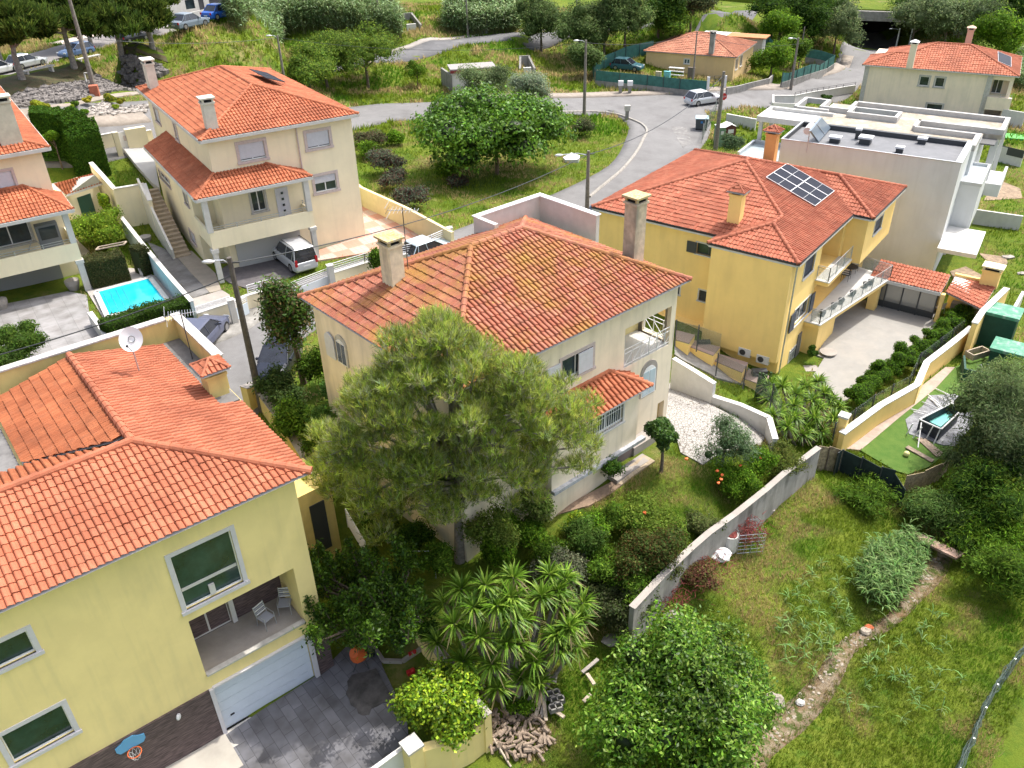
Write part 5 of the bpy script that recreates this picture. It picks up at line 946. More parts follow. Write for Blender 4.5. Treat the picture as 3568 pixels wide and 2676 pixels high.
def netfence(name, label, pts, ht, m, postm=None, off=0, group=None, step=2.4, cat='fence', thick=.03, wob=0):
 t = thing(name, label, cat, (pts[0][0], pts[0][1], h(*pts[0][:2])), group); mb = MB(); pm = MB()
 for i in range(len(pts) - 1):
  a, b = pts[i][:2], pts[i+1][:2]; L = math.hypot(b[0]-a[0], b[1]-a[1]); n = max(1, round(L / step))
  for k in range(n):
   q = [(a[0] + (b[0]-a[0]) * (k + j) / n, a[1] + (b[1]-a[1]) * (k + j) / n) for j in (0, 1)]; z0, z1 = [h(*x) + off for x in q]
   zt = [z0 + ht + rnd.uniform(-wob, wob), z1 + ht + rnd.uniform(-wob, wob)]
   nx, ny = -(b[1]-a[1]) / L * thick, (b[0]-a[0]) / L * thick
   mb.prism([q[0], q[1], (q[1][0] + nx, q[1][1] + ny), (q[0][0] + nx, q[0][1] + ny)], [z0, z1, z1, z0], [zt[0], zt[1], zt[1], zt[0]])
   if postm: pp = MB(); pp.cyl((q[0][0] - nx * 1.6, q[0][1] - ny * 1.6), .035, z0 - .3, z0 + ht + .12, 6); pp.build('post', postm, t)
 mb.build('netting', m, t); return t
mesh_m = bpy.data.materials.new('wire_mesh'); mesh_m.use_nodes = True; _b = mesh_m.node_tree.nodes['Principled BSDF']; _b.inputs['Base Color'].default_value = (.1, .14, .12, 1); _b.inputs['Alpha'].default_value = .2
netfence('mesh_fence', 'dark green wire mesh fence on posts above the ramp', [bw[0], bw[1], bw[2]], 1.2, mesh_m, M['steeldk'], off=3.2, step=3)
netfence('mesh_fence', 'green wire fence behind the white wall by the olive tree', b2, 1.0, mesh_m, M['steeldk'], off=2.2, step=3)
hw = ap(('y4', 630, 455), ('y4', 950, 220), ('y4', 1250, 50), ('z8', 1330, 1430), ('z8', 1500, 1300), ('z8', 1700, 1140), a=1.35)
fwall('boundary_wall', 'long yellow garden wall with white coping below the row of round bushes', hw, 1.35, .3, SC4, cap=.07)
h2_ = ap(('z8', 1725, 1110), ('z8', 1790, 1010), ('z8', 1990, 820), a=2.5)
fwall('boundary_wall', 'taller yellow wall with white top behind the tiled barbecue shelter', h2_, 2.5, .3, SC4, cap=.08)
netfence('mesh_fence', 'low green fence in the hedge along the yellow wall', [(q[0] - .35, q[1] + .3) for q in hw], .8, mesh_m, M['steeldk'], off=1.0, step=2)
pq = ap(('y4', 650, 310), a=2.0)[0]; t = thing('gate_pillar', 'pale yellow gate pillar with a white cap at the near end of the long wall', 'pillar', (*pq, h(*pq))); mb = MB(); mb.box((*pq, h(*pq) + .8), (.45, .45, 2.4), F4.a); mb.build('shaft', SC4, t); mb = MB(); mb.box((*pq, h(*pq) + 2.06), (.55, .55, .12), F4.a); mb.build('cap', M['white'], t)
fr = ap(('z5', 1620, 1010), ('z5', 1900, 920), ('z5', 2050, 860), ('z6', 190, 790), a=1.1)
fwall('boundary_wall', 'cream street wall with white railing in front of the paved drive', fr, 1.0, .22, SC2, cap=.05)
fr2 = ap(('z6', 640, 640), ('z6', 900, 560), ('z6', 1280, 480), ('z6', 1625, 330), a=1.3)
fwall('boundary_wall', 'cream street wall with horizontal white rails right of the garage gate', fr2, .9, .22, SC2, cap=.05)
def hrail(label, pts, off, ht=.6, name='fence_rail', nr=4, cat='railing'):
 t = thing(name, label, cat, (pts[0][0], pts[0][1], h(*pts[0][:2]) + off)); railing(t, [(q[0], q[1], h(*q[:2]) + off) for q in pts], ht, M['whitemetal'], nrail=nr, post=1.8, r=.025, name='rails'); return t
hrail('white horizontal railing on the street wall of the tiled patio', fr2, .95); hrail('white railing on the wall by the drive entrance', fr[2:], 1.05); hrail('white railing left of the small street gate', fr[:2], 1.05, .35)
for q, lb in ((('z6', 190, 790), 'white gate post with a rounded cap left of the wide gate'), (('z6', 615, 640), 'taller white gate post right of the wide gate'), (('z6', 1600, 330), 'white end post where the railing meets the yellow wall'), (('z5', 1905, 925), 'cream gate pillar beside the small white street gate')):
 x = A(q, 1.6)[:2]; t = thing('gate_post', lb, 'post', (*x, h(*x)), 'gate posts of the upper cream house'); mb = MB(); mb.box((*x, h(*x) + .7), (.35, .35, 2.0), F2.a); mb.build('shaft', M['white'], t); mb = MB(); mb.box((*x, h(*x) + 1.73), (.42, .42, .06), F2.a); mb.build('cap', M['white'], t)
g1, g2 = A(('z6', 230, 800), 1.4)[:2], A(('z6', 590, 660), 1.4)[:2]; t = thing('sliding_gate', 'wide white sliding gate to the carport', 'gate', (*g1, h(*g1))); mb = MB(); za, zb_ = h(*g1), h(*g2); mb.bar((*g1, za + .5), (*g2, zb_ + .5), .06, .85); mb.build('panel', mat('gate_white', (.66, .7, .74), .5), t); railing(t, [(*g1, za + .95), (*g2, zb_ + .95)], .5, M['whitemetal'], nrail=4, post=2.5, r=.02, name='rails')
g1, g2 = A(('z5', 1935, 930), 1.4)[:2], A(('z5', 2030, 880), 1.4)[:2]; t = thing('street_gate', 'small pale blue-white street gate with bars', 'gate', (*g1, h(*g1))); mb = MB(); mb.bar((*g1, h(*g1) + .5), (*g2, h(*g2) + .5), .05, .95); mb.build('panel', mat('gate_pale', (.55, .62, .68), .5), t); railing(t, [(*g1, h(*g1) + 1.0), (*g2, h(*g2) + 1.0)], .45, M['whitemetal'], nrail=4, post=1, r=.02, name='rails')
yb = ap(('z6', 1625, 330), ('z6', 1250, 130), ('z6', 870, -40), ('z2', 780, 1450), a=1.9)
fwall('boundary_wall', 'yellow garden wall between the tiled patio and the open field', yb, 1.7, .25, mat('light_yellow_wall', (.68, .58, .33), .85, var=.04, scale=1, stain=(1, .3, (.5, .42, .25))))
ub = ap(('z1', 750, 1345), ('z1', 850, 1455), ('z1', 942, 1560), ('z1', 1190, 1520), ('z1', 1240, 1659), a=3.0)
fwall('retaining_wall', 'cream retaining wall round the raised lawn beside the outdoor stairs', ub, 3.0, .25, SC2, cap=.06)
pw = ap(('z5', 1000, 220), ('z5', 1190, 460), ('z5', 1390, 700), ('z5', 1580, 915), a=1.7)
fwall('boundary_wall', 'wall with white top between the pool and the paved drive', pw, 1.6, .2, mat('blue_grey_wall', (.42, .52, .55), .8, var=.08, scale=2), cap=.05)
fwall('boundary_wall', 'cream wall end by the pool garden below the satellite dish', ap(('z5', 740, 1010), ('z5', 830, 1130), ('z5', 890, 1250), a=.9), .9, .3, M['white'])
bk = ap(('z1', 750, 1120), ('z1', 940, 1085), a=1.2); fwall('boundary_wall', 'cream wall left of the white rear gate', bk, 1.1, .22, SC2, cap=.05)
bk = ap(('z1', 1160, 1080), ('z1', 1245, 1065), a=1.2); fwall('boundary_wall', 'short cream wall between the rear gate and the house', bk, 1.1, .22, SC2, cap=.05)
x = A(('z1', 1110, 1060), 1.9)[:2]; t = tag(MB().box((*x, h(*x) + .8), (1.6, .5, 2.3), F2.a).build('gate_pillar', SC2), 'broad cream pillar right of the white rear gate', 'pillar')
x = A(('z1', 945, 1090), 1.9)[:2]; t = tag(MB().box((*x, h(*x) + .8), (.4, .4, 2.2), F2.a).build('gate_pillar', SC2), 'narrow cream pillar left of the white rear gate', 'pillar')
g1, g2 = A(('z1', 965, 1100), 1.7)[:2], A(('z1', 1062, 1080), 1.7)[:2]; t = thing('garden_gate', 'white metal rear gate at the top of the white path', 'gate', (*g1, h(*g1))); mb = MB(); mb.bar((*g1, h(*g1) + .9), (*g2, h(*g2) + .9), .06, 1.7); mb.build('panel', M['plastic'], t); mb = MB(); m_ = ((g1[0]+g2[0])/2 - .05, (g1[1]+g2[1])/2 - .06); mb.box((*m_, h(*m_) + 1.2), (.4, .05, .4), F2.a); mb.build('letter_box', M['pinkstone'], t)
a, b, c, d = [P(q, z) for q, z in ((('z5', 545, 42), 4.0), (('z5', 840, -55), 4.0), (('z1', 780, 1435), 4.9), (('z1', 415, 1510), 4.9))]
t = thing('annexe', 'small annexe with an orange tiled lean-to roof and green door', 'outbuilding', a); make_roof(t, [([a, b, c, d], a, b)], [], RM2, nu=6)
aa = math.atan2(b[1]-a[1], b[0]-a[0]); mm = ((a[0]+b[0])/2 - math.sin(aa) * 1.6, (a[1]+b[1])/2 + math.cos(aa) * 1.6); LL = math.hypot(b[0]-a[0], b[1]-a[1]); mb = MB(); mb.box((*mm, 2.1), (LL - .3, 2.4, 3.9), aa); mb.build('wall', SC2, t)
mb = MB(); dq = (a[0] + (b[0]-a[0]) * .5 - math.sin(aa) * .36, a[1] + (b[1]-a[1]) * .5 + math.cos(aa) * .36); mb.box((*dq, 2.2), (1.1, .06, 2.4), aa); mb.build('door', mat('green_door', (.04, .1, .07), .5), t); eaveband(t, [a, b], M['white'], .12, .15, -.08)
sw = [F1.p(5.8, -1.9)[:2], F1.p(3.0, -1.75)[:2]]
s1w = [P2(q, z) for q, z in ((('z5', 2010, 1640), 1.4), (('y2', 0, 40), 1.2), (('y2', 240, 360), .6), (('y2', 455, 700), .1))]
fwall('boundary_wall', 'thick yellow wall with pale top between the salmon roof and the magnolia', s1w, 1.5, .45, SC1w, cap=.05, capm=M['conclight'], top=[1.4, 1.2, .6, .1])
s2w = [P2(q, -2.2) for q in (('x2', 1290, 400), ('x2', 1450, 600), ('x2', 1610, 850), ('x2', 1760, 1050), ('x2', 1920, 1230))]
fwall('boundary_wall', 'yellow yard wall between the slate yard and the yuccas', s2w, 1.9, .3, SC1, cap=.05, capm=M['conclight'], top=[-2.2] * 5)
s3w = [P2(q, -2.6) for q in (('x2', 1900, 1240), ('x2', 1740, 1350), ('x2', 1560, 1440), ('x2', 1340, 1500))]
fwall('boundary_wall', 'yellow front wall beside the white sliding gate at the bottom', s3w, 1.7, .35, SC1, cap=.0, top=[-2.6] * 4)
gq = [P2(q, -2.5) for q in (('x2', 1250, 1470), ('x2', 960, 1680))]; t = thing('sliding_gate', 'white sliding gate at the bottom edge of the photo', 'gate', (*gq[0], -4.3)); mb = MB(); mb.bar((*gq[0], -3.4), (*gq[1], -3.4), .08, 1.7); mb.build('panel', M['plastic'], t); mb = MB(); mb.bar((*gq[0], -2.5), (*gq[1], -2.5), .16, .1); mb.build('top_rail', M['white'], t)
x = P2(('x2', 1290, 1470), -2.2); t = thing('gate_pillar', 'yellow gate pillar with grey cap at the bottom edge', 'pillar', (*x, -4.3)); mb = MB(); mb.box((*x, -3.3), (.55, .55, 2.2), F1.a); mb.build('shaft', SC1, t); mb = MB(); mb.box((*x, -2.16), (.65, .65, .1), F1.a); mb.build('cap', M['stone'], t)
nf = ap(('z3', 700, 580), ('z3', 900, 600), ('z3', 1130, 620), ('z3', 1400, 650), ('z3', 1620, 670), a=1.9)
fwall('boundary_wall', 'grey block base wall of the green-screened bungalow plot', nf, .7, .2, M['concrete']); netfence('screen_fence', 'green windbreak netting along the front of the bungalow plot', nf, 1.2, M['greennet'], M['steeldk'], off=.7)
nf = ap(('z3', 1790, 660), ('z3', 1870, 650), a=1.8) + ap(('z3', 1960, 680), ('z3', 2133, 640), ('z4', 60, 610), a=1.0)
fwall('boundary_wall', 'grey block wall right of the bungalow gate', nf, .9, .2, M['concrete'])
nf = ap(('z4', 140, 600), ('z4', 380, 530), ('z4', 520, 490), ('z4', 575, 455), ('z4', 460, 420), ('z4', 340, 400), a=2.0)
fwall('boundary_wall', 'low grey wall curving beside the road bend', nf, .8, .2, M['concrete']); netfence('screen_fence', 'green netting fence on the wall along the road bend', nf, 1.2, M['greennet'], M['steeldk'], off=.8)
nf = ap(('z3', 690, 560), ('z3', 680, 480), ('z3', 950, 380), ('z3', 1180, 330), a=1.8); netfence('screen_fence', 'green netting fence at the back left of the bungalow plot', nf, 1.7, M['greennet'], M['steeldk']); netfence('screen_fence', 'green netting fence behind the bungalow', ap(('z3', 1850, 270), ('z3', 2133, 300), ('z4', 60, 330), a=1.8), 1.7, M['greennet'], M['steeldk'])
nf = ap(('z4', 60, 790), ('z4', 240, 790), ('z4', 380, 760), ('z4', 520, 740), ('z4', 640, 720), ('z4', 740, 705), a=1.0); fwall('boundary_wall', 'white garden wall with dark rails along the road before the far right house', nf, 1.0, .2, M['white'], cap=.05); t = thing('fence_rail', 'dark railing on the white garden wall by the road', 'railing', (*nf[1], h(*nf[1]))); railing(t, [(q[0], q[1], h(*q) + 1.0) for q in nf[1:]], .4, M['steeldk'], nrail=2, post=1.5, name='rails')
fwall('boundary_wall', 'low white wall beside the junction grass', ap(('z3', 1785, 930), ('z3', 2030, 975), a=1.3), 1.2, .25, M['white'])
fwall('boundary_wall', 'white plot wall in front of the flat-roofed house', ap(('z4', 60, 800), ('z4', 60, 870), ('z4', 320, 880), a=1.3), 1.6, .2, M['white'])
fwall('boundary_wall', 'grey-white wall across the lawn at the right edge', ap(('z8', 1740, 155), ('z8', 2130, 210), a=1.4), 1.3, .2, M['white'])
fwall('boundary_wall', 'white wall running down beside the green sheds', ap(('z8', 2133, 830), ('z8', 2060, 960), a=1.4), 1.3, .2, M['white'])
fwall('boundary_wall', 'white wall with black panels at the far right edge', ap(('z4', 1960, 900), ('z4', 2150, 930), a=1.8), 1.8, .2, M['white']); fwall('boundary_wall', 'white and black fence by the green court at the right edge', ap(('z4', 1920, 1200), ('z4', 2140, 1250), a=1.6), 1.6, .2, M['white'])
netfence('screen_fence', 'black screening on the wall by the green court', ap(('z4', 1925, 1195), ('z4', 2140, 1245), a=1.7), .8, M['steeldk'], off=.9)
bn = [P2(('y4', 590, 640), -2.4), P2(('y4', 640, 610), -2.4), P2(('y4', 800, 670), -2.4), P2(('y4', 960, 740), -2.4), P2(('y4', 1070, 780), -2.5)]
t = netfence('screen_fence', 'sagging dark green netting screen in front of the turf yard', bn, 1.5, M['blacknet'], M['steeldk'], off=-.1, wob=.12, step=1.2); bn2 = [P2(('y4', 1070, 780), -2.5), P2(('y4', 1150, 930), -3.0)]
netfence('screen_fence', 'folded end of the dark netting hanging into the field', bn2, 1.4, M['blacknet'], None, off=-.2, wob=.15, step=.8)
netfence('cane_screen', 'brown cane screen at the corner of the yellow wall', [P2(('y4', 440, 560), -1.9), P2(('y4', 530, 560), -2.0), P2(('y4', 640, 590), -2.2)], 1.5, M['cane'], M['bark'], wob=.15, step=.8)
netfence('cane_screen', 'torn cane screen on the near side of the turf yard', [P2(('y4', 1160, 830), -2.9), P2(('y4', 1320, 765), -2.7), P2(('y4', 1480, 660), -2.5), P2(('y4', 1560, 560), -2.4)], 1.2, M['cane'], None, wob=.2, step=.8)
gmf = [P2(q, -3.6) for q in (('x4', 1590, 1680), ('x4', 1700, 1430), ('x4', 1800, 1180), ('x4', 1890, 1000), ('x4', 2030, 800), ('x4', 2160, 640))]
netfence('mesh_fence', 'slack wire mesh fence in the lower right corner', gmf, 1.1, mesh_m, M['galv'], off=0, wob=.08, step=1.5)
tt = MB()
for k in range(14):
 pts = [(q[0] + rnd.uniform(-.1, .1), q[1] + rnd.uniform(-.1, .1), h(*q) + .25 + .06 * k + rnd.uniform(-.1, .1)) for q in smoothline(gmf, 4)]; tt.tube(pts, .012, 4)
tag(tt.build('fence_wire', mat('dull_green_wire', (.06, .09, .075), .7)), 'bundle of green fence wires sagging along the mesh fence', 'wire', kind='stuff')
# -- vegetation
ORD = 'first second third fourth fifth sixth seventh eighth ninth tenth eleventh twelfth thirteenth fourteenth fifteenth sixteenth'.split()
def unit(n, rg): v = rg.normal(size=(n, 3)); return v / np.linalg.norm(v, axis=1, keepdims=True)
def leaves(pos, nrm, ln, wd, rg, along=None):
 "quads: pos (n,3) centres, nrm normals, returns V,F with 4 verts each (diamond leaf)"
 n = len(pos); r = unit(n, rg) if along is None else along
 t = r - (r * nrm).sum(1, keepdims=True) * nrm; t /= np.linalg.norm(t, axis=1, keepdims=True) + 1e-9; b = np.cross(nrm, t)
 L = (ln * rg.uniform(.7, 1.3, n))[:, None]; W = (wd * rg.uniform(.7, 1.2, n))[:, None]
 V = np.stack([pos - t * L / 2, pos + b * W / 2 - nrm * W * .15, pos + t * L / 2, pos - b * W / 2 - nrm * W * .15], 1); return V.reshape(-1, 3), np.arange(4 * n).reshape(n, 4)
def tint(n, cols, rg, var=.22, rep=4, w=None):
 c = np.array(cols)[rg.choice(len(cols), n, p=w)]; c = c * rg.normal(1, var, (n, 1)).clip(.45, 1.8) * rg.normal(1, .07, (n, 3)).clip(.7, 1.3); return np.repeat(c, rep, 0)
def lobes(c, r, n, rg, flat=1.0, size=(.3, .45), low=-.5):
 out = []
 for i in range(n):
  d = unit(1, rg)[0]
  while d[2] < low: d = unit(1, rg)[0]
  k = rg.uniform(.45, .78); s = rg.uniform(*size)
  out.append((c[0] + d[0]*r[0]*k, c[1] + d[1]*r[1]*k, c[2] + d[2]*r[2]*k, s*r[0], s*r[1], s*r[2]*flat))
 return np.array(out)
def crown(name, parent, lob, n, ln, wd, cols, m, seed=1, up=.35, shell=.55, core=0, corecol=None, var=.22, lobevar=.18, clump=0, w=None, droop=0):
 rg = np.random.default_rng(seed); wt = lob[:, 3] * lob[:, 4]; wt = wt / wt.sum(); k = rg.choice(len(lob), n, p=wt)
 d = unit(n, rg); d[:, 2] = np.where((d[:, 2] < -.3) & (rg.random(n) < .6), -d[:, 2], d[:, 2]); rad = (shell + (1 - shell) * rg.random(n) ** .5)
 if clump:   # gather leaves in twigs
  nc = max(1, n // clump); kc = rg.choice(len(lob), nc, p=wt); dc = unit(nc, rg); dc[:, 2] = np.where((dc[:, 2] < -.3) & (rg.random(nc) < .6), -dc[:, 2], dc[:, 2]); rc = shell + (1 - shell) * rg.random(nc) ** .5
  j = rg.integers(0, nc, n); k = kc[j]; d = dc[j]; rad = rc[j]
 pos = lob[k, :3] + d * rad[:, None] * lob[k, 3:6]
 if clump: pos = pos + rg.normal(0, ln * .75, (n, 3))
 nr = d * .8 + unit(n, rg) * .75 + np.array([0, 0, up]); nr /= np.linalg.norm(nr, axis=1, keepdims=True)
 V, F = leaves(pos, nr, ln, wd, rg); lv = rg.normal(1, lobevar, len(lob)).clip(.55, 1.5); C = tint(n, cols, rg, var, 4, w) * np.repeat(lv[k], 4)[:, None]
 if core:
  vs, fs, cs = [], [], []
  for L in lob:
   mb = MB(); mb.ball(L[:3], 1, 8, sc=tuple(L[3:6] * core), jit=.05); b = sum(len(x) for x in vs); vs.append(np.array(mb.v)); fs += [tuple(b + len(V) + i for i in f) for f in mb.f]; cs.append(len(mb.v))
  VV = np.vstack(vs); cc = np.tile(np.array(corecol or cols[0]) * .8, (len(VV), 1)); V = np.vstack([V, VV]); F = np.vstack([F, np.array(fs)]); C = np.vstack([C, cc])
 return npmesh(name, V, F, m, parent, cols=C)
def trunk(parent, base, top, r, lob=None, m=None, nb=6, seed=1, name='trunk', lean=.1, extra=None):
 rg = random.Random(seed); mb = MB(); b = Vector(base); t = Vector(top); pts = [b - Vector((0, 0, .3))] + [b.lerp(t, k / 4) + Vector((rg.uniform(-1, 1), rg.uniform(-1, 1), 0)) * lean * (k / 4) for k in range(5)]
 mb.tube(pts, [r * 1.25] + [r * (1.1 - .16 * k) for k in range(5)], 8)
 if lob is not None:
  idx = list(range(len(lob))); rg.shuffle(idx)
  for i in idx[:nb]:
   e = Vector(lob[i][:3]); s = b.lerp(t, rg.uniform(.55, 1)); mid = s.lerp(e, .5) + Vector((0, 0, rg.uniform(0, .3) * (e - s).length * .5)); mb.tube([s, mid, e], [r * .5, r * .3, r * .1], 6)
 if extra: extra(mb)
 return mb.build(name, m or M['bark'], parent, smooth=True)
def tree(name, label, q, above, rxp, rzp, cols, n, ln, wd, cat='tree', nl=14, m='leaf', seed=1, base=None, tr=.18, group=None, flat=1, size=(.3, .45), low=-.5, core=0, shell=.5, up=.35, clump=0, bark=None, ryf=1.0, lobevar=.18, var=.22, w=None, corecol=None, trk=True, nb=6):
 "crown centred on the sight line of q, `above` metres over the ground; rxp,rzp half sizes in photo pixels"
 c = A(q, above); s = pxm(c); rg = np.random.default_rng(seed); rx, rz = rxp * s, rzp * s
 g = h(c[0], c[1]); b = base or (c[0], c[1], g); b = (b[0], b[1], h(b[0], b[1])); rz = min(rz, max(above * .98, .2))
 t = thing(name, label, cat, b, group); lob = lobes(c, (rx, rx * ryf, rz), nl, rg, flat, size, low); lob[0, :3] = c; lob[0, 3:6] = np.array((rx, rx * ryf, rz)) * .62
 crown('crown', t, lob, n, ln, wd, cols, M[m], seed, up, shell, core, corecol, var, lobevar, clump, w)
 if trk: trunk(t, b, (c[0], c[1], c[2] - rz * .1), tr, lob, bark, nb, seed)
 return t
def bush(name, label, q, above, rxp, rzp, cols, n, ln, wd, cat='bush', nl=8, seed=1, group=None, core=.7, **k):
 k.setdefault('trk', False); return tree(name, label, q, above, rxp, rzp, cols, n, ln, wd, cat, nl, seed=seed, group=group, core=core, **k)
FIG = [(.075, .17, .014), (.12, .24, .025), (.045, .11, .01)]; OLV = [(.13, .18, .075), (.19, .25, .11), (.08, .12, .045)]; GRN = [(.09, .19, .012), (.14, .25, .02), (.055, .12, .01)]; DRK = [(.022, .06, .008), (.04, .09, .01), (.06, .12, .014)]
LIME = [(.2, .3, .02), (.3, .36, .03), (.12, .22, .02)]; PIN = [(.1, .15, .025), (.16, .2, .03), (.06, .1, .02)]; MED = [(.075, .15, .014), (.12, .21, .022), (.05, .1, .012)]
# ---- the big pine
def pinetree(label, base, lob, ntuft, seed, nlen=.2, nw=.022, per=9, cols=PIN, trk=.3, top=None, nb=26, group=None):
 rg = np.random.default_rng(seed); t = thing('pine_tree', label, 'tree', base, group); wt = lob[:, 3] ** 2; wt /= wt.sum(); k = rg.choice(len(lob), ntuft, p=wt); d = unit(ntuft, rg); d[:, 2] = np.where(d[:, 2] < -.1, -d[:, 2] * rg.random(ntuft), d[:, 2])
 pos = lob[k, :3] + d * (.35 + .65 * rg.random(ntuft) ** .5)[:, None] * lob[k, 3:6]; ax = d * .45 + np.array([0, 0, .8]) + rg.normal(0, .3, (ntuft, 3)); ax /= np.linalg.norm(ax, axis=1, keepdims=True)
 P_ = np.repeat(pos, per, 0); X_ = np.repeat(ax, per, 0); n = len(P_); sp = unit(n, rg); dr = X_ + sp * .55; dr /= np.linalg.norm(dr, axis=1, keepdims=True); P_ = P_ + X_ * rg.uniform(-.5, .5, (n, 1)) * nlen * 1.3
 L = nlen * rg.uniform(.7, 1.25, (n, 1)); sd_ = np.cross(dr, unit(n, rg)); sd_ /= np.linalg.norm(sd_, axis=1, keepdims=True); sd_ *= nw / 2
 V = np.stack([P_ - sd_, P_ + sd_, P_ + dr * L + sd_ * .35, P_ + dr * L - sd_ * .35], 1).reshape(-1, 3); tc = tint(ntuft, cols, rg, .25, 1) * rg.normal(1, .1, len(lob)).clip(.6, 1.4)[k][:, None]; C = np.repeat(tc, per * 4, 0) * rg.normal(1, .12, (n * 4, 1)).clip(.6, 1.4)
 npmesh('crown', V, np.arange(4 * n).reshape(n, 4), M['needle'], t, cols=C)
 trunk(t, base, top or (base[0], base[1], lob[:, 2].max() - 1), trk, lob, M['barkgrey'], nb, seed, lean=.25, extra=lambda mb: _tw(mb, lob, seed)); return t
def _tw(tw, lob, seed):
 rr = random.Random(seed)
 for i in range(len(lob)):
  for _ in range(3):
   c = Vector(lob[i][:3]); e = c + Vector((rr.uniform(-1, 1) * lob[i][3], rr.uniform(-1, 1) * lob[i][4], rr.uniform(-.4, .8) * lob[i][5])) * .9; tw.tube([c, (c + e) / 2 + Vector((0, 0, -.08)), e], [.03, .02, .008], 4)
pb = G('y2', 1690, 1500); rg = np.random.default_rng(3); kz = []
top = vline(pb, ('o', 960, 700))
CRN = [(690, 940), (740, 860), (800, 780), (860, 720), (950, 690), (1010, 720), (1090, 770), (1160, 800), (1220, 820), (1250, 860), (1290, 920), (1270, 1000), (1230, 1060), (1170, 1110), (1100, 1090), (1040, 1060), (980, 1100), (900, 1150), (820, 1160), (740, 1090), (680, 1030)]
pd_ = np.array(pb[:2]) / np.linalg.norm(pb[:2]); Dp = np.linalg.norm(pb[:2]); lob = []; rr = random.Random(21)
while len(lob) < 230:
 x, y = rr.uniform(680, 1290), rr.uniform(690, 1200)
 ed = rr.uniform(690, 1160)
 if not inpoly(x, y, CRN) or (x > 1010 and y > 1000 and rr.random() < .3): continue
 cx_, cy_ = (x - 985) / 300, (y - 930) / 240; dep = math.sqrt(max(.05, 1 - cx_**2 - cy_**2)); d = ray(('o', x, y)); off = rr.choice([-1, -1, -1, 1, 0]) * 3.6 * dep * rr.uniform(.6, 1)
 k = (Dp + off) / (d[:2] @ pd_)
 if CAM_Z - k < pb[2] + 2.6: k = CAM_Z - pb[2] - 2.6 - rr.uniform(0, .8)
 r = rr.uniform(.45, .8); lob.append((d[0] * k, d[1] * k, CAM_Z - k, r, r, r * .68))
for (x, y) in [(1080, 800), (1040, 765), (1120, 830), (1060, 850), (1000, 760), (1100, 880), (1150, 850), (1170, 890), (1030, 820), (1130, 910), (1080, 940), (820, 830), (850, 800)]: d = ray(('o', x, y)); k = (Dp - 1.2) / (d[:2] @ pd_); lob.append((d[0] * k, d[1] * k, CAM_Z - k, .8, .8, .65))
lob = np.array(lob)
pinetree('large Aleppo pine with airy yellow-green crown standing before the central house', pb, lob, 31000, 5, nlen=.22, nw=.019, per=8, cols=[(.27, .36, .06), (.4, .47, .1), (.15, .21, .04), (.28, .31, .16)], trk=.24, top=(pb[0] + .1, pb[1] + .2, pb[2] + 6.5), nb=70)
# ---- pines upper left
for i, (q, bq, rx, rz, nl, lb) in enumerate([(('z1', 180, 260), ('z1', 185, 660), 105, 85, 12, 'dark pine at the far left over the parked white car'), (('z1', 520, 190), ('z1', 615, 560), 95, 85, 12, 'dark pine behind the tall lamp post at the upper left'), (('z1', 950, 200), ('z1', 1010, 470), 150, 85, 16, 'broad dark pine over the parked black car'), (('z1', 1330, 170), ('z1', 1260, 400), 75, 80, 10, 'rightmost dark pine at the top left, beside the grey saloon'), (('z1', 30, 60), ('z1', 20, 540), 100, 80, 10, 'pine in the top left corner of the photo'), (('z1', 720, 40), ('z1', 760, 400), 130, 70, 10, 'pine at the top edge behind the other pines'), (('z1', 1250, 10), ('z1', 1180, 300), 100, 60, 8, 'pine crown touching the top edge beside the white house')]):
 b_ = G(bq); zc = vline(b_[:2], q); k_ = math.hypot(b_[0], b_[1]) / math.hypot(*ray(q)[:2]); c = (float(ray(q)[0]) * k_, float(ray(q)[1]) * k_, zc); s = pxm(c); rg = np.random.default_rng(40 + i); L = lobes(c, (rx * s, rx * s, rz * s), nl, rg, .8); pinetree(lb, b_, L, 3600, 60 + i, nlen=.6, nw=.12, per=7, cols=[(.035, .065, .012), (.055, .095, .016), (.1, .15, .025)], trk=.28, nb=8, group='pines above the rock slope')
# ---- broadleaf and others
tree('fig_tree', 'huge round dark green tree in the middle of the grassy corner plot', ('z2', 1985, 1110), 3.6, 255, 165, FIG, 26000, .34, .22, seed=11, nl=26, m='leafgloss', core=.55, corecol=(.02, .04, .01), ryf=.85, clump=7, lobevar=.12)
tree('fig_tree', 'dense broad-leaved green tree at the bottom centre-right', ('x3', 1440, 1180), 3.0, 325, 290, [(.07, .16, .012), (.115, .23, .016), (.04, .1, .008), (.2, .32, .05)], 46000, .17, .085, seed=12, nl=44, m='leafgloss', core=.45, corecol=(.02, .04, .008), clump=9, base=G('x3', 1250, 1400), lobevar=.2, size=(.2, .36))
tree('olive_tree', 'silver-grey olive tree behind the big round tree', ('z2', 1890, 690), 3.2, 105, 65, OLV, 9000, .22, .09, seed=13, core=.5, clump=6)
tree('olive_tree', 'silver-grey tree at the right shoulder of the big round tree', ('z3', 150, 760), 3.6, 75, 75, [(.2, .25, .17), (.25, .3, .2), (.12, .16, .09)], 7000, .22, .09, seed=14, core=.5, clump=6)
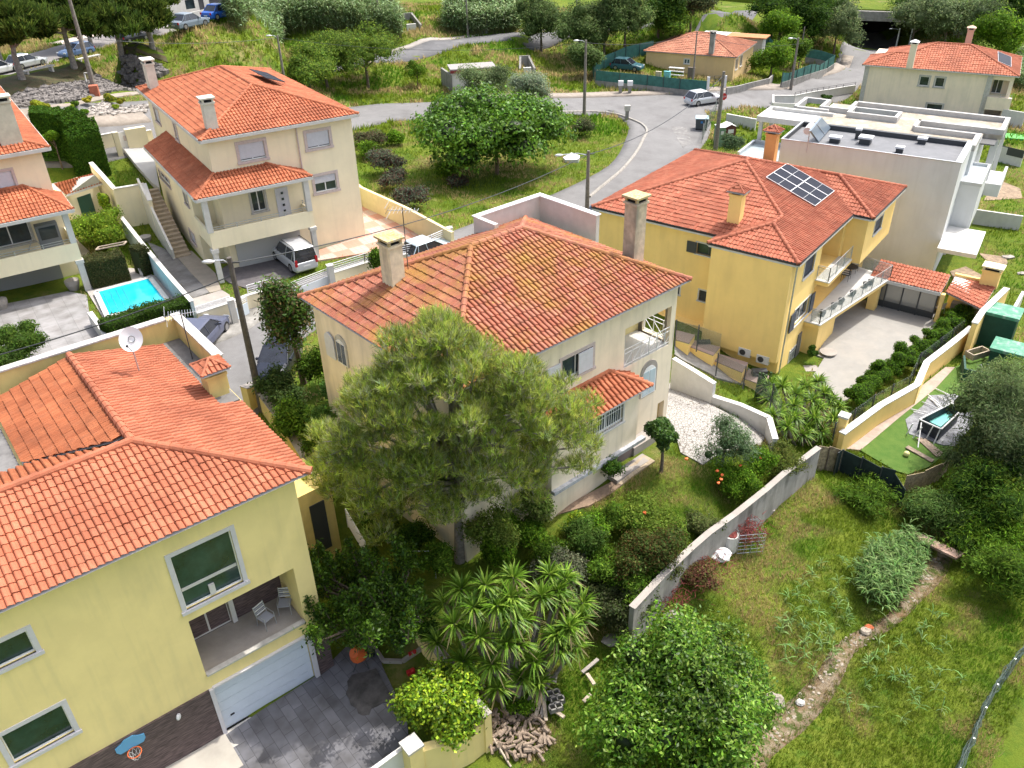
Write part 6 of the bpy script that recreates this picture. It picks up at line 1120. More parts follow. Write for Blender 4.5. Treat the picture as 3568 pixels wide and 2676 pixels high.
for i, (q, ab, rx, rz, lb) in enumerate([(('z3', 250, 150), 4.5, 95, 95, 'leftmost tall grey-green tree above the upper lane'), (('z3', 560, 260), 3.8, 100, 90, 'grey-green tree nearest the bungalow plot corner'), (('z3', 780, 170), 4.6, 95, 85, 'middle grey-green tree behind the bungalow plot'), (('z3', 950, 130), 5, 90, 95, 'right-hand grey-green tree of the upper middle row'), (('z3', 620, 470), 2.6, 60, 45, 'low grey-green bush-like tree beside the green netting corner')]):
 tree('willow_tree', lb, q, ab, rx, rz, [(.095, .15, .045), (.14, .2, .07), (.06, .1, .025)], 9500, .3, .13, seed=20 + i, nl=16, core=.55, clump=6, group='grey-green trees by the bungalow')
for i, (q, ab, rx, rz, nl, lb) in enumerate([(('z2', 560, 470), 3.4, 130, 75, 16, 'left half of the bright green roadside trees'), (('z2', 900, 430), 4, 145, 85, 18, 'right and taller of the bright green roadside trees'), (('z2', 430, 600), 2.2, 80, 45, 8, 'low green tree beside the upper left roof edge')]):
 tree('acacia_tree', lb, q, ab, rx, rz, [(.1, .17, .02), (.15, .22, .03), (.06, .11, .02)], 9500, .26, .13, seed=30 + i, nl=nl, core=.4, clump=6, group='bright green roadside trees')
tree('young_tree', 'small young green tree standing alone on the roadside grass', ('z2', 1330, 590), 1.7, 38, 38, GRN, 2500, .2, .11, seed=34, tr=.06)
for i, (q, ab, rx, rz, c, lb) in enumerate([(('z4', 600, 210), 4.5, 100, 90, OLV, 'large grey-green tree left of the underpass'), (('z4', 330, 170), 4.5, 75, 75, DRK, 'dark tree between the bungalow and the underpass'), (('z4', 80, 60), 4.5, 95, 50, DRK, 'dark trees above the left end of the bungalow lane'), (('z4', 120, 220), 3, 70, 50, GRN, 'bright green bushy tree behind the bungalow fence'), (('z4', 1250, 150), 5, 110, 95, OLV, 'grey tree right of the underpass mouth'), (('z4', 1520, 170), 5, 110, 90, OLV, 'broad grey tree behind the far right roof'), (('z4', 1750, 200), 4.5, 110, 85, [(.07, .11, .04), (.1, .15, .05)], 'green tree behind the solar panel of the far right roof'), (('z4', 1950, 300), 4.5, 80, 110, GRN, 'light green tree at the right of the far right house'), (('z4', 2080, 150), 5, 60, 120, DRK, 'dark tree in the top right corner'), (('z4', 1650, 40), 5, 150, 45, MED, 'trees on the embankment at the top right'), (('z4', 60, 480), 2.6, 65, 50, GRN, 'round bright green tree inside the bungalow garden'), (('z4', 240, 420), 2.6, 45, 45, MED, 'darker garden tree beside the bungalow lamp post'),
  (('z3', 1230, 60), 4, 75, 60, DRK, 'dark tree at the top edge above the lane'), (('z3', 1320, 100), 2, 60, 28, GRN, 'green bush at the top above the lane end'), (('z3', 1500, 40), 4, 70, 50, [(.05, .07, .03), (.08, .1, .04)], 'bare brownish trees at the top edge near the lane end'), (('z4', 1400, 30), 5, 120, 40, DRK, 'dark canopy above the underpass right wall'), (('z4', 420, 30), 5, 90, 40, DRK, 'dark canopy at the top above the grey-green tree'), (('z3', 1330, 220), 2.0, 75, 28, MED, 'green bushes behind the bungalow roof left')]):
 tree('roadside_tree', lb, q, ab, rx, rz, c, 6500, .34, .17, seed=50 + i, nl=14, core=.55, clump=5, group='trees round the underpass and bungalow')
for i in range(16):
 x = [-70, -40, -15, 5, 22, 40, 55, 72, 90, 108, 60, 80, 100, 30, -5, 120][i] + 0; y = [205, 200, 200, 196, 190, 188, 184, 182, 176, 168, 200, 205, 190, 205, 212, 180][i]; q = (x, y); z0 = h(x, y); rg = np.random.default_rng(200 + i); t = thing('hillside_tree', 'tree of the top edge belt, ' + ORD[i] + ' from its left end', 'tree', (x, y, z0), 'tree belt at the top edge')
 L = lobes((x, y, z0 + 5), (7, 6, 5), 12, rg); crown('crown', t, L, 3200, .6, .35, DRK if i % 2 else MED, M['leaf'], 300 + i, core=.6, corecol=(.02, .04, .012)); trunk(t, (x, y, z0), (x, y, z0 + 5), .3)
tree('magnolia_tree', 'slender glossy magnolia between the street and the central house', ('z6', 270, 1080), 5.2, 95, 165, [(.045, .095, .015), (.07, .14, .02), (.1, .08, .03)], 7500, .24, .1, seed=70, nl=18, m='leafgloss', core=.35, base=G('z6', 400, 1600), corecol=(.02, .04, .01), clump=6, size=(.28, .42), ryf=.9)
for i, (q, ab, rx, rz, c, lb) in enumerate([(('z6', 480, 1450), 1.6, 70, 75, MED, 'leafy bush at the corner of the central house by the dark car'), (('y2', 200, 120), 1.8, 95, 95, [(.045, .08, .02), (.07, .11, .03)], 'olive-green bush behind the thick yellow wall'), (('y2', 330, 330), 1.6, 75, 85, MED, 'olive-green bush halfway along the thick yellow wall'), (('y2', 540, 400), 1.8, 60, 85, [(.08, .17, .03), (.12, .24, .05)], 'bright green feathery bush left of the pine'), (('y2', 650, 100), 1.9, 55, 40, [(.08, .18, .04), (.12, .24, .06)], 'bright green bush under the central house left wall'), (('z6', 720, 1580), 1.6, 70, 40, MED, 'green bush under the arched window wall'), (('z6', 1000, 590), 1.4, 38, 38, MED, 'dark green bush between street railing and old chimney'), (('y2', 520, 560), 1.4, 60, 60, MED, 'shaded bush at the end of the thick yellow wall')]):
 bush('garden_bush', lb, q, ab, rx, rz, c, 3800, .17, .09, seed=80 + i, clump=5, group='bushes left of the pine')
def spiketree(label, base, spikes, cols, per, seed, ln=.17, wd=.08):
 rg = np.random.default_rng(seed); t = thing('upright_tree', label, 'tree', base); pos, nr, al = [], [], []; mb = MB()
 for (a, b) in spikes:
  a, b = np.array(a), np.array(b); u = rg.random(per) ** .8; p = a + (b - a) * u[:, None] + rg.normal(0, 1, (per, 3)) * (.05 + .26 * (1 - u))[:, None]; pos.append(p); nr.append(unit(per, rg) + np.array([0, 0, .5])); mb.tube([(base[0], base[1], base[2] + 2.2), tuple(a), tuple((a + b) / 2), tuple(b)], [.05, .04, .03, .012], 5)
 pos = np.vstack(pos); nr = np.vstack(nr); nr /= np.linalg.norm(nr, axis=1, keepdims=True); V, F = leaves(pos, nr, ln, wd, rg); npmesh('crown', V, F, M['leafgloss'], t, cols=tint(len(pos), cols, rg)); trunk(t, base, (base[0], base[1], base[2] + 2.6), .16, extra=lambda m2: m2.add(mb.v, mb.f)); return t
bt = G('x2', 1180, 680); rr = random.Random(9); sp = []
for i in range(64):
 x, y = rr.uniform(350, 1360), rr.uniform(-120, 560); 
 if abs(x - 850) > 520 - max(0, y - 250) * .3: continue
 c = np.array(A(('x2', x, y + 90), rr.uniform(1.2, 4.2))); c0 = c; tip = c + np.array([rr.uniform(-.6, .2), rr.uniform(-.3, .5), rr.uniform(1.0, 1.9)]); sp.append((tuple(c0), tuple(tip)))
cz = A(('x2', 1100, 450), 2.4)
for i in range(26): a = i / 26 * 6.28; sp.append(((cz[0], cz[1], cz[2]), (cz[0] + math.cos(a) * 1.6 + rr.uniform(-.3, .3), cz[1] + math.sin(a) * 1.6, cz[2] + rr.uniform(-.3, 1.6))))
spiketree('dark green tree with upswept feathery shoots beside the yellow-green house', bt, sp, [(.05, .11, .01), (.09, .17, .015), (.03, .07, .008)], 330, 91)
tree('lemon_tree', 'bright yellow-green lemon tree over the bottom yard wall', ('x2', 1560, 1090), 2.2, 150, 115, [(.2, .32, .02), (.32, .42, .03), (.11, .2, .012), (.07, .14, .01)], 9500, .16, .1, seed=92, nl=22, m='leafgloss', clump=6, core=.35, corecol=(.05, .09, .01), size=(.26, .4))
# ---- yuccas
def yucca(label, base, heads, seed, group=None, bl=.68, name='yucca_clump'):
 rg = np.random.default_rng(seed); t = thing(name, label, 'yucca', base, group); Vs, Cs = [], []
 for (x, y, z) in heads:
  n = 78; el = np.arcsin(rg.uniform(-.35, .98, n)); az = rg.uniform(0, 2 * np.pi, n); L = bl * rg.uniform(.75, 1.15, n); d = np.stack([np.cos(el) * np.cos(az), np.cos(el) * np.sin(az), np.sin(el)], 1); s = np.cross(d, [0, 0, 1]); s /= np.linalg.norm(s, axis=1, keepdims=True) + 1e-6; o = np.array([x, y, z]); drop = (np.cos(el) * L * .28)[:, None] * np.array([0, 0, -1])
  w0, w1, w2 = .022, .04, .004; L_ = L[:, None]; p0, p1, p2 = o + d * .04, o + d * L_ * .5, o + d * L_ + drop
  V = np.stack([p0 - s * w0, p0 + s * w0, p1 + s * w1, p1 - s * w1, p1 - s * w1, p1 + s * w1, p2 + s * w2, p2 - s * w2], 1).reshape(-1, 3); Vs.append(V); c = np.array([(.1, .2, .015), (.2, .31, .04), (.06, .13, .01)])[rg.choice(3, n)] * rg.normal(1, .15, (n, 1)); c = np.where((el < -.15)[:, None], np.array([.2, .17, .08]), c); Cs.append(np.repeat(c, 8, 0))
 V = np.vstack(Vs); npmesh('leaves', V, np.arange(len(V)).reshape(-1, 4), M['leafgloss'], t, cols=np.vstack(Cs)); mb = MB()
 for (x, y, z) in heads:
  bx, by = base[0] + (x - base[0]) * .35, base[1] + (y - base[1]) * .35; mb.tube([(bx, by, base[2] - .2), ((bx + x) / 2, (by + y) / 2, (base[2] + z) / 2 - .2), (x, y, z)], [.09, .08, .06], 6)
 mb.build('trunks', M['barkgrey'], t)
yb_ = G('x2', 2100, 1150); yh = []
for (x, y, ab) in [(1700, 180, 3.6), (1900, 150, 3.8), (1640, 470, 3.2), (1850, 580, 3.2), (1960, 800, 2.4), (2130, 90, 4), (2120, 430, 3.6), (1720, 780, 2.2), (2110, 250, 4), (2000, 1000, 1.8), (1560, 300, 2.8), (1800, 330, 3.6), (2000, 320, 3.9), (1500, 620, 2.2), (2080, 620, 3.2)]: yh.append(A(('x2', x, y), ab))
for (x, y, ab) in [(120, 430, 3.4), (60, 640, 3.0), (250, 240, 3.8), (380, 200, 3.8), (400, 300, 3.4), (450, 90, 3.9), (380, 560, 3.0), (400, 680, 2.6), (560, 430, 3), (100, 920, 1.8), (540, 650, 2.4), (480, 500, 3.2), (190, 780, 2.4), (590, 300, 3.2), (0, 300, 3.8), (320, 60, 3.8), (230, 960, 1.6)]: yh.append(A(('x3', x, y), ab))
yucca('large clump of spiky yuccas at the bottom centre in front of the pine', yb_, yh, 101, bl=.82)
yb2 = G('y4', 330, 520); yh = [A(('y4', x, y), ab * .62) for (x, y, ab) in [(180, 400, 2), (300, 460, 1.6), (60, 300, 2), (600, 240, 2), (380, 180, 3), (50, 160, 2.6), (110, 280, 2.2), (250, 130, 3.2), (230, 320, 2.6), (340, 400, 1.8), (440, 240, 2.6), (480, 120, 3.0), (560, 330, 1.9), (460, 440, 1.5), (330, 60, 3.4), (140, 60, 3.0), (540, 180, 2.4), (400, 320, 2.4), (30, 60, 2.6), (230, 220, 3), (430, 20, 3.2)]]
yucca('round clump of yuccas at the start of the yellow house drive', yb2, yh, 102, bl=.8)
cac = G('y3', 2080, 180); t = thing('cactus', 'dark columnar cactus beside the yucca clump', 'cactus', cac); mb = MB()
for i in range(9): x, y = cac[0] + rnd.uniform(-.5, .5), cac[1] + rnd.uniform(-.4, .4); mb.tube([(x, y, cac[2] - .3), (x + .03, y, cac[2] + .8), (x + .05, y, cac[2] + rnd.uniform(1.2, 2.1))], [.1, .11, .07], 7)
mb.build('stems', mat('cactus_green', (.04, .08, .025), .8), t)
# ---- garden of the central house
tree('round_tree', 'small round-headed dark green tree on the lawn by the porch step', ('y3', 1265, 450), 2.2, 66, 70, DRK + [(.05, .1, .02)], 5200, .15, .09, seed=110, base=G('y3', 1240, 765), tr=.09, core=.5, m='leafgloss', nl=14, size=(.3, .4))
tree('olive_tree', 'young grey-green olive tree on the cobbled patio edge', ('y3', 1770, 530), 1.8, 115, 95, [(.08, .13, .06), (.12, .18, .09), (.06, .1, .04)], 7000, .13, .04, seed=111, core=.3, clump=7, nl=18, tr=.07)
for i, (q, ab, rx, rz, c, lb, n) in enumerate([(('y3', 1830, 820), .9, 95, 60, GRN, 'bush with orange flowers by the retaining wall', 4200), (('y3', 2080, 680), .9, 60, 55, GRN, 'green flowering bush at the wall corner below the olive', 3200), (('y4', 130, 650), .8, 90, 60, [(.12, .15, .03), (.08, .11, .02)], 'yellowish creeper along the garden end of the retaining wall', 3800), (('y3', 820, 740), .9, 50, 45, DRK, 'small dark bush under the barred window', 2200), (('y3', 1150, 1120), .9, 130, 60, [(.1, .16, .02), (.14, .2, .03)], 'tall yellow-green grassy bush in the middle of the garden', 5200), (('y3', 900, 1150), .9, 80, 50, MED, 'low green bush beside the garden path', 3000),
  (('y3', 1080, 1430), 1.5, 145, 95, [(.05, .08, .018), (.075, .11, .025), (.09, .06, .02)], 'large dark mottled bush against the retaining wall', 9000), (('y3', 600, 1330), 1.1, 80, 80, [(.09, .16, .03), (.06, .12, .02)], 'bright green shrub right of the pine trunk', 4200), (('y3', 450, 1620), 1.4, 110, 90, [(.11, .13, .07), (.15, .16, .1)], 'grey twiggy shrub beside the yuccas', 5200), (('y2', 2000, 1450), 1.2, 70, 90, GRN, 'green shrub close behind the yucca clump', 4200), (('y3', 1600, 1200), .5, 75, 38, [(.1, .12, .04), (.08, .11, .03)], 'dry shrub along the top of the retaining wall', 2600), (('x3', 850, 380), .9, 110, 60, [(.08, .1, .04), (.1, .12, .05)], 'tangled grey-green brambles below the retaining wall', 5200), (('y3', 520, 1170), .7, 25, 28, LIME, 'small lime-green shrub at the bend of the garden path', 900),
  (('x3', 1550, 60), .5, 75, 45, [(.13, .06, .04), (.1, .1, .03)], 'reddish-brown dry bush heap below the wall', 2800), (('x2', 1450, 500), 1.0, 45, 50, DRK, 'dark shrub against the yard wall', 1500), (('x3', 80, 1100), .4, 60, 45, GRN, 'low weeds beside the lumber pile', 1800)]):
 bush('garden_bush', lb, q, ab, rx, rz, c, n, .12, .06, seed=120 + i, clump=6, core=.55, lobevar=.25, group='bushes in and below the central garden')
for i, (q, ab, rx, rz, c, lb) in enumerate([(('y3', 180, 1300), .9, 75, 55, GRN, 'bright shrub right beside the pine trunk'), (('y3', 330, 1480), 1.0, 80, 60, MED, 'green shrub between the pine trunk and the grey twiggy shrub'), (('y2', 2080, 1270), .9, 60, 50, GRN, 'low bright shrub along the brown path by the pine'), (('y3', 700, 1230), .8, 65, 40, GRN, 'rounded green shrub in the middle of the garden slope'), (('y3', 1330, 1300), .8, 60, 45, MED, 'green shrub behind the wall near the wire cage'), (('y3', 760, 1560), 1.0, 110, 60, MED, 'leafy shrub below the large mottled bush'), (('x3', 700, 250), .8, 90, 55, [(.08, .11, .035), (.11, .14, .05)], 'scrubby shrub right of the yuccas by the wall end'), (('o', 1060, 1150), 1.9, 100, 95, [(.13, .19, .03), (.18, .24, .05), (.08, .12, .02)], 'loose olive-green shrub just right of the pine trunk, against the house corner'), (('o', 1165, 1100), 1.5, 85, 75, [(.1, .16, .03), (.15, .2, .05)], 'loose shrub below the bay at the house wall'), (('o', 950, 1210), 1.3, 70, 60, MED, 'shrub hiding the foot of the pine trunk'), (('x3', 1060, 120), 1.3, 120, 75, MED, 'untidy shrub hanging over the lower end of the retaining wall'), (('x3', 1230, -10), 1.1, 90, 60, [(.08, .1, .03), (.11, .13, .04)], 'olive shrub spilling over the retaining wall above the red branches'), (('x3', 950, 300), 1.1, 110, 70, [(.09, .11, .05), (.06, .09, .025)], 'grey-green brambles covering the wall end'), (('y2', 1300, 1300), 1.0, 70, 55, DRK, 'dark shrub under the left side of the pine'), (('y2', 1000, 1150), 1.0, 80, 60, DRK, 'dark shrub beside the slatted fence')]):
 bush('garden_bush', lb, q, ab, rx, rz, c, 3600, .13, .065, seed=430 + i, clump=6, core=.5, lobevar=.25, group='bushes in and below the central garden')
fl = MB(); t = thing('flower_cluster', 'orange hibiscus flowers on the bushes by the retaining wall', 'flowers', A(('y3', 1830, 820), 1.2))
for (x, y) in [(1705, 760), (1745, 795), (1735, 830), (1715, 860), (1925, 860), (1955, 895), (1895, 715), (2060, 650), (1450, 660), (1105, 1105)]: c = A(('y3', x, y), 1.45); fl.ball(c, .09, 6, sc=(1, 1, .7), jit=.2)
fl.build('petals', mat('orange_petal', (.75, .16, .04), .6), t)
# ---- clipped bushes in a row along the yellow house drive
rowb = [('z8', 1620, 1050), ('z8', 1530, 1105), ('z8', 1450, 1165), ('z8', 1390, 1230), ('z8', 1290, 1300), ('z8', 1180, 1375), ('z8', 1050, 1460), ('z8', 970, 1530), ('z8', 880, 1600), ('y4', 770, 120)]
ords = ['tenth', 'ninth', 'eighth', 'seventh', 'sixth', 'fifth', 'fourth', 'third', 'second', 'first and largest']
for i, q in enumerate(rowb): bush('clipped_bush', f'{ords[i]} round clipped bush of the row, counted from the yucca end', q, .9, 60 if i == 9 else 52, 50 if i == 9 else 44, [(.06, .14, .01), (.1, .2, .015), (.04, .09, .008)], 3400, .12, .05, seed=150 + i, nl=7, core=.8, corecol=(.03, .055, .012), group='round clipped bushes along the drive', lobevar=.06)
def hedge(name, label, pts, ht, wd, cols, n, seed, ln=.13, w2=.07, core=(.03, .05, .012), group=None, m='leaf'):
 rg = np.random.default_rng(seed); t = thing(name, label, 'hedge', (pts[0][0], pts[0][1], h(*pts[0][:2])), group); Vs, Cs = [], []; seg = [(pts[i], pts[i+1]) for i in range(len(pts) - 1)]; Ls = np.array([math.dist(a[:2], b[:2]) for a, b in seg]); mb = MB()
 for (a, b), L in zip(seg, Ls):
  k = int(n * L / Ls.sum()); u = rg.random(k); c = np.array(a[:2]) + (np.array(b[:2]) - np.array(a[:2])) * u[:, None]; nx = np.array([-(b[1]-a[1]), b[0]-a[0]]) / L; f = rg.random(k); side = rg.choice([-1, 1], k); top = f < .42
  off = np.where(top, rg.uniform(-1, 1, k), side) * wd / 2; zz = np.where(top, ht, rg.random(k) * ht); wob = .12 * np.sin(u * L * 3 + side) + rg.normal(0, .05, k); off = off * (1 + wob * .3); p2 = c + off[:, None] * nx; z = hN(p2[:, 0], p2[:, 1]) * 0 + h(*a[:2]) + (h(*b[:2]) - h(*a[:2])) * u + zz + np.where(top, wob, 0)
  pos = np.column_stack([p2, z]); nr = np.where(top[:, None], np.array([0, 0, 1.0]), np.column_stack([nx[0] * side, nx[1] * side, np.zeros(k)])) + unit(k, rg) * .8; nr /= np.linalg.norm(nr, axis=1, keepdims=True); V, F = leaves(pos, nr, ln, w2, rg); Vs.append(V); Cs.append(tint(k, cols, rg))
  if b is pts[-1] or a is pts[0]:
   e = b if b is pts[-1] else a; k2 = max(60, n // 9); v = np.array([b[0]-a[0], b[1]-a[1]]) / L * (1 if e is b else -1); p2 = np.array(e[:2]) + v * .05 + nx * (rg.uniform(-.5, .5, k2) * wd)[:, None]; nr = np.column_stack([np.tile(v, (k2, 1)), np.zeros(k2)]) + unit(k2, rg) * .7; V, F = leaves(np.column_stack([p2, h(*e[:2]) + rg.random(k2) * ht]), nr / np.linalg.norm(nr, axis=1, keepdims=True), ln, w2, rg); Vs.append(V); Cs.append(tint(k2, cols, rg))
  q = [(a[0] + nx[0]*wd*.45, a[1] + nx[1]*wd*.45), (a[0] - nx[0]*wd*.45, a[1] - nx[1]*wd*.45), (b[0] - nx[0]*wd*.45, b[1] - nx[1]*wd*.45), (b[0] + nx[0]*wd*.45, b[1] + nx[1]*wd*.45)]; mb.prism(q, [h(*a[:2]) - .3] * 2 + [h(*b[:2]) - .3] * 2, [h(*a[:2]) + ht * .95] * 2 + [h(*b[:2]) + ht * .95] * 2)
 V = np.vstack(Vs); npmesh('foliage', V, np.arange(len(V)).reshape(-1, 4), M[m], t, cols=np.vstack(Cs)); mb.build('inner_growth', mat(name + '_core', core, .95), t); return t
hedge('clipped_hedge', 'dark green clipped hedge in front of the turquoise pool', ap(('z5', 860, 1120), ('z5', 1180, 1000), ('z5', 1540, 920), a=1.4), 1.5, 1.3, [(.04, .09, .012), (.06, .12, .015), (.03, .06, .01)], 9000, 170)
hedge('box_hedge', 'brownish clipped block hedge beside the garage and pool', ap(('z5', 690, 590), ('z5', 1000, 520), a=1.9), 1.9, 1.4, [(.07, .08, .03), (.1, .1, .04), (.05, .065, .02)], 5000, 171)
hedge('box_hedge', 'smaller brownish hedge block near the pool corner', ap(('z5', 1100, 500), ('z5', 1190, 470), a=1.9), 1.9, 1.1, [(.05, .065, .025), (.08, .085, .035)], 2500, 172)
hedge('tall_hedge', 'tall dark green hedge behind the left edge house', ap(('z1', 250, 930), ('z1', 500, 930), ('z1', 640, 1010), ('z1', 690, 1130), a=3.2), 3.3, 2.4, [(.04, .1, .01), (.06, .14, .014), (.03, .07, .008)], 24000, 173, ln=.22, w2=.14, core=(.03, .07, .01))
bush('garden_bush', 'bright yellow-green bush between the annexe and the box hedge', ('z5', 800, 330), 1.4, 110, 75, [(.14, .24, .02), (.2, .28, .03), (.09, .16, .015)], 6500, .17, .1, seed=174, nl=12, lobevar=.12, clump=5); bush('garden_bush', 'round dark green bush at the left edge above the yellow parapet', ('z5', 170, 1290), 1.2, 90, 70, [(.05, .1, .015), (.08, .14, .02)], 4500, .14, .08, seed=175, nl=9); bush('garden_bush', 'second dark green bush below it at the left edge', ('z5', 30, 1400), 1.1, 80, 65, [(.045, .09, .015), (.07, .12, .02)], 4000, .14, .08, seed=176)
bush('climbing_plant', 'green climber on the wall beside the annexe door', ('z5', 860, 120), 1.8, 25, 45, LIME, 1200, .16, .09, seed=177)
tree('topiary_tree', 'topiary tree with a green ball top in front of the tall hedge', ('z1', 430, 1120), 2.6, 33, 26, GRN, 1500, .14, .09, seed=178, tr=.06, core=.8, nl=5); tree('topiary_tree', 'higher flat-topped topiary beside the tall hedge', ('z1', 490, 1020), 3.2, 28, 16, GRN, 1200, .14, .09, seed=179, tr=.06, core=.8, nl=5)
bush('clipped_bush', 'round yellow-green clipped ball by the roadside bed', ('z1', 340, 885), .9, 29, 24, [(.2, .24, .02), (.28, .3, .03)], 1500, .15, .1, seed=180, nl=5, core=.85)
for i, (x, y, r, c, lb) in enumerate([(625, 855, 16, MED, 'green shrub at the left of the roadside bed'), (595, 885, 10, LIME, 'small lime shrub at the left tip of the roadside bed'), (720, 828, 18, [(.3, .28, .02), (.35, .33, .03)], 'yellow shrub just left of the lamp post base'), (900, 815, 26, [(.25, .25, .02), (.1, .14, .02)], 'yellow and green shrub right of the lamp post base'), (990, 840, 16, [(.3, .28, .02), (.15, .18, .02)], 'yellow shrub at the right of the roadside bed'), (960, 878, 13, LIME, 'lime shrub in the stones of the bed'), (705, 918, 14, GRN, 'green shrub in the stones near the kerb')]): bush('garden_bush', lb, ('z1', x, y), .5, r, r * .7, c, 700, .16, .1, seed=181 + i, nl=4, group='shrubs of the roadside bed')
CAS = [(.07, .09, .06), (.1, .12, .08), (.09, .05, .04)]
for i, (q, ab, rx, rz, c, lb) in enumerate([(('z2', 1080, 1340), 1.1, 75, 55, CAS, 'purplish castor bush beside the upper cream house'), (('z2', 950, 1140), .9, 60, 22, [(.09, .07, .04), (.08, .1, .04)], 'brownish low bush on the grass by the cream house corner'), (('z2', 1150, 1140), .7, 30, 30, GRN, 'bright green weed clump among brown bushes'), (('z2', 1150, 1480), 1.0, 55, 30, CAS, 'castor bush with dark red leaves lower in the plot'), (('z2', 1290, 1620), 1.0, 65, 32, CAS, 'castor bush above the yellow garden wall'), (('z3', 590, 1060), .9, 50, 36, [(.06, .09, .03), (.1, .1, .05)], 'dark bush on the grassy corner near the kerb'), (('z2', 930, 1240), .8, 45, 30, GRN, 'bright green bush against the house corner'), (('z2', 1670, 1500), .4, 35, 14, CAS, 'low purplish weeds under the big round tree'), (('z2', 1560, 1400), .8, 45, 45, GRN, 'green bush under the left side of the big round tree'), (('z3', 1830, 1190), 1.3, 42, 32, [(.06, .11, .05), (.1, .15, .07)], 'oleander bush beside the textile container'), (('z7', 720, 350), .8, 22, 28, [(.09, .1, .03), (.06, .08, .02)], 'olive bush between the white terrace and the yellow house'), (('z3', 480, 990), .4, 25, 14, GRN, 'low weeds by the middle lamp post')]): bush('wild_bush', lb, q, ab, rx, rz, c, 2600, .2, .12, seed=190 + i, nl=8, clump=4, group='wild bushes of the corner plot', core=.55)
for i, (q, ab, rx, rz, c, lb, n) in enumerate([(('y4', 1850, 300), 3.4, 150, 140, [(.09, .13, .05), (.13, .18, .07), (.06, .1, .03)], 'pale leafy thicket beside the dismantled pool', 9500), (('y4', 2020, 120), 3.4, 110, 100, [(.1, .15, .05), (.14, .2, .07)], 'upper part of the willow thicket at the right edge', 7000), (('y4', 2030, 560), 3.2, 140, 140, [(.1, .14, .06), (.14, .18, .08), (.05, .08, .03)], 'wide pale willow at the right edge', 9500), (('y4', 1700, 620), 1.8, 90, 75, [(.08, .12, .04), (.11, .15, .06)], 'low willow growth beside the cane screen', 4500), (('y4', 1900, 950), 1.8, 150, 130, DRK + MED, 'dark shaded bushes under the willows', 8000), (('y4', 1400, 1080), 1.0, 95, 85, [(.07, .13, .03), (.1, .17, .04)], 'fine bright green fennel bush by the netting end', 6500), (('y4', 1650, 1200), 1.0, 120, 55, DRK + GRN, 'dark bush above the little creek bridge', 5000), (('y4', 1950, 1330), 1.0, 120, 55, GRN, 'green undergrowth right of the creek bridge', 5000), (('x4', 1950, 80), 1.2, 110, 130, MED, 'dark bush shading the grass at the right edge', 5000), (('y4', 850, 950), .5, 100, 28, MED, 'weeds at the foot of the dark netting', 2800), (('z8', 2060, 1540), 1.4, 70, 60, MED, 'bush in front of the second green shed', 3000)]): bush('thicket', lb, q, ab, rx, rz, c, n, .24, .05, seed=220 + i, nl=14, clump=6, group='willow thicket on the right', core=.5, lobevar=.2)
def reeds(name, label, poly, n, ht, seed, cols=((.12, .19, .07), (.2, .3, .12), (.34, .44, .24)), blade=.5, bw=.05, nb=7):
 rg = np.random.default_rng(seed); xs_ = [q[0] for q in poly]; ys_ = [q[1] for q in poly]; pts = []
 while len(pts) < n:
  x, y = rg.uniform(min(xs_), max(xs_)), rg.uniform(min(ys_), max(ys_))
  if inpoly(x, y, poly): pts.append((x, y))
 pts = np.array(pts); z = hN(pts[:, 0], pts[:, 1]); H = ht * rg.uniform(.6, 1.15, n); lean = rg.normal(0, .12, (n, 2)); V = []; C = []
 base = np.repeat(np.column_stack([pts, z]), nb, 0); Hn = np.repeat(H, nb); ln = np.repeat(lean, nb, 0); u = rg.uniform(.25, 1, n * nb); o = base + np.column_stack([ln * (u * Hn)[:, None], u * Hn]); az = rg.uniform(0, 2*np.pi, n*nb); d = np.column_stack([np.cos(az), np.sin(az), rg.uniform(.2, .9, n*nb)]); d /= np.linalg.norm(d, axis=1, keepdims=True); s = np.cross(d, [0, 0, 1]); s /= np.linalg.norm(s, axis=1, keepdims=True); L = blade * rg.uniform(.7, 1.3, (n*nb, 1)); m1 = o + d * L * .5; e = o + d * L * .95 + np.array([0, 0, -1]) * L * .3; s = s * bw / 2
 V = np.stack([o - s*.5, o + s*.5, m1 + s, m1 - s, m1 - s, m1 + s, e + s*.15, e - s*.15], 1).reshape(-1, 3); C = tint(n*nb, cols, rg, .2, 8)
 st = np.column_stack([pts, z]); tp = st + np.column_stack([lean * H[:, None], H]); w_ = np.array([.02, .01, 0]); V2 = np.stack([st - w_, st + w_, tp + w_ * .5, tp - w_ * .5], 1).reshape(-1, 3); C2 = tint(n, [(.14, .16, .06)], rg, .2, 4); V = np.vstack([V, V2]); C = np.vstack([C, C2])
 o_ = npmesh(name, V, np.arange(len(V)).reshape(-1, 4), M['leaf'], cols=C); return tag(o_, label, 'reeds', kind='stuff')
reeds('cane_thicket', 'tall pale green cane thicket on the slope at the top', gp(('z2', -100, 300), ('z2', 250, 310), ('z2', 600, 280), ('z2', 1000, 310), ('z2', 1220, 360), ('z2', 1180, 230), ('z2', 950, 70), ('z2', 500, 50), ('z1', 2133, 90), ('z1', 1880, 200)), 11000, 4.0, 240, blade=.85, bw=.13, nb=8)
reeds('cane_thicket', 'cane stand beside the upper lane at the top', gp(('z2', 1560, 260), ('z2', 1800, 300), ('z2', 2133, 270), ('z3', 80, 250), ('z3', 30, 60), ('z2', 1900, 100), ('z2', 1600, 130)), 4200, 3.2, 241, blade=.85, bw=.13, nb=8)
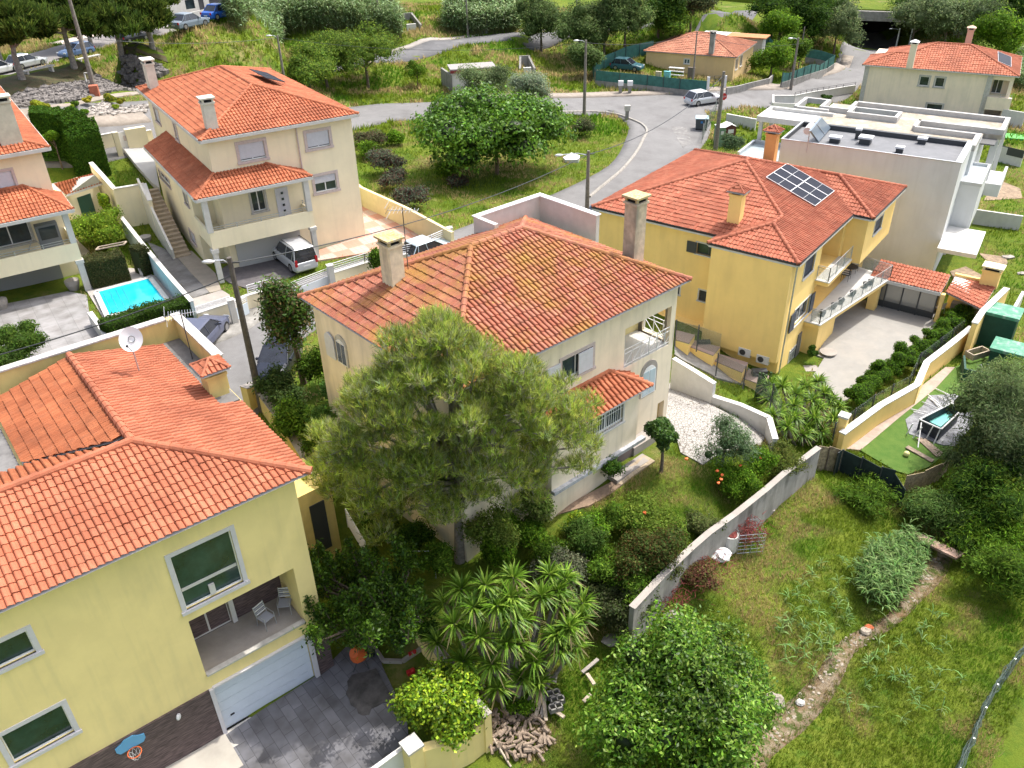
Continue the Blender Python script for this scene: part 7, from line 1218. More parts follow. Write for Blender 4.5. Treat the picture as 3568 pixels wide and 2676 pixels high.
reeds('cane_thicket', 'dense pale cane clump beside the muddy ditch', gp(('y4', 860, 1430), ('y4', 1180, 1330), ('y4', 1320, 1480), ('x4', 1200, 180), ('x4', 1050, 380), ('x4', 860, 400), ('x4', 740, 150)), 400, 1.2, 242, cols=((.09, .17, .05), (.14, .24, .07), (.2, .3, .11)), blade=.5, bw=.055, nb=9)
reeds('cane_thicket', 'scattered pale cane shoots in the lower field', gp(('y4', 500, 1500), ('y4', 760, 1480), ('x4', 700, 350), ('x4', 600, 800), ('x4', 350, 950), ('x4', 60, 800), ('x4', 60, 300)), 40, .65, 243, cols=((.09, .17, .05), (.14, .24, .07), (.2, .3, .11)), blade=.42, bw=.05, nb=8)
reeds('cane_thicket', 'thin scatter of cane shoots beyond the ditch', gp(('x4', 950, 600), ('x4', 1400, 400), ('x4', 1800, 700), ('x4', 1500, 1200), ('x4', 700, 1400), ('x4', 600, 1100)), 34, .5, 244, cols=((.09, .17, .05), (.14, .24, .07), (.2, .3, .11)), blade=.42, bw=.045, nb=7)
reeds('cane_thicket', 'tall reeds at the right edge behind the far right house', gp(('z4', 2050, 500), ('z4', 2150, 480), ('z4', 2150, 760), ('z4', 2040, 720)), 500, 2.2, 245, blade=.8, bw=.1)
# ---- grass
def inmask(P2_):
 x, y = P2_[:, 0], P2_[:, 1]; out = np.zeros(len(x), bool)
 for poly in MASK:
  p = np.array(poly); j = np.roll(p, 1, 0); c = np.zeros(len(x), bool); bb = (x > p[:, 0].min()) & (x < p[:, 0].max()) & (y > p[:, 1].min()) & (y < p[:, 1].max()); xi, yi = x[bb], y[bb]; cc = np.zeros(len(xi), bool)
  for (ax, ay), (bx, by) in zip(p, j):
   if ay == by: continue
   cc ^= ((ay > yi) != (by > yi)) & (xi < (bx - ax) * (yi - ay) / (by - ay) + ax)
  c[bb] = cc; out |= c
 return out
def vnoise(x, y, s, seed):
 g = np.random.default_rng(seed).random((64, 64)); u, v = x / s % 64, y / s % 64; i, j = np.floor(u).astype(int), np.floor(v).astype(int); f, k = u - i, v - j; f = f*f*(3-2*f); k = k*k*(3-2*k); i2, j2 = (i+1) % 64, (j+1) % 64; i %= 64; j %= 64
 return g[i, j]*(1-f)*(1-k) + g[i2, j]*f*(1-k) + g[i, j2]*(1-f)*k + g[i2, j2]*f*k
def grass(name, label, n, box, hgt, wd, seed, near=0, per=3, prob=None):
 rg = np.random.default_rng(seed); x = rg.uniform(box[0], box[1], n); y = rg.uniform(box[2], box[3], n); r = np.abs(x) / np.maximum(y, 1); k = (r < .95) & ~inmask(np.column_stack([x, y])); x, y = x[k], y[k]
 if prob is not None: k = rg.random(len(x)) < prob(x, y); x, y = x[k], y[k]
 z = hN(x, y) + .02; nz = vnoise(x, y, 2.2, 5) * .6 + vnoise(x, y, .7, 6) * .4; n = len(x); b = np.repeat(np.column_stack([x, y, z]), per, 0) + np.column_stack([rg.normal(0, hgt * .35, (n*per, 2)), np.zeros(n*per)]); N = n * per; az = rg.uniform(0, 2*np.pi, N); H = hgt * rg.uniform(.5, 1.4, N) * np.repeat(.5 + nz, per); ln = rg.uniform(.2, .9, N)[:, None] * H[:, None]; tip = b + np.column_stack([np.cos(az), np.sin(az), np.zeros(N)]) * ln * .8; tip[:, 2] += H; s = np.column_stack([-np.sin(az), np.cos(az), np.zeros(N)]) * wd / 2 * rg.uniform(.6, 1.3, (N, 1))
 V = np.stack([b - s, b + s, tip], 1).reshape(-1, 3); dry = np.clip((vnoise(x, y, 3.5, 9) * .55 + vnoise(x, y, 1.1, 10) * .45 - .49) * 8, 0, 1)[:, None]; lush = np.clip((vnoise(x, y, 2.7, 12) - .5) * 4, 0, 1)[:, None]; c = np.array([.135, .2, .018]) * (1 - lush) + np.array([.075, .18, .012]) * lush; c = c * (1 - dry) + np.array([.36, .29, .13]) * dry
 C = np.repeat(c, per * 3, 0) * np.repeat(rg.normal(1, .22, (N, 1)).clip(.5, 1.7), 3, 0); o = npmesh(name, V, np.arange(3*N).reshape(-1, 3), M['leaf'], cols=C); return tag(o, label, 'grass', kind='stuff')
grass('meadow_grass', 'rough green and straw grass of the lower field', 125000, (0, 34, 9, 40), .17, .03, 250, per=3)
grass('meadow_grass', 'mown and wild grass across the middle ground', 80000, (-34, 52, 34, 85), .22, .07, 251, per=2)
grass('meadow_grass', 'rough grass on the far slopes and verges', 90000, (-75, 75, 85, 150), .4, .18, 252, per=2)
# -- vehicles
GLC = glassmat('car_glass', (.012, .014, .02))
LGT = mat('headlight', (.6, .62, .65), .15); TLT = mat('tail_light', (.4, .01, .015), .25)
def carpaint(n, c, metal=.35): 
 m = mat('car_paint_' + n, c, .32, metal if sum(c) > 1.2 else 0, spec=.3); m.node_tree.nodes['Principled BSDF'].inputs['Coat Weight'].default_value = .25; return m
def car(label, loc, rz, L, W, H, paint, kind='hatch', cat='car', name='parked_car', group=None, rails=False):
 t = thing(name, label, cat, loc, group, rz); K = {'hatch': (.03, .72, .14, .50), 'van': (.01, .76, .04, .58), 'sedan': (.13, .72, .26, .52), 'suv': (.02, .72, .12, .50)}[kind]
 hb = H * (.60 if kind != 'van' else .55); gz = .17 if kind != 'suv' else .22
 st = [(0, .62, .86), (.02, .88, .93), (.1, 1, 1), (.3, 1, 1), (.6, 1, 1), (.72, .97, 1), (.86, .9, .98), (.96, .78, .9), (1.0, .6, .72)]
 mb = MB(); V = []; n = 10
 for i, (f, tz, wf) in enumerate(st):
  x = (f - .5) * L; w_ = W / 2 * wf; zt = hb * (tz if kind != 'van' else max(tz, .8 if f < .5 else tz)); zb = gz + (.1 if i in (0, len(st) - 1) else 0)
  V += [(x, -w_ * .9, zb), (x, -w_, zb + .12), (x, -w_, zt * .72), (x, -w_ * .95, zt * .92), (x, -w_ * .8, zt), (x, w_ * .8, zt), (x, w_ * .95, zt * .92), (x, w_, zt * .72), (x, w_, zb + .12), (x, w_ * .9, zb)]
 F = [(i*n + k, (i+1)*n + k, (i+1)*n + (k+1) % n, i*n + (k+1) % n) for i in range(len(st) - 1) for k in range(n)] + [tuple(range(n)), tuple((len(st)-1)*n + k for k in range(n-1, -1, -1))]
 mb.add(V, F); mb.build('body', paint, t, smooth=False, bevel=.03, world=False)
 a, b, c, d = [(f - .5) * L for f in K]; w0, w1 = W * .465, W * .385; z0, z1 = hb * .95, H - .06
 g = MB(); g.add([(a, -w0, z0), (b, -w0, z0), (b, w0, z0), (a, w0, z0), (c, -w1, z1), (d, -w1, z1), (d, w1, z1), (c, w1, z1)], [(3, 2, 1, 0), (4, 5, 6, 7), (0, 1, 5, 4), (1, 2, 6, 5), (2, 3, 7, 6), (3, 0, 4, 7)]); g.build('windows', GLC, t, world=False)
 r = MB(); q = .06; r.add([(c - q, -w1 - .03, z1 - .02), (d + q, -w1 - .03, z1 - .02), (d + q, w1 + .03, z1 - .02), (c - q, w1 + .03, z1 - .02), (c + .05, -w1 + .05, H), (d - .1, -w1 + .05, H), (d - .1, w1 - .05, H), (c + .05, w1 - .05, H)], [(3, 2, 1, 0), (4, 5, 6, 7), (0, 1, 5, 4), (1, 2, 6, 5), (2, 3, 7, 6), (3, 0, 4, 7)])
 for s in (-1, 1):
  for (x0, x1) in ((a, c), (b, d), ((a + b) / 2 - .1, (c + d) / 2), (a + (b - a) * .16, c + .12)): r.bar((x0, s * (w0 + .005), z0), (x1, s * (w1 + .005), z1), .07 if x0 in (a, b) else .05, .04)
 ro = r.build('roof', paint, t, bevel=.02, world=False)
 if rails:
  for s in (-1, 1): mb = MB(); mb.tube([(c + .1, s * (w1 - .04), H), (c + .25, s * (w1 - .04), H + .07), (d - .3, s * (w1 - .04), H + .07), (d - .15, s * (w1 - .04), H)], .025, 6); mb.build('roof_rail', M['steeldk'], t, world=False)
 R_ = .32 if H < 1.6 else .34
 for fx in (.19, .81):
  for s in (-1, 1):
   x, y = (fx - .5) * L, s * (W / 2 - .1); wh = MB(); wh.tube([(x, y - s * .1, R_), (x, y + s * .115, R_)], R_, 16); w_ = wh.build('wheel', M['rubber'], t, world=False, bevel=.02); rm = MB(); rm.tube([(x, y + s * .1, R_), (x, y + s * .122, R_)], R_ * .62, 12); ri = rm.build('rim', M['rim'], w_, world=False)
 for s in (-1, 1):
  mb = MB(); mb.box((L * .475, s * W * .36, hb * .72), (.1, W * .2, .13)); mb.build('headlight', LGT, t, world=False); mb = MB(); mb.box((-L * .492, s * W * .41, hb * (.78 if kind != 'van' else .85)), (.07, W * .1, .22 if kind != 'van' else .45)); mb.build('tail_light', TLT, t, world=False)
  mb = MB(); mb.box((b - .35, s * (W / 2 + .06), z0 + .06), (.12, .16, .12)); mb.build('mirror', paint, t, world=False)
 mb = MB(); mb.box((-L * .499, 0, hb * .55), (.03, .5, .11)); mb.build('number_plate', M['plastic'], t, world=False)
 if kind == 'van': mb = MB(); mb.add([(a - .012, -w0 * .86, z0 * .78), (a - .012, w0 * .86, z0 * .78), (c - .03, w1 * .9, z1 - .05), (c - .03, -w1 * .9, z1 - .05), (a + .05, -w0 * .86, z0 * .78), (a + .05, w0 * .86, z0 * .78), (c + .05, w1 * .9, z1 - .05), (c + .05, -w1 * .9, z1 - .05)], [(0, 1, 2, 3), (7, 6, 5, 4), (0, 4, 5, 1), (1, 5, 6, 2), (2, 6, 7, 3), (3, 7, 4, 0)]); mb.build('rear_window', GLC, t, world=False)
 return t
def hdg(az): return math.pi / 2 - R(az)
def onroad(q, off=.13): p_ = G(q); return (p_[0], p_[1], h(p_[0], p_[1]) + off)
def sdir(pt):
 c = smoothline([p[:2] for p in side], 5); i = min(range(len(c) - 1), key=lambda k: math.dist(c[k], pt[:2])); return math.atan2(c[i+1][1] - c[i][1], c[i+1][0] - c[i][0])
SV = carpaint('silver', (.55, .57, .6)); 
car('silver estate car with a dark roof panel crossing the road junction', onroad(('z3', 1590, 862)), hdg(66), 4.5, 1.8, 1.53, SV)
car('silver van with roof rails parked under the carport of the upper cream house', onroad(('z6', 330, 620), .1), hdg(-36), 4.3, 1.78, 1.82, SV, 'van', cat='van', name='parked_van', rails=True)
p_ = onroad(('z5', 1690, 1275)); car('grey-blue compact car parked on the street behind the yellow parapet', p_, sdir(p_) + math.pi, 4.2, 1.82, 1.62, carpaint('slate', (.09, .1, .15)), 'suv')
p_ = onroad(('z6', 205, 1490)); car('dark navy car parked on the street below the magnolia', p_, sdir(p_), 4.2, 1.75, 1.5, carpaint('navy', (.012, .016, .03)))
p_ = onroad(('z6', 1440, 570)); car('pale blue car behind the old chimney on the side street', p_, sdir(p_) + math.pi, 4.1, 1.75, 1.5, carpaint('ice', (.55, .65, .72)))
p_ = onroad(('z7', 700, 310)); car('dark blue car just showing behind the white terrace corner', p_, sdir(p_), 4.1, 1.75, 1.45, carpaint('dblue', (.04, .07, .15)))
car('teal car parked in the yard left of the peach bungalow', onroad(('z3', 960, 580), .05), hdg(118), 4.3, 1.75, 1.5, carpaint('teal', (.03, .1, .12)))
zd = G('z1', 1400, 230); za_ = G('z1', 900, 330); tl = math.atan2(zd[1] - za_[1], zd[0] - za_[0])
for q, c, k, lb in ((('z1', 10, 615), (.7, .7, .7), 'hatch', 'white car at the far left edge under the pines'), (('z1', 240, 560), (.5, .52, .53), 'hatch', 'silver car between two pine trunks at the far left'), (('z1', 640, 470), (.08, .13, .24), 'hatch', 'blue-grey hatchback parked under the pines by the lamp post'), (('z1', 1110, 350), (.01, .012, .015), 'suv', 'black car half hidden behind the broad pine'), (('z1', 1575, 240), (.16, .2, .24), 'sedan', 'grey saloon parked right of the pines'), (('z1', 1830, 160), (.01, .09, .42), 'sedan', 'bright blue saloon parked beside the cane thicket')):
 car(lb, onroad(q, .15), tl + (math.pi if 'hatchback' in lb else 0), 4.3, 1.75, 1.48, carpaint('c', c), k, group='cars parked above the rock slope')
car('black car in the basement garage of the far right house', (*F6.p(15.0, 1.2)[:2], -4.0), hdg(30), 4.2, 1.75, 1.5, carpaint('blk', (.01, .01, .012)))
# -- street furniture
LAMPM = mat('lamp_housing', (.6, .62, .62), .4, .3)
def pole(label, base, topq=None, ht=None, arm=None, r=.13, m=None, name='lamp_post', insul=False, group='poles along the streets'):
 b = base; zt = vline(b[:2], topq) if topq else b[2] + ht; t = thing(name, label, 'lamp post' if arm else 'pole', b, group); mb = MB(); mb.tube([(b[0], b[1], b[2] - .5), (b[0], b[1], zt)], [r * 1.25, r * .7], 8); mb.build('shaft', m or M['pole'], t)
 if arm:
  d = Vector((arm[0], arm[1], 0)).normalized(); L = arm[2]; s = Vector((b[0], b[1], zt - .35)); e = s + d * L + Vector((0, 0, .35)); mb = MB(); mb.tube([s, s + d * L * .4 + Vector((0, 0, .28)), e], .035, 6); mb.build('arm', M['galv'], t); mb = MB(); mb.ball((e.x + d.x * .25, e.y + d.y * .25, e.z), .32, 10, sc=(1.0 if abs(d.x) > .5 else .45, 1.0 if abs(d.x) <= .5 else .45, .3)); mb.build('lamp_head', LAMPM, t, smooth=True)
 if insul:
  mb = MB(); mb.bar((b[0] - .45, b[1], zt - .25), (b[0] + .45, b[1], zt - .25), .06); mb.build('crossarm', M['steeldk'], t)
 return (b[0], b[1], zt)
P1 = pole('tall concrete lamp post rising from the roadside bed at the upper left', G('z1', 790, 770), ('z1', 580, -60), arm=(1, -.2, 1.6), r=.2)
x = G('z1', 795, 790); t = tag(MB().box((x[0], x[1] - .1, x[2] + .45), (.7, .7, .9), .3).build('meter_box', mat('brick_red', (.38, .12, .07), .85, var=.2, scale=8)), 'small brick-red box at the foot of the tall upper left lamp post', 'box')
P2_ = pole('lamp post behind the right end of the upper left roof', G('z2', 234, 630), ('z2', 175, 290), arm=(-1, -.3, .6)); P3 = pole('pole standing in the upper cane thicket', G('z2', 1032, 275), ('z2', 1003, -40), r=.12, name='utility_pole'); P4 = pole('pole in the cane stand beside the upper lane', G('z2', 1755, 300), ('z2', 1740, -60), r=.12, name='utility_pole')
P5 = pole('pole rising behind the grey-green trees at the top', G('z3', 540, 235), ('z3', 538, -60), r=.12, name='utility_pole'); P6 = pole('lamp post at the kerb of the grassy corner', G('z3', 605, 955), ('z3', 615, 330), arm=(-1, -.2, .8), r=.16)
P7 = pole('slim pole in front of the peach bungalow', G('z3', 1495, 745), ('z3', 1530, 262), r=.1, name='utility_pole'); P8 = pole('thick concrete pole beside the stop sign', G('z3', 1690, 1235), ('z3', 1760, 590), r=.2, name='utility_pole')
P9 = pole('lamp post with a curved arm rising behind the white terrace', G('z7', 624, 330), ('z3', 637, 1245), arm=(-1, -.4, 2.2), r=.16, insul=True)
b10 = G('s', 915, 1430); P10 = pole('dark lamp post in front of the carport, beside the salmon roof chimney', b10, ('z5', 1960, 552), arm=(-.8, -.4, .7), r=.17, m=mat('dark_pole', (.1, .09, .08), .9, var=.2, scale=5), insul=True)
pole('lamp post at the bend of the road before the far right house', G('z4', 205, 748), ('z4', 262, 310), arm=(-1, -.3, .9), r=.17); pole('slim pole behind the green netting at the road bend', G('z4', 270, 560), ('z4', 315, 222), r=.1, name='utility_pole')
pole('left lamp post by the underpass mouth', G('z4', 1070, 420), ('z4', 1098, 235), arm=(-1, 0, 1.2), r=.14, m=M['galv']); pole('right lamp post by the underpass mouth', G('z4', 1178, 400), ('z4', 1222, 122), arm=(-1, 0, 1.2), r=.12, m=M['galv'])
def cable(label, a, b, sag=.8, r=.02): mb = MB(); a, b = Vector(a), Vector(b); mb.tube([a.lerp(b, k / 14) - Vector((0, 0, sag * 4 * (k / 14) * (1 - k / 14))) for k in range(15)], r, 5); return tag(mb.build('overhead_cable', M['steeldk']), label, 'cable', 'overhead cables')
up = lambda p_, d=.25: (p_[0], p_[1], p_[2] - d)
cable('cable from the dark lamp post across the van to the terrace lamp post', up(P10, .3), up(P9), .9, .028); cable('cable from the terrace lamp post over the grass to the stop sign pole', up(P9), up(P8, .4), 1.1, .03); le = A(('z5', 100, 1360), 5.0)
cable('cable from the dark lamp post over the pool toward the left edge', up(P10, .9), (le[0] - 6, le[1] - 3, le[2]), .5, .03); cable('thin wire between the upper left lamp posts', up(P1, 3.5), up(P2_), .5, .02); cable('thin wire from the upper left lamp post to the kerb lamp post', up(P2_), up(P6), 1.0, .018); cable('wire along the top between kerb lamp post and bungalow pole', up(P6), up(P7), .6, .018); cable('wire from the bungalow pole to the road bend', up(P7), (F6.p(-8, 4)[0], F6.p(-8, 4)[1], 3.5), .8, .018)
x = G('z3', 1745, 880); t = thing('stop_sign', 'red octagonal stop sign seen edge-on beside the thick pole', 'sign', x); mb = MB(); zz = vline(x[:2], ('z3', 1752, 797)); mb.cyl(x, .035, x[2] - .2, zz + .3, 6); mb.build('post', M['galv'], t); mb = MB(); an = R(-8)
pts = [(.42 * math.cos(math.pi / 8 + k * math.pi / 4), .42 * math.sin(math.pi / 8 + k * math.pi / 4)) for k in range(8)]; V = [(x[0] + u * math.cos(an), x[1] + u * math.sin(an) - .06 + dd, zz + v) for dd in (0, .03) for u, v in pts]; mb.add(V, [tuple(range(8)), tuple(range(15, 7, -1))] + [(i, (i+1) % 8, 8 + (i+1) % 8, 8 + i) for i in range(8)]); pl = mb.build('plate', M['red'], t)
def text(s, parent, loc, rot, size, m, ext=.003):
 c = bpy.data.curves.new('lettering', 'FONT'); c.body = s; c.size = size; c.align_x = 'CENTER'; c.align_y = 'CENTER'; c.extrude = ext; o = bpy.data.objects.new('tmp', c); COL.objects.link(o); dg_ = bpy.context.evaluated_depsgraph_get(); me = bpy.data.meshes.new_from_object(o.evaluated_get(dg_)); bpy.data.objects.remove(o); n = bpy.data.objects.new('lettering', me); COL.objects.link(n); me.materials.clear(); me.materials.append(m); n.parent = parent; n.location = Vector(loc) - root_loc(parent); n.rotation_euler = rot; return n
text('STOP', pl, (x[0] + .0, x[1] - .072, zz), (math.pi / 2, 0, an), .26, M['plastic'])
x = G('z3', 1570, 1075); t = thing('waste_container', 'dark grey wheeled waste container standing on the side street', 'waste container', x, rz=R(-12)); mb = MB(); mb.add([(-.55, -.42, .2), (.55, -.42, .2), (.6, .42, .2), (-.6, .42, .2), (-.65, -.5, 1.25), (.65, -.5, 1.25), (.65, .5, 1.25), (-.65, .5, 1.25)], [(3, 2, 1, 0), (4, 5, 6, 7), (0, 1, 5, 4), (1, 2, 6, 5), (2, 3, 7, 6), (3, 0, 4, 7)]); mb.build('bin_body', mat('slate_plastic', (.06, .075, .08), .5), t, world=False); mb = MB(); mb.prism([(-.68, -.55), (.68, -.55), (.68, .55), (-.68, .55)], 1.26, [1.34, 1.34, 1.44, 1.44]); mb.build('lid', mat('lid_blue_grey', (.35, .45, .52), .5), t, world=False); mb = MB(); mb.box((0, -.485, .95), (.22, .02, .22)); mb.build('sticker', M['blue'], t, world=False)
for i, j in ((-1, -1), (1, -1), (1, 1), (-1, 1)): mb = MB(); mb.tube([(i * .5, j * .35 - .04, .1), (i * .5, j * .35 + .04, .1)], .1, 8); mb.build('castor', M['rubber'], t, world=False)
x = G('z3', 1740, 1200); t = thing('textile_container', 'tall green and brown clothes recycling container with a pale pitched top', 'recycling container', x, rz=R(10)); mb = MB(); mb.box((-.35, 0, 1.0), (.7, 1.2, 2.0)); mb.build('side', mat('sage_green', (.14, .24, .16), .6, var=.1, scale=3), t, world=False); mb = MB(); mb.add([(0, -.62, 0), (1.1, -.62, 0), (1.1, .6, 0), (0, .6, 0), (0, -.62, 1.95), (1.1, -.62, 1.95), (1.1, .6, 1.95), (0, .6, 1.95), (.55, -.62, 2.2), (.55, .6, 2.2)], [(3, 2, 1, 0), (0, 1, 5, 8, 4), (1, 2, 6, 5), (2, 3, 7, 9, 6), (3, 0, 4, 7), (4, 8, 9, 7), (8, 5, 6, 9)]); mb.build('front', mat('maroon_brown', (.1, .03, .03), .5), t, world=False)
mb = MB(); mb.add([(-.75, -.68, 2.0), (0, -.68, 2.0), (.55, -.68, 2.24), (1.15, -.68, 1.98), (1.15, .66, 1.98), (.55, .66, 2.24), (0, .66, 2.02), (-.75, .66, 2.02)], [(0, 1, 6, 7), (1, 2, 5, 6), (2, 3, 4, 5)]); mb.build('top', M['plastic'], t, world=False); mb = MB(); mb.box((.55, -.635, 1.55), (.6, .02, .38)); mb.build('label_panel', M['plastic'], t, world=False); mb = MB(); mb.box((-.35, -.62, 1.45), (.3, .03, .35)); mb.build('label_panel', M['plastic'], t, world=False)
for q, lb in ((('z3', 903, 782), 'left white-topped meter pillar on the verge below the netting'), (('z3', 980, 782), 'right white-topped meter pillar on the verge below the netting'), (('z3', 957, 995), 'small grey meter pillar at the kerb of the grassy corner')):
 x = G(q); t = thing('meter_pillar', lb, 'utility box', x, 'utility pillars on the verge'); mb = MB(); mb.box((x[0], x[1], x[2] + .5), (.35, .35, 1.3)); mb.build('stem', M['concrete'], t); mb = MB(); mb.box((x[0], x[1] - .05, x[2] + 1.35), (.6, .45, .55)); mb.build('cabinet', M['plastic'] if 'white' in lb else M['stone'], t)
def inlet(label, q, s, rz):
 x = G(q); t = thing('ditch_inlet', label, 'culvert inlet', x, 'concrete ditch inlets', rz); mb = MB(); mb.add([(-s, -s, -.5), (-s * .6, s, -.5), (-s, -s, .4), (-s * .6, s, 1.6), (-s + .25, -s, -.5), (-s * .6 + .25, s, -.5), (-s + .25, -s, .4), (-s * .6 + .25, s, 1.6)], [(0, 1, 3, 2), (4, 6, 7, 5), (2, 3, 7, 6), (0, 2, 6, 4), (1, 5, 7, 3)]); mb.build('wing_wall', M['concrete'], t, world=False)
 mb = MB(); mb.add([(s, -s, -.5), (s * .6, s, -.5), (s, -s, .4), (s * .6, s, 1.6), (s - .25, -s, -.5), (s * .6 - .25, s, -.5), (s - .25, -s, .4), (s * .6 - .25, s, 1.6)], [(2, 3, 1, 0), (5, 7, 6, 4), (6, 7, 3, 2), (4, 6, 2, 0), (3, 7, 5, 1)]); mb.build('wing_wall', M['concrete'], t, world=False); mb = MB(); mb.box((0, s, .5), (s * 1.3, .25, 2.2)); mb.build('head_wall', M['concrete'], t, world=False); mb = MB(); mb.box((0, -s * .9, .1), (s * .9, .4, .9)); mb.build('sill_block', M['white'], t, world=False)
inlet('open concrete ditch inlet on the slope beside the canes', ('z2', 1270, 220), 1.5, R(18)); inlet('concrete ditch inlet on the grass above the roadside tree', ('z3', 125, 580), 1.1, R(8))
x = G('z2', 1810, 770); t = thing('transformer_hut', 'small white hut with dark red roof edge behind the silver-grey tree', 'hut', x, rz=R(10)); s = pxm(x) / 2.37; mb = MB(); mb.box((0, 1.5, .9), (330 * s, 2.6, 3.4)); mb.build('wall', M['white'], t, world=False); mb = MB(); mb.box((0, 1.5, 2.72), (360 * s, 3.0, .14)); mb.build('roof', mat('hut_roof', (.3, .28, .27), .9), t, world=False); mb = MB(); mb.box((0, -.02, 2.5), (362 * s, .06, .3)); mb.build('roof_edge', mat('dark_red', (.2, .03, .03), .6), t, world=False); mb = MB(); mb.box((100 * s, .18, 1.8), (95 * s, .04, .6)); mb.build('notice_panel', M['steeldk'], t, world=False)
x = G('z2', 1600, 770); t = fwall('wing_wall', 'grey sloping wing wall beside the small white hut', [G('z2', 1635, 770)[:2], G('z2', 1545, 700)[:2]], 2.0, .25, M['concrete'])
mb = MB(); x = G('z2', 1850, 270); mb.ball((x[0], x[1], x[2] + .6), 1.9, 7, sc=(1.1, .6, 1.1), jit=.12); tag(mb.build('boulder', mat('blue_grey_rock', (.25, .26, .28), .9, var=.25, scale=2, bump=.8)), 'large grey boulder in the canes beside the upper lane', 'rock')
ub_ = G('z4', 880, 402); um = (ub_[0], ub_[1], ub_[2]); e_ = Vector((math.cos(R(-22)), math.sin(R(-22)), 0)); f_ = Vector((-e_.y, e_.x, 0)); zt = vline(um[:2], ('z4', 930, 176)); ztt = vline(um[:2], ('z4', 930, 96)); t = thing('road_underpass', 'dark road underpass with a wide concrete deck at the top right', 'underpass', um); sc_ = pxm(um) / 2.37
def ub(u0, u1, v0, v1, z0, z1, nm, m): mb = MB(); b = Vector(um); mb.prism([(b + e_ * u + f_ * v)[:2] for u, v in ((u0, v0), (u1, v0), (u1, v1), (u0, v1))], z0, z1); mb.build(nm, m, t)
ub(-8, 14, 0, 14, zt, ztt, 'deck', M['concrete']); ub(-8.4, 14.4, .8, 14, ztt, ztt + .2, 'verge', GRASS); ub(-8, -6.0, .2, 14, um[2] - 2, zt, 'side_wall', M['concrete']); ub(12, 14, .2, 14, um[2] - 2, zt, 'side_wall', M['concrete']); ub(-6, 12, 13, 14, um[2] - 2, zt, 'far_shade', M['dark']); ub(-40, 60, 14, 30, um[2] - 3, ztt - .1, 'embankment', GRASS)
a, b = G('z1', 1480, 165), G('z1', 2080, 40); d = Vector((b[0]-a[0], b[1]-a[1], 0)); L = d.length; d /= L; F9 = Frame((a[0], a[1]), (a[0] + d.x, a[1] + d.y), 0); z9 = (a[2] + b[2]) / 2; t = thing('white_house', 'white house front with dark garage gate behind the parked cars at the top', 'house', (a[0], a[1], z9)); body(t, F9, -8, L + 4, .5, 9, z9 - 2, z9 + 6.5, M['white'], {'t0': [(L * .14, L * .26, z9 + .9, z9 + 2.2, .15), (L * .45, L * .75, z9, z9 + 2.4, .2), (L * .31, L * .38, z9, z9 + 2.2, .15)]})
part('window', t, F9, [(L * .14, L * .26, .6, .64, z9 + .9, z9 + 2.2)], M['glass']); part('garage_gate', t, F9, [(L * .45, L * .75, .62, .68, z9, z9 + 2.4)], mat('anthracite', (.06, .06, .07), .5)); part('door', t, F9, [(L * .31, L * .38, .6, .64, z9, z9 + 2.2)], mat('anthracite2', (.07, .07, .08), .5)); fwall('boundary_wall', 'white street wall in front of the white house at the top', [F9.p(-1, -.6)[:2], F9.p(L * .42, -.6)[:2]], .9, .2, M['white'])
for q, lb in ((('z1', 330, 610), 'pale park bench under the far left pine'), (('z1', 740, 505), 'pale park bench between the pines by the hatchback')):
 x = G(q); t = thing('park_bench', lb, 'bench', x, 'park benches under the pines', tl); mb = MB(); mb.box((0, 0, .48), (3.0, .5, .1)); mb.build('seat', M['stone'], t, world=False)
 for s in (-1, 1): mb = MB(); mb.box((s * 1.2, 0, .2), (.18, .5, .46)); mb.build('leg', M['stone'], t, world=False)
x = G('z1', 760, 720); t = thing('signpost', 'white rectangular frame sign beside the tall upper left lamp post', 'sign', x); mb = MB(); w_ = .35
zs_ = vline(x[:2], ('z1', 735, 600)); 
for a_, b_ in (((-w_, x[2] + .3), (-w_, zs_)), ((w_, x[2] + .3), (w_, zs_)), ((-w_, zs_), (w_, zs_)), ((-w_, x[2] + .3), (w_, x[2] + .3))): mb.bar((x[0] + a_[0], x[1], a_[1]), (x[0] + b_[0], x[1], b_[1]), .14, .06)
mb.build('frame', M['white'], t)
# -- H5 roof pieces
def H5p(s, t, z): return F5.p(s, t, z)
for (s, tt_, a, b, hh, lb) in ((3.5, 2.2, .9, .7, .35, 'white roof vent box nearest the solar collector on the flat roof'), (4.8, 3.9, .45, .35, .7, 'slim white chimney cowl on the grey flat roof'), (5.6, 2.9, 1.0, .9, .45, 'large white roof light in the middle of the flat roof'), (8.3, 1.7, .6, .5, .35, 'low white vent near the front edge of the flat roof'), (9.3, 4.9, .7, .5, .35, 'dark-sided vent by the rear parapet of the flat roof')):
 c = H5p(s, tt_, 4.98); t = thing('roof_vent', lb, 'roof vent', c, 'vents on the flat roof', F5.a); mb = MB(); mb.box((0, 0, hh / 2), (a * .8, b * .8, hh)); mb.build('shaft', M['steeldk'], t, world=False); mb = MB(); mb.box((0, 0, hh + .06), (a, b, .14)); mb.build('lid', M['plastic'], t, world=False)
q = [H5p(1.7, 2.0, 5.05), H5p(3.6, 2.0, 5.05), H5p(3.6, 3.4, 6.5), H5p(1.7, 3.4, 6.5)]
q = [P(v, z) for v, z in ((('z4', 430, 1170), 5.1), (('z4', 530, 1055), 5.1), (('z4', 455, 970), 6.6), (('z4', 365, 1080), 6.6))]
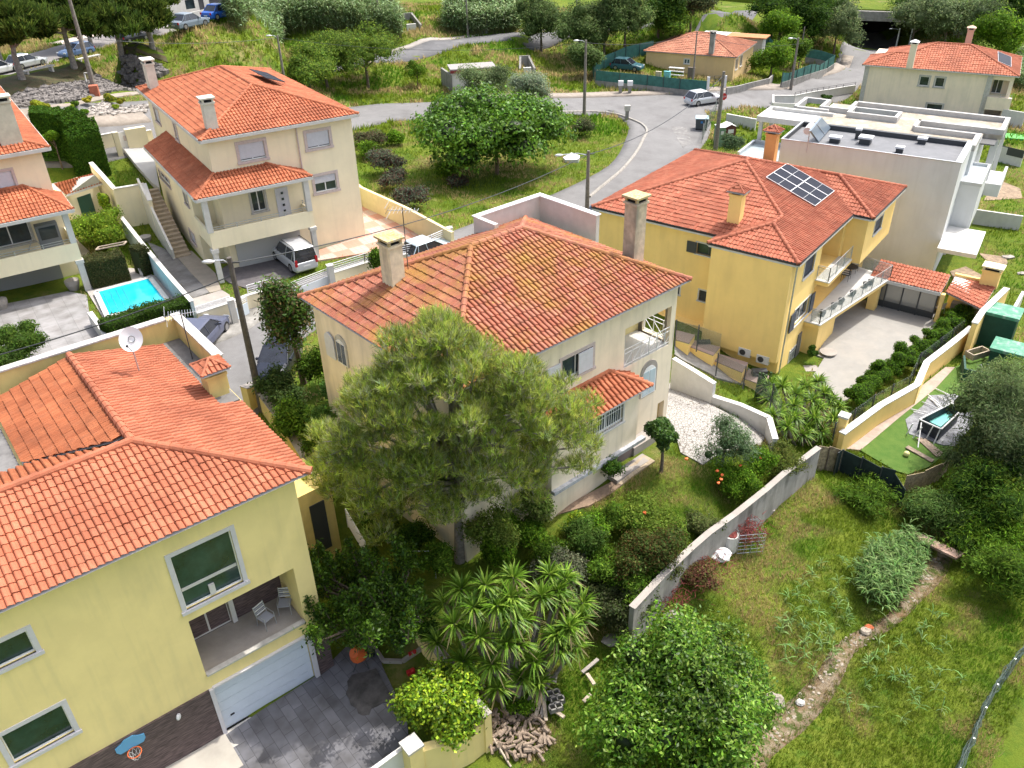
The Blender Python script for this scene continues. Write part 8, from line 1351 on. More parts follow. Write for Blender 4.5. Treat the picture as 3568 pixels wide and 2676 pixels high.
t = thing('solar_collector', 'tilted grey solar thermal collector on the corner of the flat roof', 'solar collector', q[0]); V = [Vector(v) for v in q]; n_ = (V[1]-V[0]).cross(V[3]-V[0]).normalized() * .08; mb = MB(); mb.add([v - n_ for v in V] + [v + n_ for v in V], [(3, 2, 1, 0), (4, 5, 6, 7), (0, 1, 5, 4), (1, 2, 6, 5), (2, 3, 7, 6), (3, 0, 4, 7)]); mb.build('panel', mat('collector_blue_grey', (.2, .25, .3), .3), t); mb = MB()
for i in range(2): mb.bar(V[3 - i], (V[3 - i].x, V[3 - i].y, 4.98), .06)
mb.bar((V[0]+V[1])/2 + n_, (V[3]+V[2])/2 + n_, .04); mb.build('stand', M['galv'], t); mb = MB(); c = (V[3] + V[2]) / 2; d = (V[2] - V[3]).normalized(); mb.tube([c - d * .8 + Vector((-.3, .3, -.4)), c + d * .8 + Vector((-.3, .3, -.4))], .28, 12); mb.build('tank', M['plastic'], t)
# -- H1 things
c = P(('z5', 1085, 1290), 8.0); t = thing('satellite_dish', 'white satellite dish on the salmon roof ridge by the parapet', 'satellite dish', c); zb_ = 7.25; mb = MB(); mb.tube([(c[0], c[1], zb_ - .4), (c[0], c[1], 8.0)], .03, 6); mb.build('mast', M['galv'], t)
n_ = Vector((.05, -.85, .5)).normalized(); u_ = n_.cross(Vector((0, 0, 1))).normalized(); v_ = u_.cross(n_).normalized(); V, F = [], []; o_ = Vector(P(('z5', 1085, 1238), 8.3))
for side_ in (0, 1):
 for i in range(5):
  for k in range(24): rr_ = .47 * i / 4; a_ = 2 * math.pi * k / 24; V.append(o_ + u_ * rr_ * math.cos(a_) + v_ * rr_ * math.sin(a_) * 1.06 + n_ * (rr_ ** 2 * .45 - .05 + side_ * .015))
for s_ in (0, 1): F += [(s_*120 + i*24 + k, s_*120 + i*24 + (k+1) % 24, s_*120 + (i+1)*24 + (k+1) % 24, s_*120 + (i+1)*24 + k) for i in range(4) for k in range(24)]
mb = MB(); mb.add(V, F); mb.build('dish', mat('dish_white', (.78, .78, .78), .4), t, smooth=True); mb = MB(); mb.tube([o_ - v_ * .45 + n_ * .02, o_ - v_ * .3 + n_ * .45], .015, 5); mb.ball(tuple(o_ - v_ * .28 + n_ * .47), .06, 8); mb.build('feed_arm', M['steeldk'], t)
mb = MB(); mb.tube([o_ + u_ * .13 * math.cos(a) + v_ * .13 * math.sin(a) + n_ * .0 for a in [k * math.pi / 6 for k in range(13)]], .012, 5); mb.build('printed_ring', M['steeldk'], t)
def antenna(label, base, ht, rz, n=9, L=1.3, name='tv_antenna', w=.45):
 t = thing(name, label, 'antenna', base, 'roof television antennas'); mb = MB(); mb.tube([base, (base[0], base[1], base[2] + ht)], .022, 6); mb.build('mast', M['steeldk'], t); mb = MB(); d = Vector((math.cos(rz), math.sin(rz), 0)); s = Vector((-d.y, d.x, 0)); c = Vector((base[0], base[1], base[2] + ht - .1)); mb.bar(c - d * L / 2, c + d * L / 2, .025)
 for k in range(n): q = c + d * (L * (k / (n - 1) - .5)); l = w * (1 - .5 * k / n); mb.bar(q - s * l, q + s * l, .014)
 for k in range(3): q = c - d * L / 2 + Vector((0, 0, .12 * (k - 1) * 2)); mb.bar(q - s * w, q + s * w, .014)
 mb.build('elements', M['galv'], t)
c = P(('z5', 1590, 1400), 6.2); antenna('television antenna on a mast beside the salmon roof chimney', c, vline(c[:2], ('z5', 1500, 1010)) - c[2], R(20), n=12, L=1.2, w=.5)
c = F3.p(3.45, 7.4, 8.0); antenna('television antenna strapped to the left old chimney', c, 3.6, R(-5)); 
o_ = F1.p(.44, 8.2, -1.95); t = thing('basketball_hoop', 'small blue basketball backboard with an orange ring on the brown cladding', 'basketball hoop', o_); e1_, f1_ = Vector((F1.e[0], F1.e[1], 0)), Vector((F1.f[0], F1.f[1], 0)); b = Vector(o_); mb = MB(); pts = [(-.5, -.08), (-.4, -.24), (.4, -.24), (.5, -.08), (.5, .1), (.3, .18), (.15, .3), (-.15, .3), (-.3, .18), (-.5, .1)]; k = len(pts); mb.add([b + f1_ * u - e1_ * dd + Vector((0, 0, v)) for dd in (.03, .08) for u, v in pts], [tuple(range(k)), tuple(range(2*k-1, k-1, -1))] + [(i, (i+1) % k, k + (i+1) % k, k + i) for i in range(k)]); mb.build('backboard', mat('sky_blue_plastic', (.12, .36, .6), .5), t)
rc = b - e1_ * .36 + Vector((0, 0, -.18)); mb = MB(); ring = [rc + e1_ * .23 * math.cos(a) + f1_ * .23 * math.sin(a) for a in [2 * math.pi * i / 16 for i in range(17)]]; mb.tube(ring, .018, 6); mb.build('ring', M['orange'], t); mb = MB()
for i in range(0, 16, 2): mb.tube([ring[i], rc + (ring[(i+1) % 16] - rc) * .75 + Vector((0, 0, -.15)), rc + (ring[(i+2) % 16] - rc) * .5 + Vector((0, 0, -.3))], .006, 4); mb.tube([ring[i], rc + (ring[(i-1) % 16] - rc) * .75 + Vector((0, 0, -.15)), rc + (ring[(i-2) % 16] - rc) * .5 + Vector((0, 0, -.3))], .006, 4)
mb.build('net', M['plastic'], t)
def chair(label, loc, rz, m=None, group=None, seatm=None, name='garden_chair'):
 t = thing(name, label, 'chair', loc, group, rz); m = m or M['galv']; sm_ = seatm or mat('grey_textile', (.35, .36, .4), .7); mb = MB(); mb.box((0, 0, .43), (.48, .46, .03)); mb.build('seat', sm_, t, world=False)
 for k in range(5): mb = MB(); mb.box((0, .25 + .02 * k, .55 + .085 * k), (.46, .02, .055)); mb.build('back_slat', sm_ if k % 2 else M['plastic'], t, world=False)
 for i in (-1, 1):
  mb = MB(); mb.tube([(i * .24, -.25, 0), (i * .24, -.22, .62), (i * .24, .2, .64)], .014, 6); mb.build('front_leg', m, t, world=False); mb = MB(); mb.tube([(i * .24, .3, 0), (i * .24, .22, .45), (i * .24, .34, .95)], .014, 6); mb.build('rear_leg', m, t, world=False)
chair('striped folding chair on the balcony of the yellow-green house', F1.p(1.3, 2.4, -.93), F1.a - math.pi / 2 + .3); chair('second white chair at the right end of the same balcony', F1.p(1.5, 1.5, -.93), F1.a - math.pi / 2 - .6)
chair('white plastic chair beside the pergola pillar at the end of the drive', (*G('z8', 1420, 1030)[:2], -3.9), R(200), M['plastic'], seatm=M['plastic'])
x = G('x2', 890, 800); t = thing('cement_mixer', 'orange cement mixer standing on the slate yard', 'cement mixer', x); mb = MB(); mb.tube([(x[0], x[1], x[2] + .5), (x[0] - .1, x[1] - .15, x[2] + .8), (x[0] - .2, x[1] - .35, x[2] + 1.1)], [.25, .38, .2], 12); mb.build('drum', M['orange'], t); mb = MB()
for i in (-1, 1): mb.tube([(x[0] + i * .35, x[1] - .4, x[2]), (x[0], x[1], x[2] + .75), (x[0] + i * .35, x[1] + .4, x[2])], .025, 6)
mb.build('stand', M['steeldk'], t)
for i in (-1, 1): mb = MB(); mb.tube([(x[0] + i * .4 - .03, x[1] + .4, x[2] + .16), (x[0] + i * .4 + .03, x[1] + .4, x[2] + .16)], .16, 10); mb.build('wheel', M['rubber'], t)
gr_ = gp(('x2', 960, 640), ('x2', 1060, 790), ('x2', 1215, 795), ('x2', 1370, 690)); t = thing('bed_edging', 'white kerb edging round the planted corner of the yard', 'edging', (*gr_[0], h(*gr_[0]))); mb = MB()
for i in range(3): mb.bar((*gr_[i], h(*gr_[i]) + .12), (*gr_[i+1], h(*gr_[i+1]) + .12), .14, .16)
mb.build('kerb_stones', M['conclight'], t)
for q, lb in ((('x2', 1300, 740), 'red toy on the yard lawn below the yellow wall'), (('x2', 1285, 890), 'second red toy half hidden by the lemon tree')): x = G(q); mb = MB(); mb.box((x[0], x[1], x[2] + .18), (.32, .18, .16), .5); mb.ball((x[0] + .1, x[1], x[2] + .3), .1, 8); tag(mb.build('garden_toy', M['red']), lb, 'toy')
mb = MB(); x = G('x2', 1180, 600); mb.box((x[0], x[1], x[2] + .3), (.5, .7, .8), .4); tag(mb.build('storage_crate', mat('crate_blue', (.03, .07, .22), .6)), 'dark blue crate beside the pale trunk under the dark tree', 'crate')
x = G('y2', 1490, 1640); t = thing('clothes_pole', 'thin galvanised T-shaped clothes pole beneath the pine', 'clothes pole', x); mb = MB(); zt = vline(x[:2], ('y2', 1480, 1420)); mb.tube([(x[0], x[1], x[2] - .2), (x[0], x[1], zt), (x[0] - .9, x[1], zt + .02)], .03, 6); mb.build('frame', M['galv'], t)
a_, b_ = [A(q, 2.2)[:2] for q in (('y2', 740, 1060), ('y2', 900, 1330))]; hrail('white slatted fence between the pine and the yellow annexe', [(*a_, 0), (*b_, 0)], 1.0, 1.1, 'slat_fence', 7, 'fence')
a_ = P2(('y2', 560, 990), .2); b_ = P2(('y2', 440, 1050), .2); t = thing('annexe', 'yellow garden annexe with a tall dark grey door beside the foreground house', 'outbuilding', (*a_, -2)); mb = MB(); dv = Vector((b_[0]-a_[0], b_[1]-a_[1], 0)).normalized(); nv = Vector((-dv.y, dv.x, 0)); nv = nv if nv.y > 0 else -nv; A0 = Vector((*a_, 0)) - dv * .45; B0 = Vector((*b_, 0)) + dv * 1.6
mb.prism([A0[:2], B0[:2], (B0 + nv * 2.4)[:2], (A0 + nv * 2.4)[:2]], -4, .9); mb.build('wall', SC1w, t); mb = MB(); a2, b2_ = Vector((*a_, 0)) - nv * .04, Vector((*b_, 0)) - nv * .04; mb.prism([a2[:2], b2_[:2], (b2_ + nv * .05)[:2], (a2 + nv * .05)[:2]], -2.6, .15); mb.build('door', M['steeldk'], t)
# -- debris and yard objects
lm = M['conclight']
lp = [('x3', 120, 1130, 230, 990), ('x3', 170, 1180, 250, 1010), ('x3', 205, 1230, 265, 1030), ('x3', 250, 1245, 285, 1060), ('x3', 290, 1270, 275, 1110), ('x3', 340, 1170, 440, 1240), ('x3', 590, 870, 720, 760), ('x3', 600, 1110, 660, 1050), ('x3', 300, 950, 330, 890), ('x3', 360, 960, 370, 890), ('x3', 630, 880, 690, 970)]
for i, (tt_, x0, y0, x1, y1) in enumerate(lp):
 a, b = A((tt_, x0, y0), .25 + .05 * (i % 3)), A((tt_, x1, y1), .3 + .05 * (i % 3)); mb = MB(); mb.bar(a, b, .14, .07); tag(mb.build('timber_plank', M['woodlt'] if i % 3 else lm), ['pale plank', 'grey plank', 'weathered board'][i % 3] + ' of the lumber pile below the yuccas, number %s from the left' % ['one', 'two', 'three', 'four', 'five', 'six', 'seven', 'eight', 'nine', 'ten', 'eleven'][i], 'plank', 'planks of the lumber pile')
for i, (x, y) in enumerate([(350, 1050), (385, 1100), (370, 1160)]):
 c = A(('x3', x, y), .3 + .1 * i); t = thing('concrete_block', ['upper', 'middle', 'lower'][i] + ' hollow grey block in the stack beside the planks', 'block', c, 'hollow blocks by the lumber pile', .3); mb = MB(); mb.box((0, -.12, 0), (.55, .06, .22)); mb.box((0, .12, 0), (.55, .06, .22)); mb.box((-.25, 0, 0), (.05, .3, .22)); mb.box((0, 0, 0), (.05, .3, .22)); mb.box((.25, 0, 0), (.05, .3, .22)); mb.build('shell', M['concrete'], t, world=False)
dp = gp(('x2', 1900, 1220), ('x3', 180, 1190), ('x3', 330, 1380), ('x3', 250, 1600), ('x2', 1780, 1500)); xs_ = [q[0] for q in dp]; ys_ = [q[1] for q in dp]; mb = MB(); k = 0
while k < 170:
 x, y = rnd.uniform(min(xs_), max(xs_)), rnd.uniform(min(ys_), max(ys_))
 if not inpoly(x, y, dp): continue
 z = h(x, y) + rnd.uniform(.05, .35); a = rnd.uniform(0, 6.3); L = rnd.uniform(.15, .45); mb.tube([(x, y, z), (x + L * math.cos(a), y + L * math.sin(a), z + rnd.uniform(-.1, .1))], rnd.uniform(.04, .09), 6); k += 1
tag(mb.build('firewood_heap', M['wood']), 'heap of cut logs and rubble outside the yard wall at the bottom', 'firewood', kind='stuff'); MASK.append(dp)
x = G('x2', 1690, 1520); t = thing('plastic_bucket', 'translucent plastic bucket by the yellow front wall', 'bucket', x); mb = MB(); mb.cyl(x, .17, x[2], x[2] + .36, 12, r2=.21); mb.build('pail', M['plastic'], t)
a, b = A(('x2', 1950, 1390), .4), G('x2', 2110, 1650); tag(MB().tube([a, b], .045, 6).build('wooden_pole', M['woodlt']), 'long pale pole lying beside the firewood heap', 'pole')
x = G('y3', 1950, 1390); t = thing('wire_cage', 'wire cage full of dry red branches against the retaining wall', 'cage', x); mb = MB(); cz_ = x[2]
for k in range(6): z = cz_ + .1 + .22 * k; q = [(x[0] - .6, x[1] - .5, z), (x[0] + .6, x[1] - .4, z), (x[0] + .6, x[1] + .6, z), (x[0] - .6, x[1] + .5, z), (x[0] - .6, x[1] - .5, z)]; mb.tube(q, .014, 4)
for i in range(5):
 for (u, v) in ((-.6 + .3 * i, -.48), (-.6 + .3 * i, .55)): mb.tube([(x[0] + u, x[1] + v, cz_), (x[0] + u, x[1] + v, cz_ + 1.2)], .012, 4)
mb.build('wires', M['galv'], t)
def twigheap(name, label, c, r, hh, n, m, kind='stuff', cat='branches'):
 mb = MB()
 for _ in range(n): a = rnd.uniform(0, 6.3); q = Vector((c[0] + rnd.gauss(0, r * .4), c[1] + rnd.gauss(0, r * .4), c[2] + rnd.uniform(0, hh))); e = q + Vector((math.cos(a), math.sin(a), rnd.uniform(-.3, .6))) * rnd.uniform(.15, .45); mb.tube([q, e], [.018, .006], 4)
 return tag(mb.build(name, m), label, cat, kind=kind)
RT = mat('dry_red_twigs', (.16, .035, .03), .9, var=.3, scale=8); twigheap('dry_branches', 'dark red cut branches filling the wire cage', (x[0], x[1], x[2] + .5), .9, .9, 330, RT); x2_ = G('x3', 1540, 30); twigheap('dry_branches', 'reddish branch pile at the foot of the retaining wall', x2_, 1.6, .5, 360, RT); x2_ = G('x3', 1290, 260); twigheap('dry_branches', 'shiny red-brown branch pile further down the wall', x2_, 1.3, .5, 300, RT)
x = G('y3', 1800, 1410); t = thing('storage_barrel', 'white plastic barrel beside the wire cage', 'barrel', x); mb = MB(); mb.tube([(x[0], x[1], x[2]), (x[0], x[1], x[2] + .3), (x[0], x[1], x[2] + .95)], [.33, .37, .34], 16); mb.build('drum', M['white'], t); mb = MB(); mb.ball((x[0], x[1], x[2] + .95), .3, 10, sc=(1, 1, .35), jit=.2); mb.build('cuttings', RT, t)
x = G('y3', 1720, 1480); t = thing('rubble_bag', 'crumpled white builder bag in front of the barrel', 'bag', x); mb = MB(); mb.ball((x[0], x[1], x[2] + .22), .42, 14, sc=(1.3, 1, .65), jit=.14); mb.build('sack', M['plastic'], t); mb = MB(); mb.cyl((x[0] - .25, x[1] + .35), .16, x[2], x[2] + .5, 12); mb.build('bucket', M['conclight'], t)
for i, (q, sz, lb) in enumerate([(('x3', 1330, 400), .45, 'flat pale slab lying in the grass under the red branches'), (('x3', 830, 610), .5, 'bent white metal sheet beside the big broad-leaved tree'), (('x3', 1310, 1), .3, 'small pale stone near the retaining wall foot'), (('y4', 40, 1090), .28, 'small white plastic piece below the retaining wall'), (('z8', 2000, 565), .55, 'pale stone slab on the bare lawn at the right'), (('z8', 2110, 700), .4, 'pale stone at the right edge of the lawn'), (('z4', 1810, 1600), .7, 'white flat stone on the dry ground at the right edge')]):
 x = G(q); mb = MB(); mb.ball((x[0], x[1], x[2] + .08), sz, 7, sc=(1, .7, .22), jit=.2); tag(mb.build('stone_slab', M['conclight']), lb, 'stone')
cr_ = MB()
for _ in range(110):
 q = rnd.choice([('x4', 700, 650), ('x4', 620, 800), ('x4', 500, 950), ('x4', 380, 1100), ('x4', 200, 1230), ('x4', 60, 1400), ('x4', 820, 560), ('x4', 1300, 80), ('x4', 1200, 260), ('y4', 1400, 1500)]); x = G(q[0], q[1] + rnd.gauss(0, 45), q[2] + rnd.gauss(0, 45)); s = rnd.uniform(.02, .08); cr_.ball((x[0], x[1], x[2] + .06), s, 6, sc=(1.3, 1, .5), jit=.25)
tag(cr_.build('ditch_stones', mat('ditch_stone', (.3, .26, .21), .9, var=.3, scale=9)), 'small stones and rubble scattered in the muddy ditch', 'stones', kind='stuff')
for q, s, c, lb in ((('x4', 60, 1120), .5, (.28, .25, .2), 'large pale rock at the lower end of the ditch'), (('x4', 820, 540), .3, (.34, .29, .23), 'flat pale rock in the ditch bend'), (('x4', 850, 510), .2, (.45, .12, .05), 'orange brick fragment in the ditch bend'), (('x4', 280, 1130), .22, (.5, .48, .45), 'round pale stone in the ditch')): x = G(q); tag(MB().ball((x[0], x[1], x[2] + .1), s, 8, sc=(1, .8, .45), jit=.18).build('ditch_rock', mat('rock', c, .9, var=.2, scale=6, bump=.5)), lb, 'rock')
q = [P(v, -4.0) for v in (('y4', 1210, 1245), ('y4', 1640, 1440), ('y4', 1575, 1480), ('y4', 1180, 1285))]; t = thing('foot_bridge', 'narrow rusty plank bridge over the ditch on the right', 'bridge', q[0]); mb = MB(); mb.prism([v[:2] for v in q], -4.12, -4.0); mb.build('deck', mat('rusty_planks', (.36, .25, .2), .9, var=.25, scale=4, bump=.3, stain=(2, .7, (.2, .09, .05))), t)
def pl(x, y, a=.0): return A(('y4', x, y), a)
t = thing('frame_pool', 'half-dismantled above-ground pool with turquoise liner and white frame poles', 'pool', pl(1400, 400)); pz = [pl(1300, 420, .75), pl(1440, 490, .75), pl(1600, 350, .8), pl(1555, 290, .85)]
mb = MB(); qs = [pl(1290, 440), pl(1460, 500), pl(1610, 340), pl(1540, 310)]; q_ = [P(v, qs[0][2] + .3) for v in (('y4', 1325, 340), ('y4', 1445, 395), ('y4', 1590, 270), ('y4', 1500, 225))]; mb.prism([v[:2] for v in q_], q_[0][2] - .1, q_[0][2]); mb.build('liner', mat('turquoise_liner', (.16, .5, .46), .5, var=.05, scale=2), t)
rim = [P(v, qs[0][2] + .85) for v in (('y4', 1270, 335), ('y4', 1450, 415), ('y4', 1605, 268), ('y4', 1535, 200))]; mb = MB()
for i in range(4): mb.tube([rim[i], rim[(i+1) % 4]], .045, 8)
mb.build('rim', M['plastic'], t); sk_ = MB()
for i in range(4): a, b = Vector(rim[i]), Vector(rim[(i+1) % 4]); zg = qs[0][2]; sk_.add([a, b, (b.x, b.y, zg), (a.x, a.y, zg)], [(0, 1, 2, 3)])
sk_.build('side_wall', mat('dark_pool_side', (.035, .04, .055), .6, var=.4, scale=4, bump=.6, bscale=6), t)
for i, (x0, y0, x1, y1) in enumerate([(1285, 360, 1255, 585), (1215, 370, 1160, 465), (1380, 395, 1320, 505), (1440, 420, 1380, 550), (1290, 400, 1205, 500)]):
 a, b = A(('y4', x0, y0), .85), G('y4', x1, y1); mb = MB(); mb.tube([a, b], .035, 7); mb.build('leg', M['plastic'], t)
tp = gp(('y4', 1150, 350), ('y4', 1290, 240), ('y4', 1350, 150), ('y4', 1560, 140), ('y4', 1720, 240), ('y4', 1700, 400), ('y4', 1560, 570), ('y4', 1450, 560), ('y4', 1180, 470)); o = drape('ground_sheet', tp, mat('grey_tarpaulin', (.18, .185, .2), .6, var=.35, scale=4, bump=.9, bscale=5), .13, cell=.6, kind=None); tag(o, 'crumpled grey tarpaulin spread under the dismantled pool', 'tarpaulin')
for i, (x0, y0, x1, y1) in enumerate([(1340, 150, 1460, 240), (1360, 150, 1450, 260), (1220, 270, 1330, 300), (1290, 190, 1430, 250), (1400, 80, 1580, 160), (1480, 120, 1600, 250), (1200, 250, 1330, 280), (1600, 280, 1700, 320), (1340, 130, 1430, 200), (1420, 140, 1500, 190)]):
 a, b = A(('y4', x0, y0), .2), A(('y4', x1, y1), .25); tag(MB().tube([a, b], .03, 6).build('pool_tube', M['plastic'] if i % 2 == 0 else M['galv']), f"{['white', 'grey'][i % 2]} loose pool tube {['lying farthest left', 'beside the first tube', 'left of the liner', 'across the tarpaulin fold', 'pointing up the lawn', 'along the upper pool edge', 'under the left rim', 'on the right of the liner', 'in the upper bundle', 'crossing the upper bundle'][i]}", 'tube', 'loose tubes of the dismantled pool')
hs = [(1000, 280), (1010, 330), (1080, 345), (1150, 340), (1190, 280), (1140, 200), (1150, 165), (1210, 190), (1290, 160), (1330, 120), (1290, 100), (1270, 130), (1320, 170), (1260, 220), (1180, 250), (1080, 270)]
tag(MB().tube([A(('y4', x, y), .06) for x, y in hs], .03, 6).build('garden_hose', mat('cream_hose', (.6, .58, .5), .6)), 'pale pool hose looping over the concrete strip', 'hose'); tag(MB().tube([A(('y4', x, y), .06) for x, y in [(1035, 390), (1040, 420), (1110, 460), (1180, 490), (1220, 490), (1240, 460)]], .03, 6).build('garden_hose', mat('blue_hose', (.03, .25, .4), .5)), 'blue hose end beside the dismantled pool', 'hose')
x = G('y4', 1155, 648); tag(MB().ball((x[0], x[1], x[2] + .24), .16, 16).build('ball', mat('pale_yellow_ball', (.7, .65, .3), .5), smooth=True), 'pale yellow ball on the artificial turf', 'ball')
for i, (x0, y0, x1, y1, w_, lb) in enumerate([(1165, 560, 1380, 680, .3, 'left weathered plank on the artificial turf'), (1265, 490, 1430, 640, .3, 'middle weathered plank by the pool'), (1300, 500, 1450, 620, .28, 'right weathered plank by the pool')]): a, b = A(('y4', x0, y0), .16), A(('y4', x1, y1), .16); tag(MB().bar(a, b, w_, .05).build('wooden_plank', M['wood']), lb, 'plank', 'planks on the turf')
def shed(label, q, s, hh, rz):
 c = P(q, h(*P2(q, -3.0)) + hh + .1); g = c[2] - hh - .1; t = thing('garden_shed', label, 'shed', (c[0], c[1], g), 'green sheds', rz); mb = MB(); mb.box((0, 0, hh / 2 - .15), (s[0], s[1], hh + .3)); mb.build('wall', M['green'], t, world=False); mb = MB(); mb.prism([(-s[0]/2 - .1, -s[1]/2 - .1), (s[0]/2 + .1, -s[1]/2 - .1), (s[0]/2 + .1, s[1]/2 + .1), (-s[0]/2 - .1, s[1]/2 + .1)], hh, [hh + .1, hh + .1, hh + .2, hh + .2]); mb.build('roof', M['greenroof'], t, world=False); mb = MB(); mb.box((0, -s[1]/2 - .015, hh * .48), (.85, .03, hh * .85)); mb.build('door', mat('shed_door', (.025, .1, .07), .5), t, world=False)
shed('tall green garden shed with a stained pale green roof', ('z8', 1970, 1000), (1.9, 1.9), 2.3, F4.a + math.pi / 2); shed('low green shed at the right edge with flat green roof', ('z8', 2080, 1315), (2.6, 1.8), 1.5, F4.a + math.pi / 2)
fwall('low_screen', 'dark green panel box in front of the sheds', ap(('z8', 1640, 1370), ('z8', 1650, 1480), ('z8', 1870, 1530), a=.9), .9, .12, M['green']); x = A(('z8', 1780, 1370), .5); t = thing('wooden_box', 'pale open timber box on the turf beside the sheds', 'box', x, rz=.4); mb = MB(); mb.box((0, 0, 0), (1.5, .08, .4)); mb.box((0, .6, 0), (1.5, .08, .4)); mb.box((-.7, .3, 0), (.08, .6, .4)); mb.box((.7, .3, 0), (.08, .6, .4)); mb.build('frame', M['woodlt'], t, world=False)
x = G('z8', 1770, 1590); t = thing('pool_ladder', 'bent steel pool ladder standing on the turf', 'ladder', x); 
for s_ in (-.22, .22): mb = MB(); mb.tube([(x[0] + s_, x[1] - .3, x[2]), (x[0] + s_, x[1] - .1, x[2] + 1.1), (x[0] + s_, x[1] + .1, x[2] + 1.2), (x[0] + s_, x[1] + .3, x[2] + 1.0), (x[0] + s_, x[1] + .35, x[2])], .022, 6); mb.build('side_rail', M['galv'], t)
for k in range(3): mb = MB(); mb.bar((x[0] - .22, x[1] - .28 + .06 * k, x[2] + .25 + .3 * k), (x[0] + .22, x[1] - .28 + .06 * k, x[2] + .25 + .3 * k), .05, .03); mb.build('rung', M['galv'], t)
p = F4.p; t = thing('glazed_shelter', 'tiled lean-to with a glazed front at the end of the yellow house drive', 'shelter', p(14, -3.5, -4)); zc = -1.62; a, b, c, d = p(13.45, -5.75, zc), p(13.45, -1.0, zc), p(15.6, -1.0, zc + .5), p(15.6, -5.75, zc + .5)
make_roof(t, [([a, b, c, d], b, a)], [], RM4, nu=6); eaveband(t, [a, b], M['white'], .14, .22, -.12, 'fascia'); part('rear_wall', t, F4, [(15.4, 15.6, -5.7, -1.0, -5, -1.25)], SC4); part('floor', t, F4, [(13.9, 15.4, -5.6, -1.0, -4.6, -3.86)], mat('shelter_floor', (.4, .38, .35), .8)); mir = mat('reflective_glazing', (.3, .3, .28), .12, .4)
for k in range(4): part('glass_panel', t, F4, [(13.92, 13.96, -5.5 + 1.12 * k, -4.46 + 1.12 * k, -3.4, -1.85)], mir)
for k in range(5): part('post', t, F4, [(13.86, 13.99, -5.58 + 1.12 * k, -5.5 + 1.12 * k, -4.2, -1.8)], M['steeldk'])
part('lower_rail', t, F4, [(13.9, 13.98, -5.5, -1.1, -3.9, -3.42)], M['steeldk'])
t = thing('barbecue_shelter', 'small tiled barbecue shelter with a yellow chimney in the wall corner', 'shelter', p(15, -7.5, -4)); a, b, c, d = p(12.6, -8.5, -1.75), p(14.0, -5.95, -1.75), p(16.3, -5.95, -1.35), p(16.9, -8.6, -1.35); make_roof(t, [([a, b, c, d], b, a)], [], RM4, nu=6); part('pillar', t, F4, [(13.6, 13.95, -6.0, -5.75, -4.6, -1.8)], SC4); part('back_wall', t, F4, [(16.3, 16.55, -8.4, -5.9, -4.8, -1.25)], SC4); ch = chimney(t, F4, 16.3, -8.1, -1.6, -.35, .8, 1.1, SC4, cap='slab', capm=mat('cream_slab', (.72, .66, .42), .8))
part('counter', t, F4, [(15.3, 15.9, -8.2, -6.3, -4.2, -3.0)], M['conclight'])
def planter(label, loc, w, cols, hh=.35, pot=None, rz=0, ph=.35, n=320, group=None, name='flower_planter', m=None):
 t = thing(name, label, 'planter', loc, group, rz); mb = MB()
 if pot == 'round': mb.tube([(0, 0, 0), (0, 0, hh * .6), (0, 0, hh)], [w * .32, w * .48, w * .5], 12)
 else: mb.box((0, 0, hh / 2), (w, w * .45, hh))
 mb.build('pot', m or M['steeldk'], t, world=False); rg = np.random.default_rng(int(abs(loc[0] * 100)) % 999); L = np.array([(0, 0, hh + ph * .4, w * .5, w * (.5 if pot else .3), ph)]); crown('foliage', t, L, n, .11, .05, cols, M['leaf'], seed=int(abs(loc[1] * 37)) % 999, core=.5); return t
planter('black planter with yellowish leaves on the lower step by the yellow house', A(('z7', 1590, 1290), .5), .8, LIME); planter('dark trough of plants on the nearer yellow step', A(('z7', 2050, 1530), .5), .9, DRK); st_y = SC4
for i, (qs_, zz_) in enumerate([((('z7', 1365, 1160), ('z7', 1520, 1200), ('z7', 1470, 1270), ('z7', 1365, 1240)), -1.5), ((('z7', 1500, 1240), ('z7', 1730, 1300), ('z7', 1670, 1370), ('z7', 1460, 1290)), -2.0), ((('z7', 1700, 1350), ('z7', 1960, 1430), ('z7', 1910, 1510), ('z7', 1670, 1410)), -2.6), ((('z7', 1960, 1480), ('z7', 2133, 1540), ('z7', 2100, 1620), ('z7', 1920, 1560)), -3.1)]):
 q = [P2(v, zz_) for v in qs_]; t = thing('garden_step', ['highest', 'second', 'third', 'lowest'][i] + ' yellow-sided step terrace beside the ramp', 'step', (*q[0], zz_), 'stepped terraces beside the yellow house'); mb = MB(); mb.prism(q, zz_ - 1.5, zz_ - .06); mb.build('riser', SC4, t); mb = MB(); mb.prism(q, zz_ - .058, zz_); mb.build('tread', mat('brown_tread', (.3, .22, .19), .8), t)
for i, q in enumerate((('z7', 1930, 1345), ('z7', 2080, 1405))):
 s_, z_ = F4.onS(q, -.0); c = F4.p(.1, s_, z_); t = thing('air_conditioner', ['left', 'right'][i] + ' air conditioner unit under the overhang of the yellow house', 'air conditioner', c, 'air conditioners', F4.a); mb = MB(); mb.box((0, 0, 0), (.32, .8, .55)); mb.build('casing', M['plastic'], t, world=False); mb = MB(); mb.tube([(-.165, .12, 0), (-.175, .12, 0)], .2, 16); mb.build('fan_grille', M['steeldk'], t, world=False)
for i, (s_, t_) in enumerate(((5.6, -.35), (7.0, -.6), (8.0, -.75), (9.6, -1.0), (11.4, -1.3), (12.0, -1.45))): planter(['leafy pot nearest the corner', 'second leafy pot', 'third leafy pot', 'middle bushy pot', 'trailing pot near the white chair', 'last pot toward the glazed shelter'][i] + ' on the big balcony of the yellow house', F4.p(s_, t_, -1.58), .42, MED, pot='round', ph=.4, group='potted plants on the yellow house balcony', n=260)
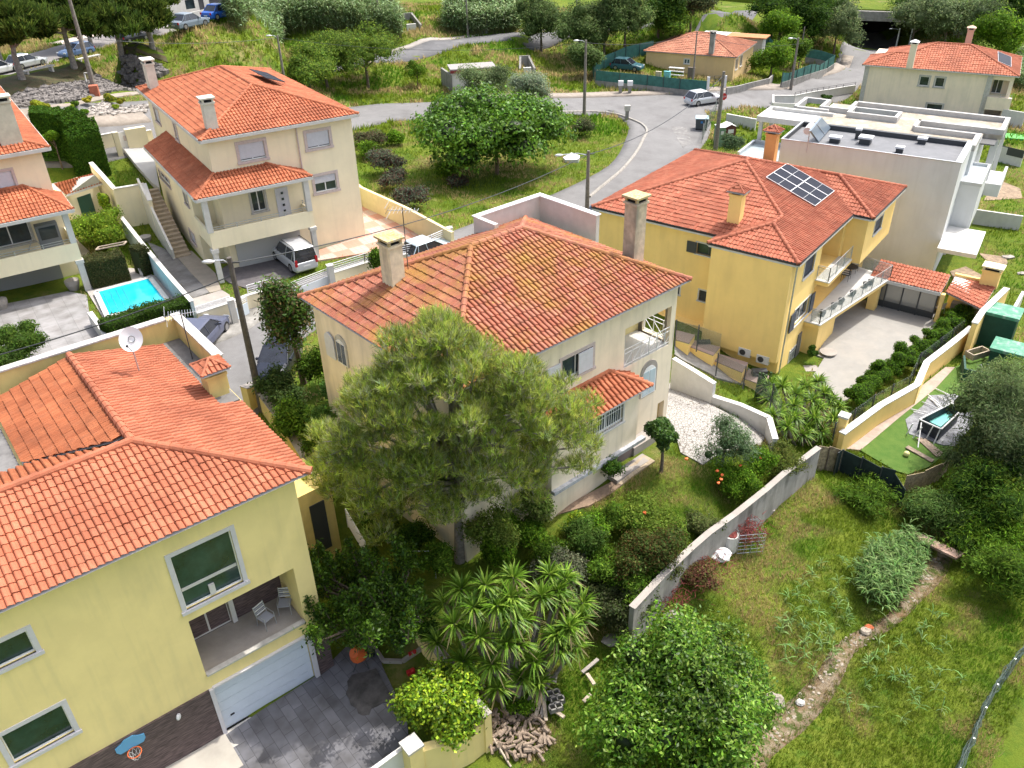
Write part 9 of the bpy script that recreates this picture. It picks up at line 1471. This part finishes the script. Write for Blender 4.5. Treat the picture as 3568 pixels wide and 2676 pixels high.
planter('white-potted silver plant on the big balcony of the yellow house', F4.p(5.6, .6, -1.58), .5, OLV, pot='round', m=M['white']); planter('bushy bed plant by the yellow house entrance', (*F4.p(5.2, -1.3)[:2], -4.0), 1.1, MED, hh=.2, ph=.8, n=900, pot='round', m=M['conclight'])
bush('clipped_bush', 'round dark bush at the yellow house entrance bed', ('z8', 378, 1350), .8, 24, 24, DRK, 1500, .1, .05, seed=402, nl=5, core=.8); planter('spiky plant bed at the near corner of the yellow house', (*G('z8', 330, 1480)[:2], -4.2), 1.6, MED, hh=.15, ph=.4, n=600, m=M['conclight'])
t = thing('garden_table', 'black round table set on the far end of the big balcony', 'table', F4.p(12.6, .2, -1.58)); c = F4.p(12.6, .2); mb = MB(); mb.cyl(c, .5, -.88, -.84, 16); mb.build('tabletop', M['steeldk'], t); mb = MB(); mb.cyl(c, .05, -1.58, -.88, 8); mb.build('leg', M['steeldk'], t)
for i in range(3): chair(['left', 'right', 'rear'][i] + ' black chair at the balcony table', F4.p(12.6 + [-.8, .8, 0][i], .2 + [0, 0, .7][i], -1.58), F4.a + [1.57, -1.57, 0][i], M['steeldk'], 'chairs at the balcony table', M['steeldk'])
for i, (s_, t_) in enumerate(((.2, -.85), (1.2, -.85), (2.0, -.85), (3.6, -.85), (5.2, -.85))): planter(['first', 'second', 'third', 'fourth', 'fifth'][i] + ' small potted plant from the left on the carport balcony', F2.p(s_, t_, 3.2), .35, GRN if i % 2 else [(.12, .1, .05), (.06, .1, .03)], pot='round', ph=.35, hh=.5, group='potted plants on the carport balcony', m=mat('terracotta_pot', (.4, .15, .08), .8), n=220)
planter('big white urn with an agave beside the left garage', (*G('z5', 615, 830)[:2], .6), .9, MED, hh=.7, ph=.4, pot='round', m=M['conclight']); planter('white urn at the left edge by the grey garage door', (*G('z5', 20, 990)[:2], .6), .9, MED, hh=.7, ph=.5, pot='round', m=M['conclight']); planter('round pale flower pot at the foot of the cream wall by the stairs', (*G('z5', 1205, 425)[:2], .5), .9, [(.15, .1, .06), (.08, .1, .03)], hh=.5, ph=.15, pot='round', m=M['conclight'])
x = G('z5', 1185, 720); t = thing('garden_ornament', 'white hand-shaped ornament by the pool', 'ornament', x); mb = MB(); mb.ball((x[0], x[1], x[2] + .22), .22, 8, sc=(1, .7, 1)); 
for k in range(4): mb.tube([(x[0] - .15 + .1 * k, x[1], x[2] + .3), (x[0] - .2 + .13 * k, x[1], x[2] + .62)], [.05, .03], 6)
mb.build('figure', M['white'], t)
t = thing('towel_rail', 'pale wooden towel frame in the shrubs behind the box hedge', 'rail', A(('z5', 930, 480), 1.6)); mb = MB(); a, b = A(('z5', 815, 475), 1.9), A(('z5', 1045, 430), 1.9); mb.bar(a, b, .07); mb.bar((a[0], a[1] - .5, a[2]), (b[0], b[1] - .5, b[2]), .07); mb.bar(a, (a[0], a[1] - .5, a[2]), .07); mb.bar(b, (b[0], b[1] - .5, b[2]), .07); mb.build('bars', M['woodlt'], t)
for q, z_ in ((('z5', 420, 400), 3.1),):
 c = F0.p(F0.loc(q, 4.2)[0] + .9, F0.loc(q, 4.2)[1], 3.1); t = thing('kitchen_cabinet', 'grey outdoor cabinet with a dark glass front on the left edge balcony', 'cabinet', c, rz=F0.a - math.pi / 2); mb = MB(); mb.box((0, 0, .9), (1.3, .6, 1.8)); mb.build('carcass', mat('cabinet_grey', (.16, .18, .2), .6), t, world=False); mb = MB(); mb.box((0, -.31, 1.25), (1.0, .03, .8)); mb.build('glass_front', M['glass'], t, world=False)
c = F0.p(F0.loc(('z5', 280, 430), 4.0)[0] + .8, F0.loc(('z5', 280, 430), 4.0)[1], 3.1); t = thing('drying_rack', 'grey folding rack on the left edge balcony', 'rack', c); mb = MB(); mb.bar((c[0] - .5, c[1], c[2]), (c[0] + .2, c[1], c[2] + 1.2), .04); mb.bar((c[0] + .6, c[1], c[2]), (c[0], c[1], c[2] + 1.2), .04); mb.build('frame', M['galv'], t)
x = G('z5', 40, 420); 
for q, c, s_, lb in ((('z3', 1220, 600), (.5, .45, .35), (.7, .3, .6), 'small beige cupboard against the bungalow wall'), (('z3', 1292, 605), (.2, .55, .6), (.8, .3, .8), 'turquoise panel leaning on the bungalow wall'), (('z3', 1490, 600), (.15, .12, .1), (.9, .3, 1.6), 'brown round-topped board by the bungalow wall')): x = A(q, .8); mb = MB(); mb.box((x[0], x[1], x[2] - .2), s_, F7.a); mb.box((x[0], x[1], x[2] - .2 + s_[2] / 2 + .03), (s_[0] + .06, s_[1] + .06, .05), F7.a); tag(mb.build('stored_panel', mat('misc', c, .7)), lb, 'panel')
x = A(('z3', 1365, 600), .6); t = thing('metal_shelf', 'white metal shelf frame in front of the bungalow wall', 'shelf', x); mb = MB(); 
for k in range(3): mb.box((x[0], x[1], x[2] - .3 + .45 * k), (2.0, .5, .05), F7.a)
for i in (-1, 1): mb.bar((x[0] + i * .85, x[1] - i * .4, x[2] - .6), (x[0] + i * .85, x[1] - i * .4, x[2] + .7), .05)
mb.build('frame', M['plastic'], t)
g1, g2 = A(('z3', 1630, 680), 1.0), A(('z3', 1770, 670), 1.0); t = thing('yard_gate', 'wire yard gate between white posts before the bungalow', 'gate', (g1[0], g1[1], g1[2] - 1)); 
for g_ in (g1, g2): mb = MB(); mb.box((g_[0], g_[1], g_[2] - .3), (.3, .3, 1.9)); mb.build('post', M['plastic'], t)
railing(t, [(g1[0], g1[1], g1[2] - .9), (g2[0], g2[1], g2[2] - .9)], 1.6, M['steeldk'], nrail=5, post=1.2, name='leaf')
t = thing('tin_shelter', 'white and orange tin roofs behind the bungalow', 'outbuilding', (*F7.p(9, 13.5)[:2], 0)); part('roof', t, F7, [(4, 9, 12, 15.5, 2.2, 2.35)], M['plastic']); part('rust_roof', t, F7, [(8, 13.5, 11.5, 14.5, 2.36, 2.5)], mat('rust_orange', (.45, .2, .08), .8, var=.2, scale=2)); part('wall', t, F7, [(4.2, 13, 12.2, 14.2, -1, 2.2)], M['white'])
tag(drape('white_debris', gp(('z3', 430, 1325), ('z3', 500, 1285), ('z3', 570, 1310), ('z3', 560, 1345), ('z3', 450, 1345)), M['plastic'], .3, cell=.4, kind=None), 'white plastic sheet lying on the grass near the lamp post', 'sheet')
gn = netfence('mesh_fence', 'bent wire fence beside the waste container', [G('z3', 1690, 960)[:2], G('z3', 1640, 1040)[:2], G('z3', 1600, 1110)[:2], G('z3', 1570, 1200)[:2]], 1.6, mesh_m, M['galv'], wob=.2)
x = G('z4', 690, 830); tag(drape('white_stone', gp(('z4', 600, 830), ('z4', 740, 800), ('z4', 760, 860), ('z4', 640, 880)), GRASS, .06, kind=None), 'small clipped lawn behind the white garden wall at the upper right', 'lawn'); bush('clipped_bush', 'round clipped bush on the small lawn by the white garden wall', ('z4', 512, 808), .8, 21, 14, DRK, 900, .12, .07, seed=410, nl=4, core=.85)
tag(drape('sports_court', gp(('z4', 1955, 1110), ('z4', 2160, 1130), ('z4', 2160, 1165), ('z4', 1955, 1150)), mat('court_green', (.12, .42, .1), .8), .2, kind=None), 'strip of bright green court behind the flat-roofed house', 'court')
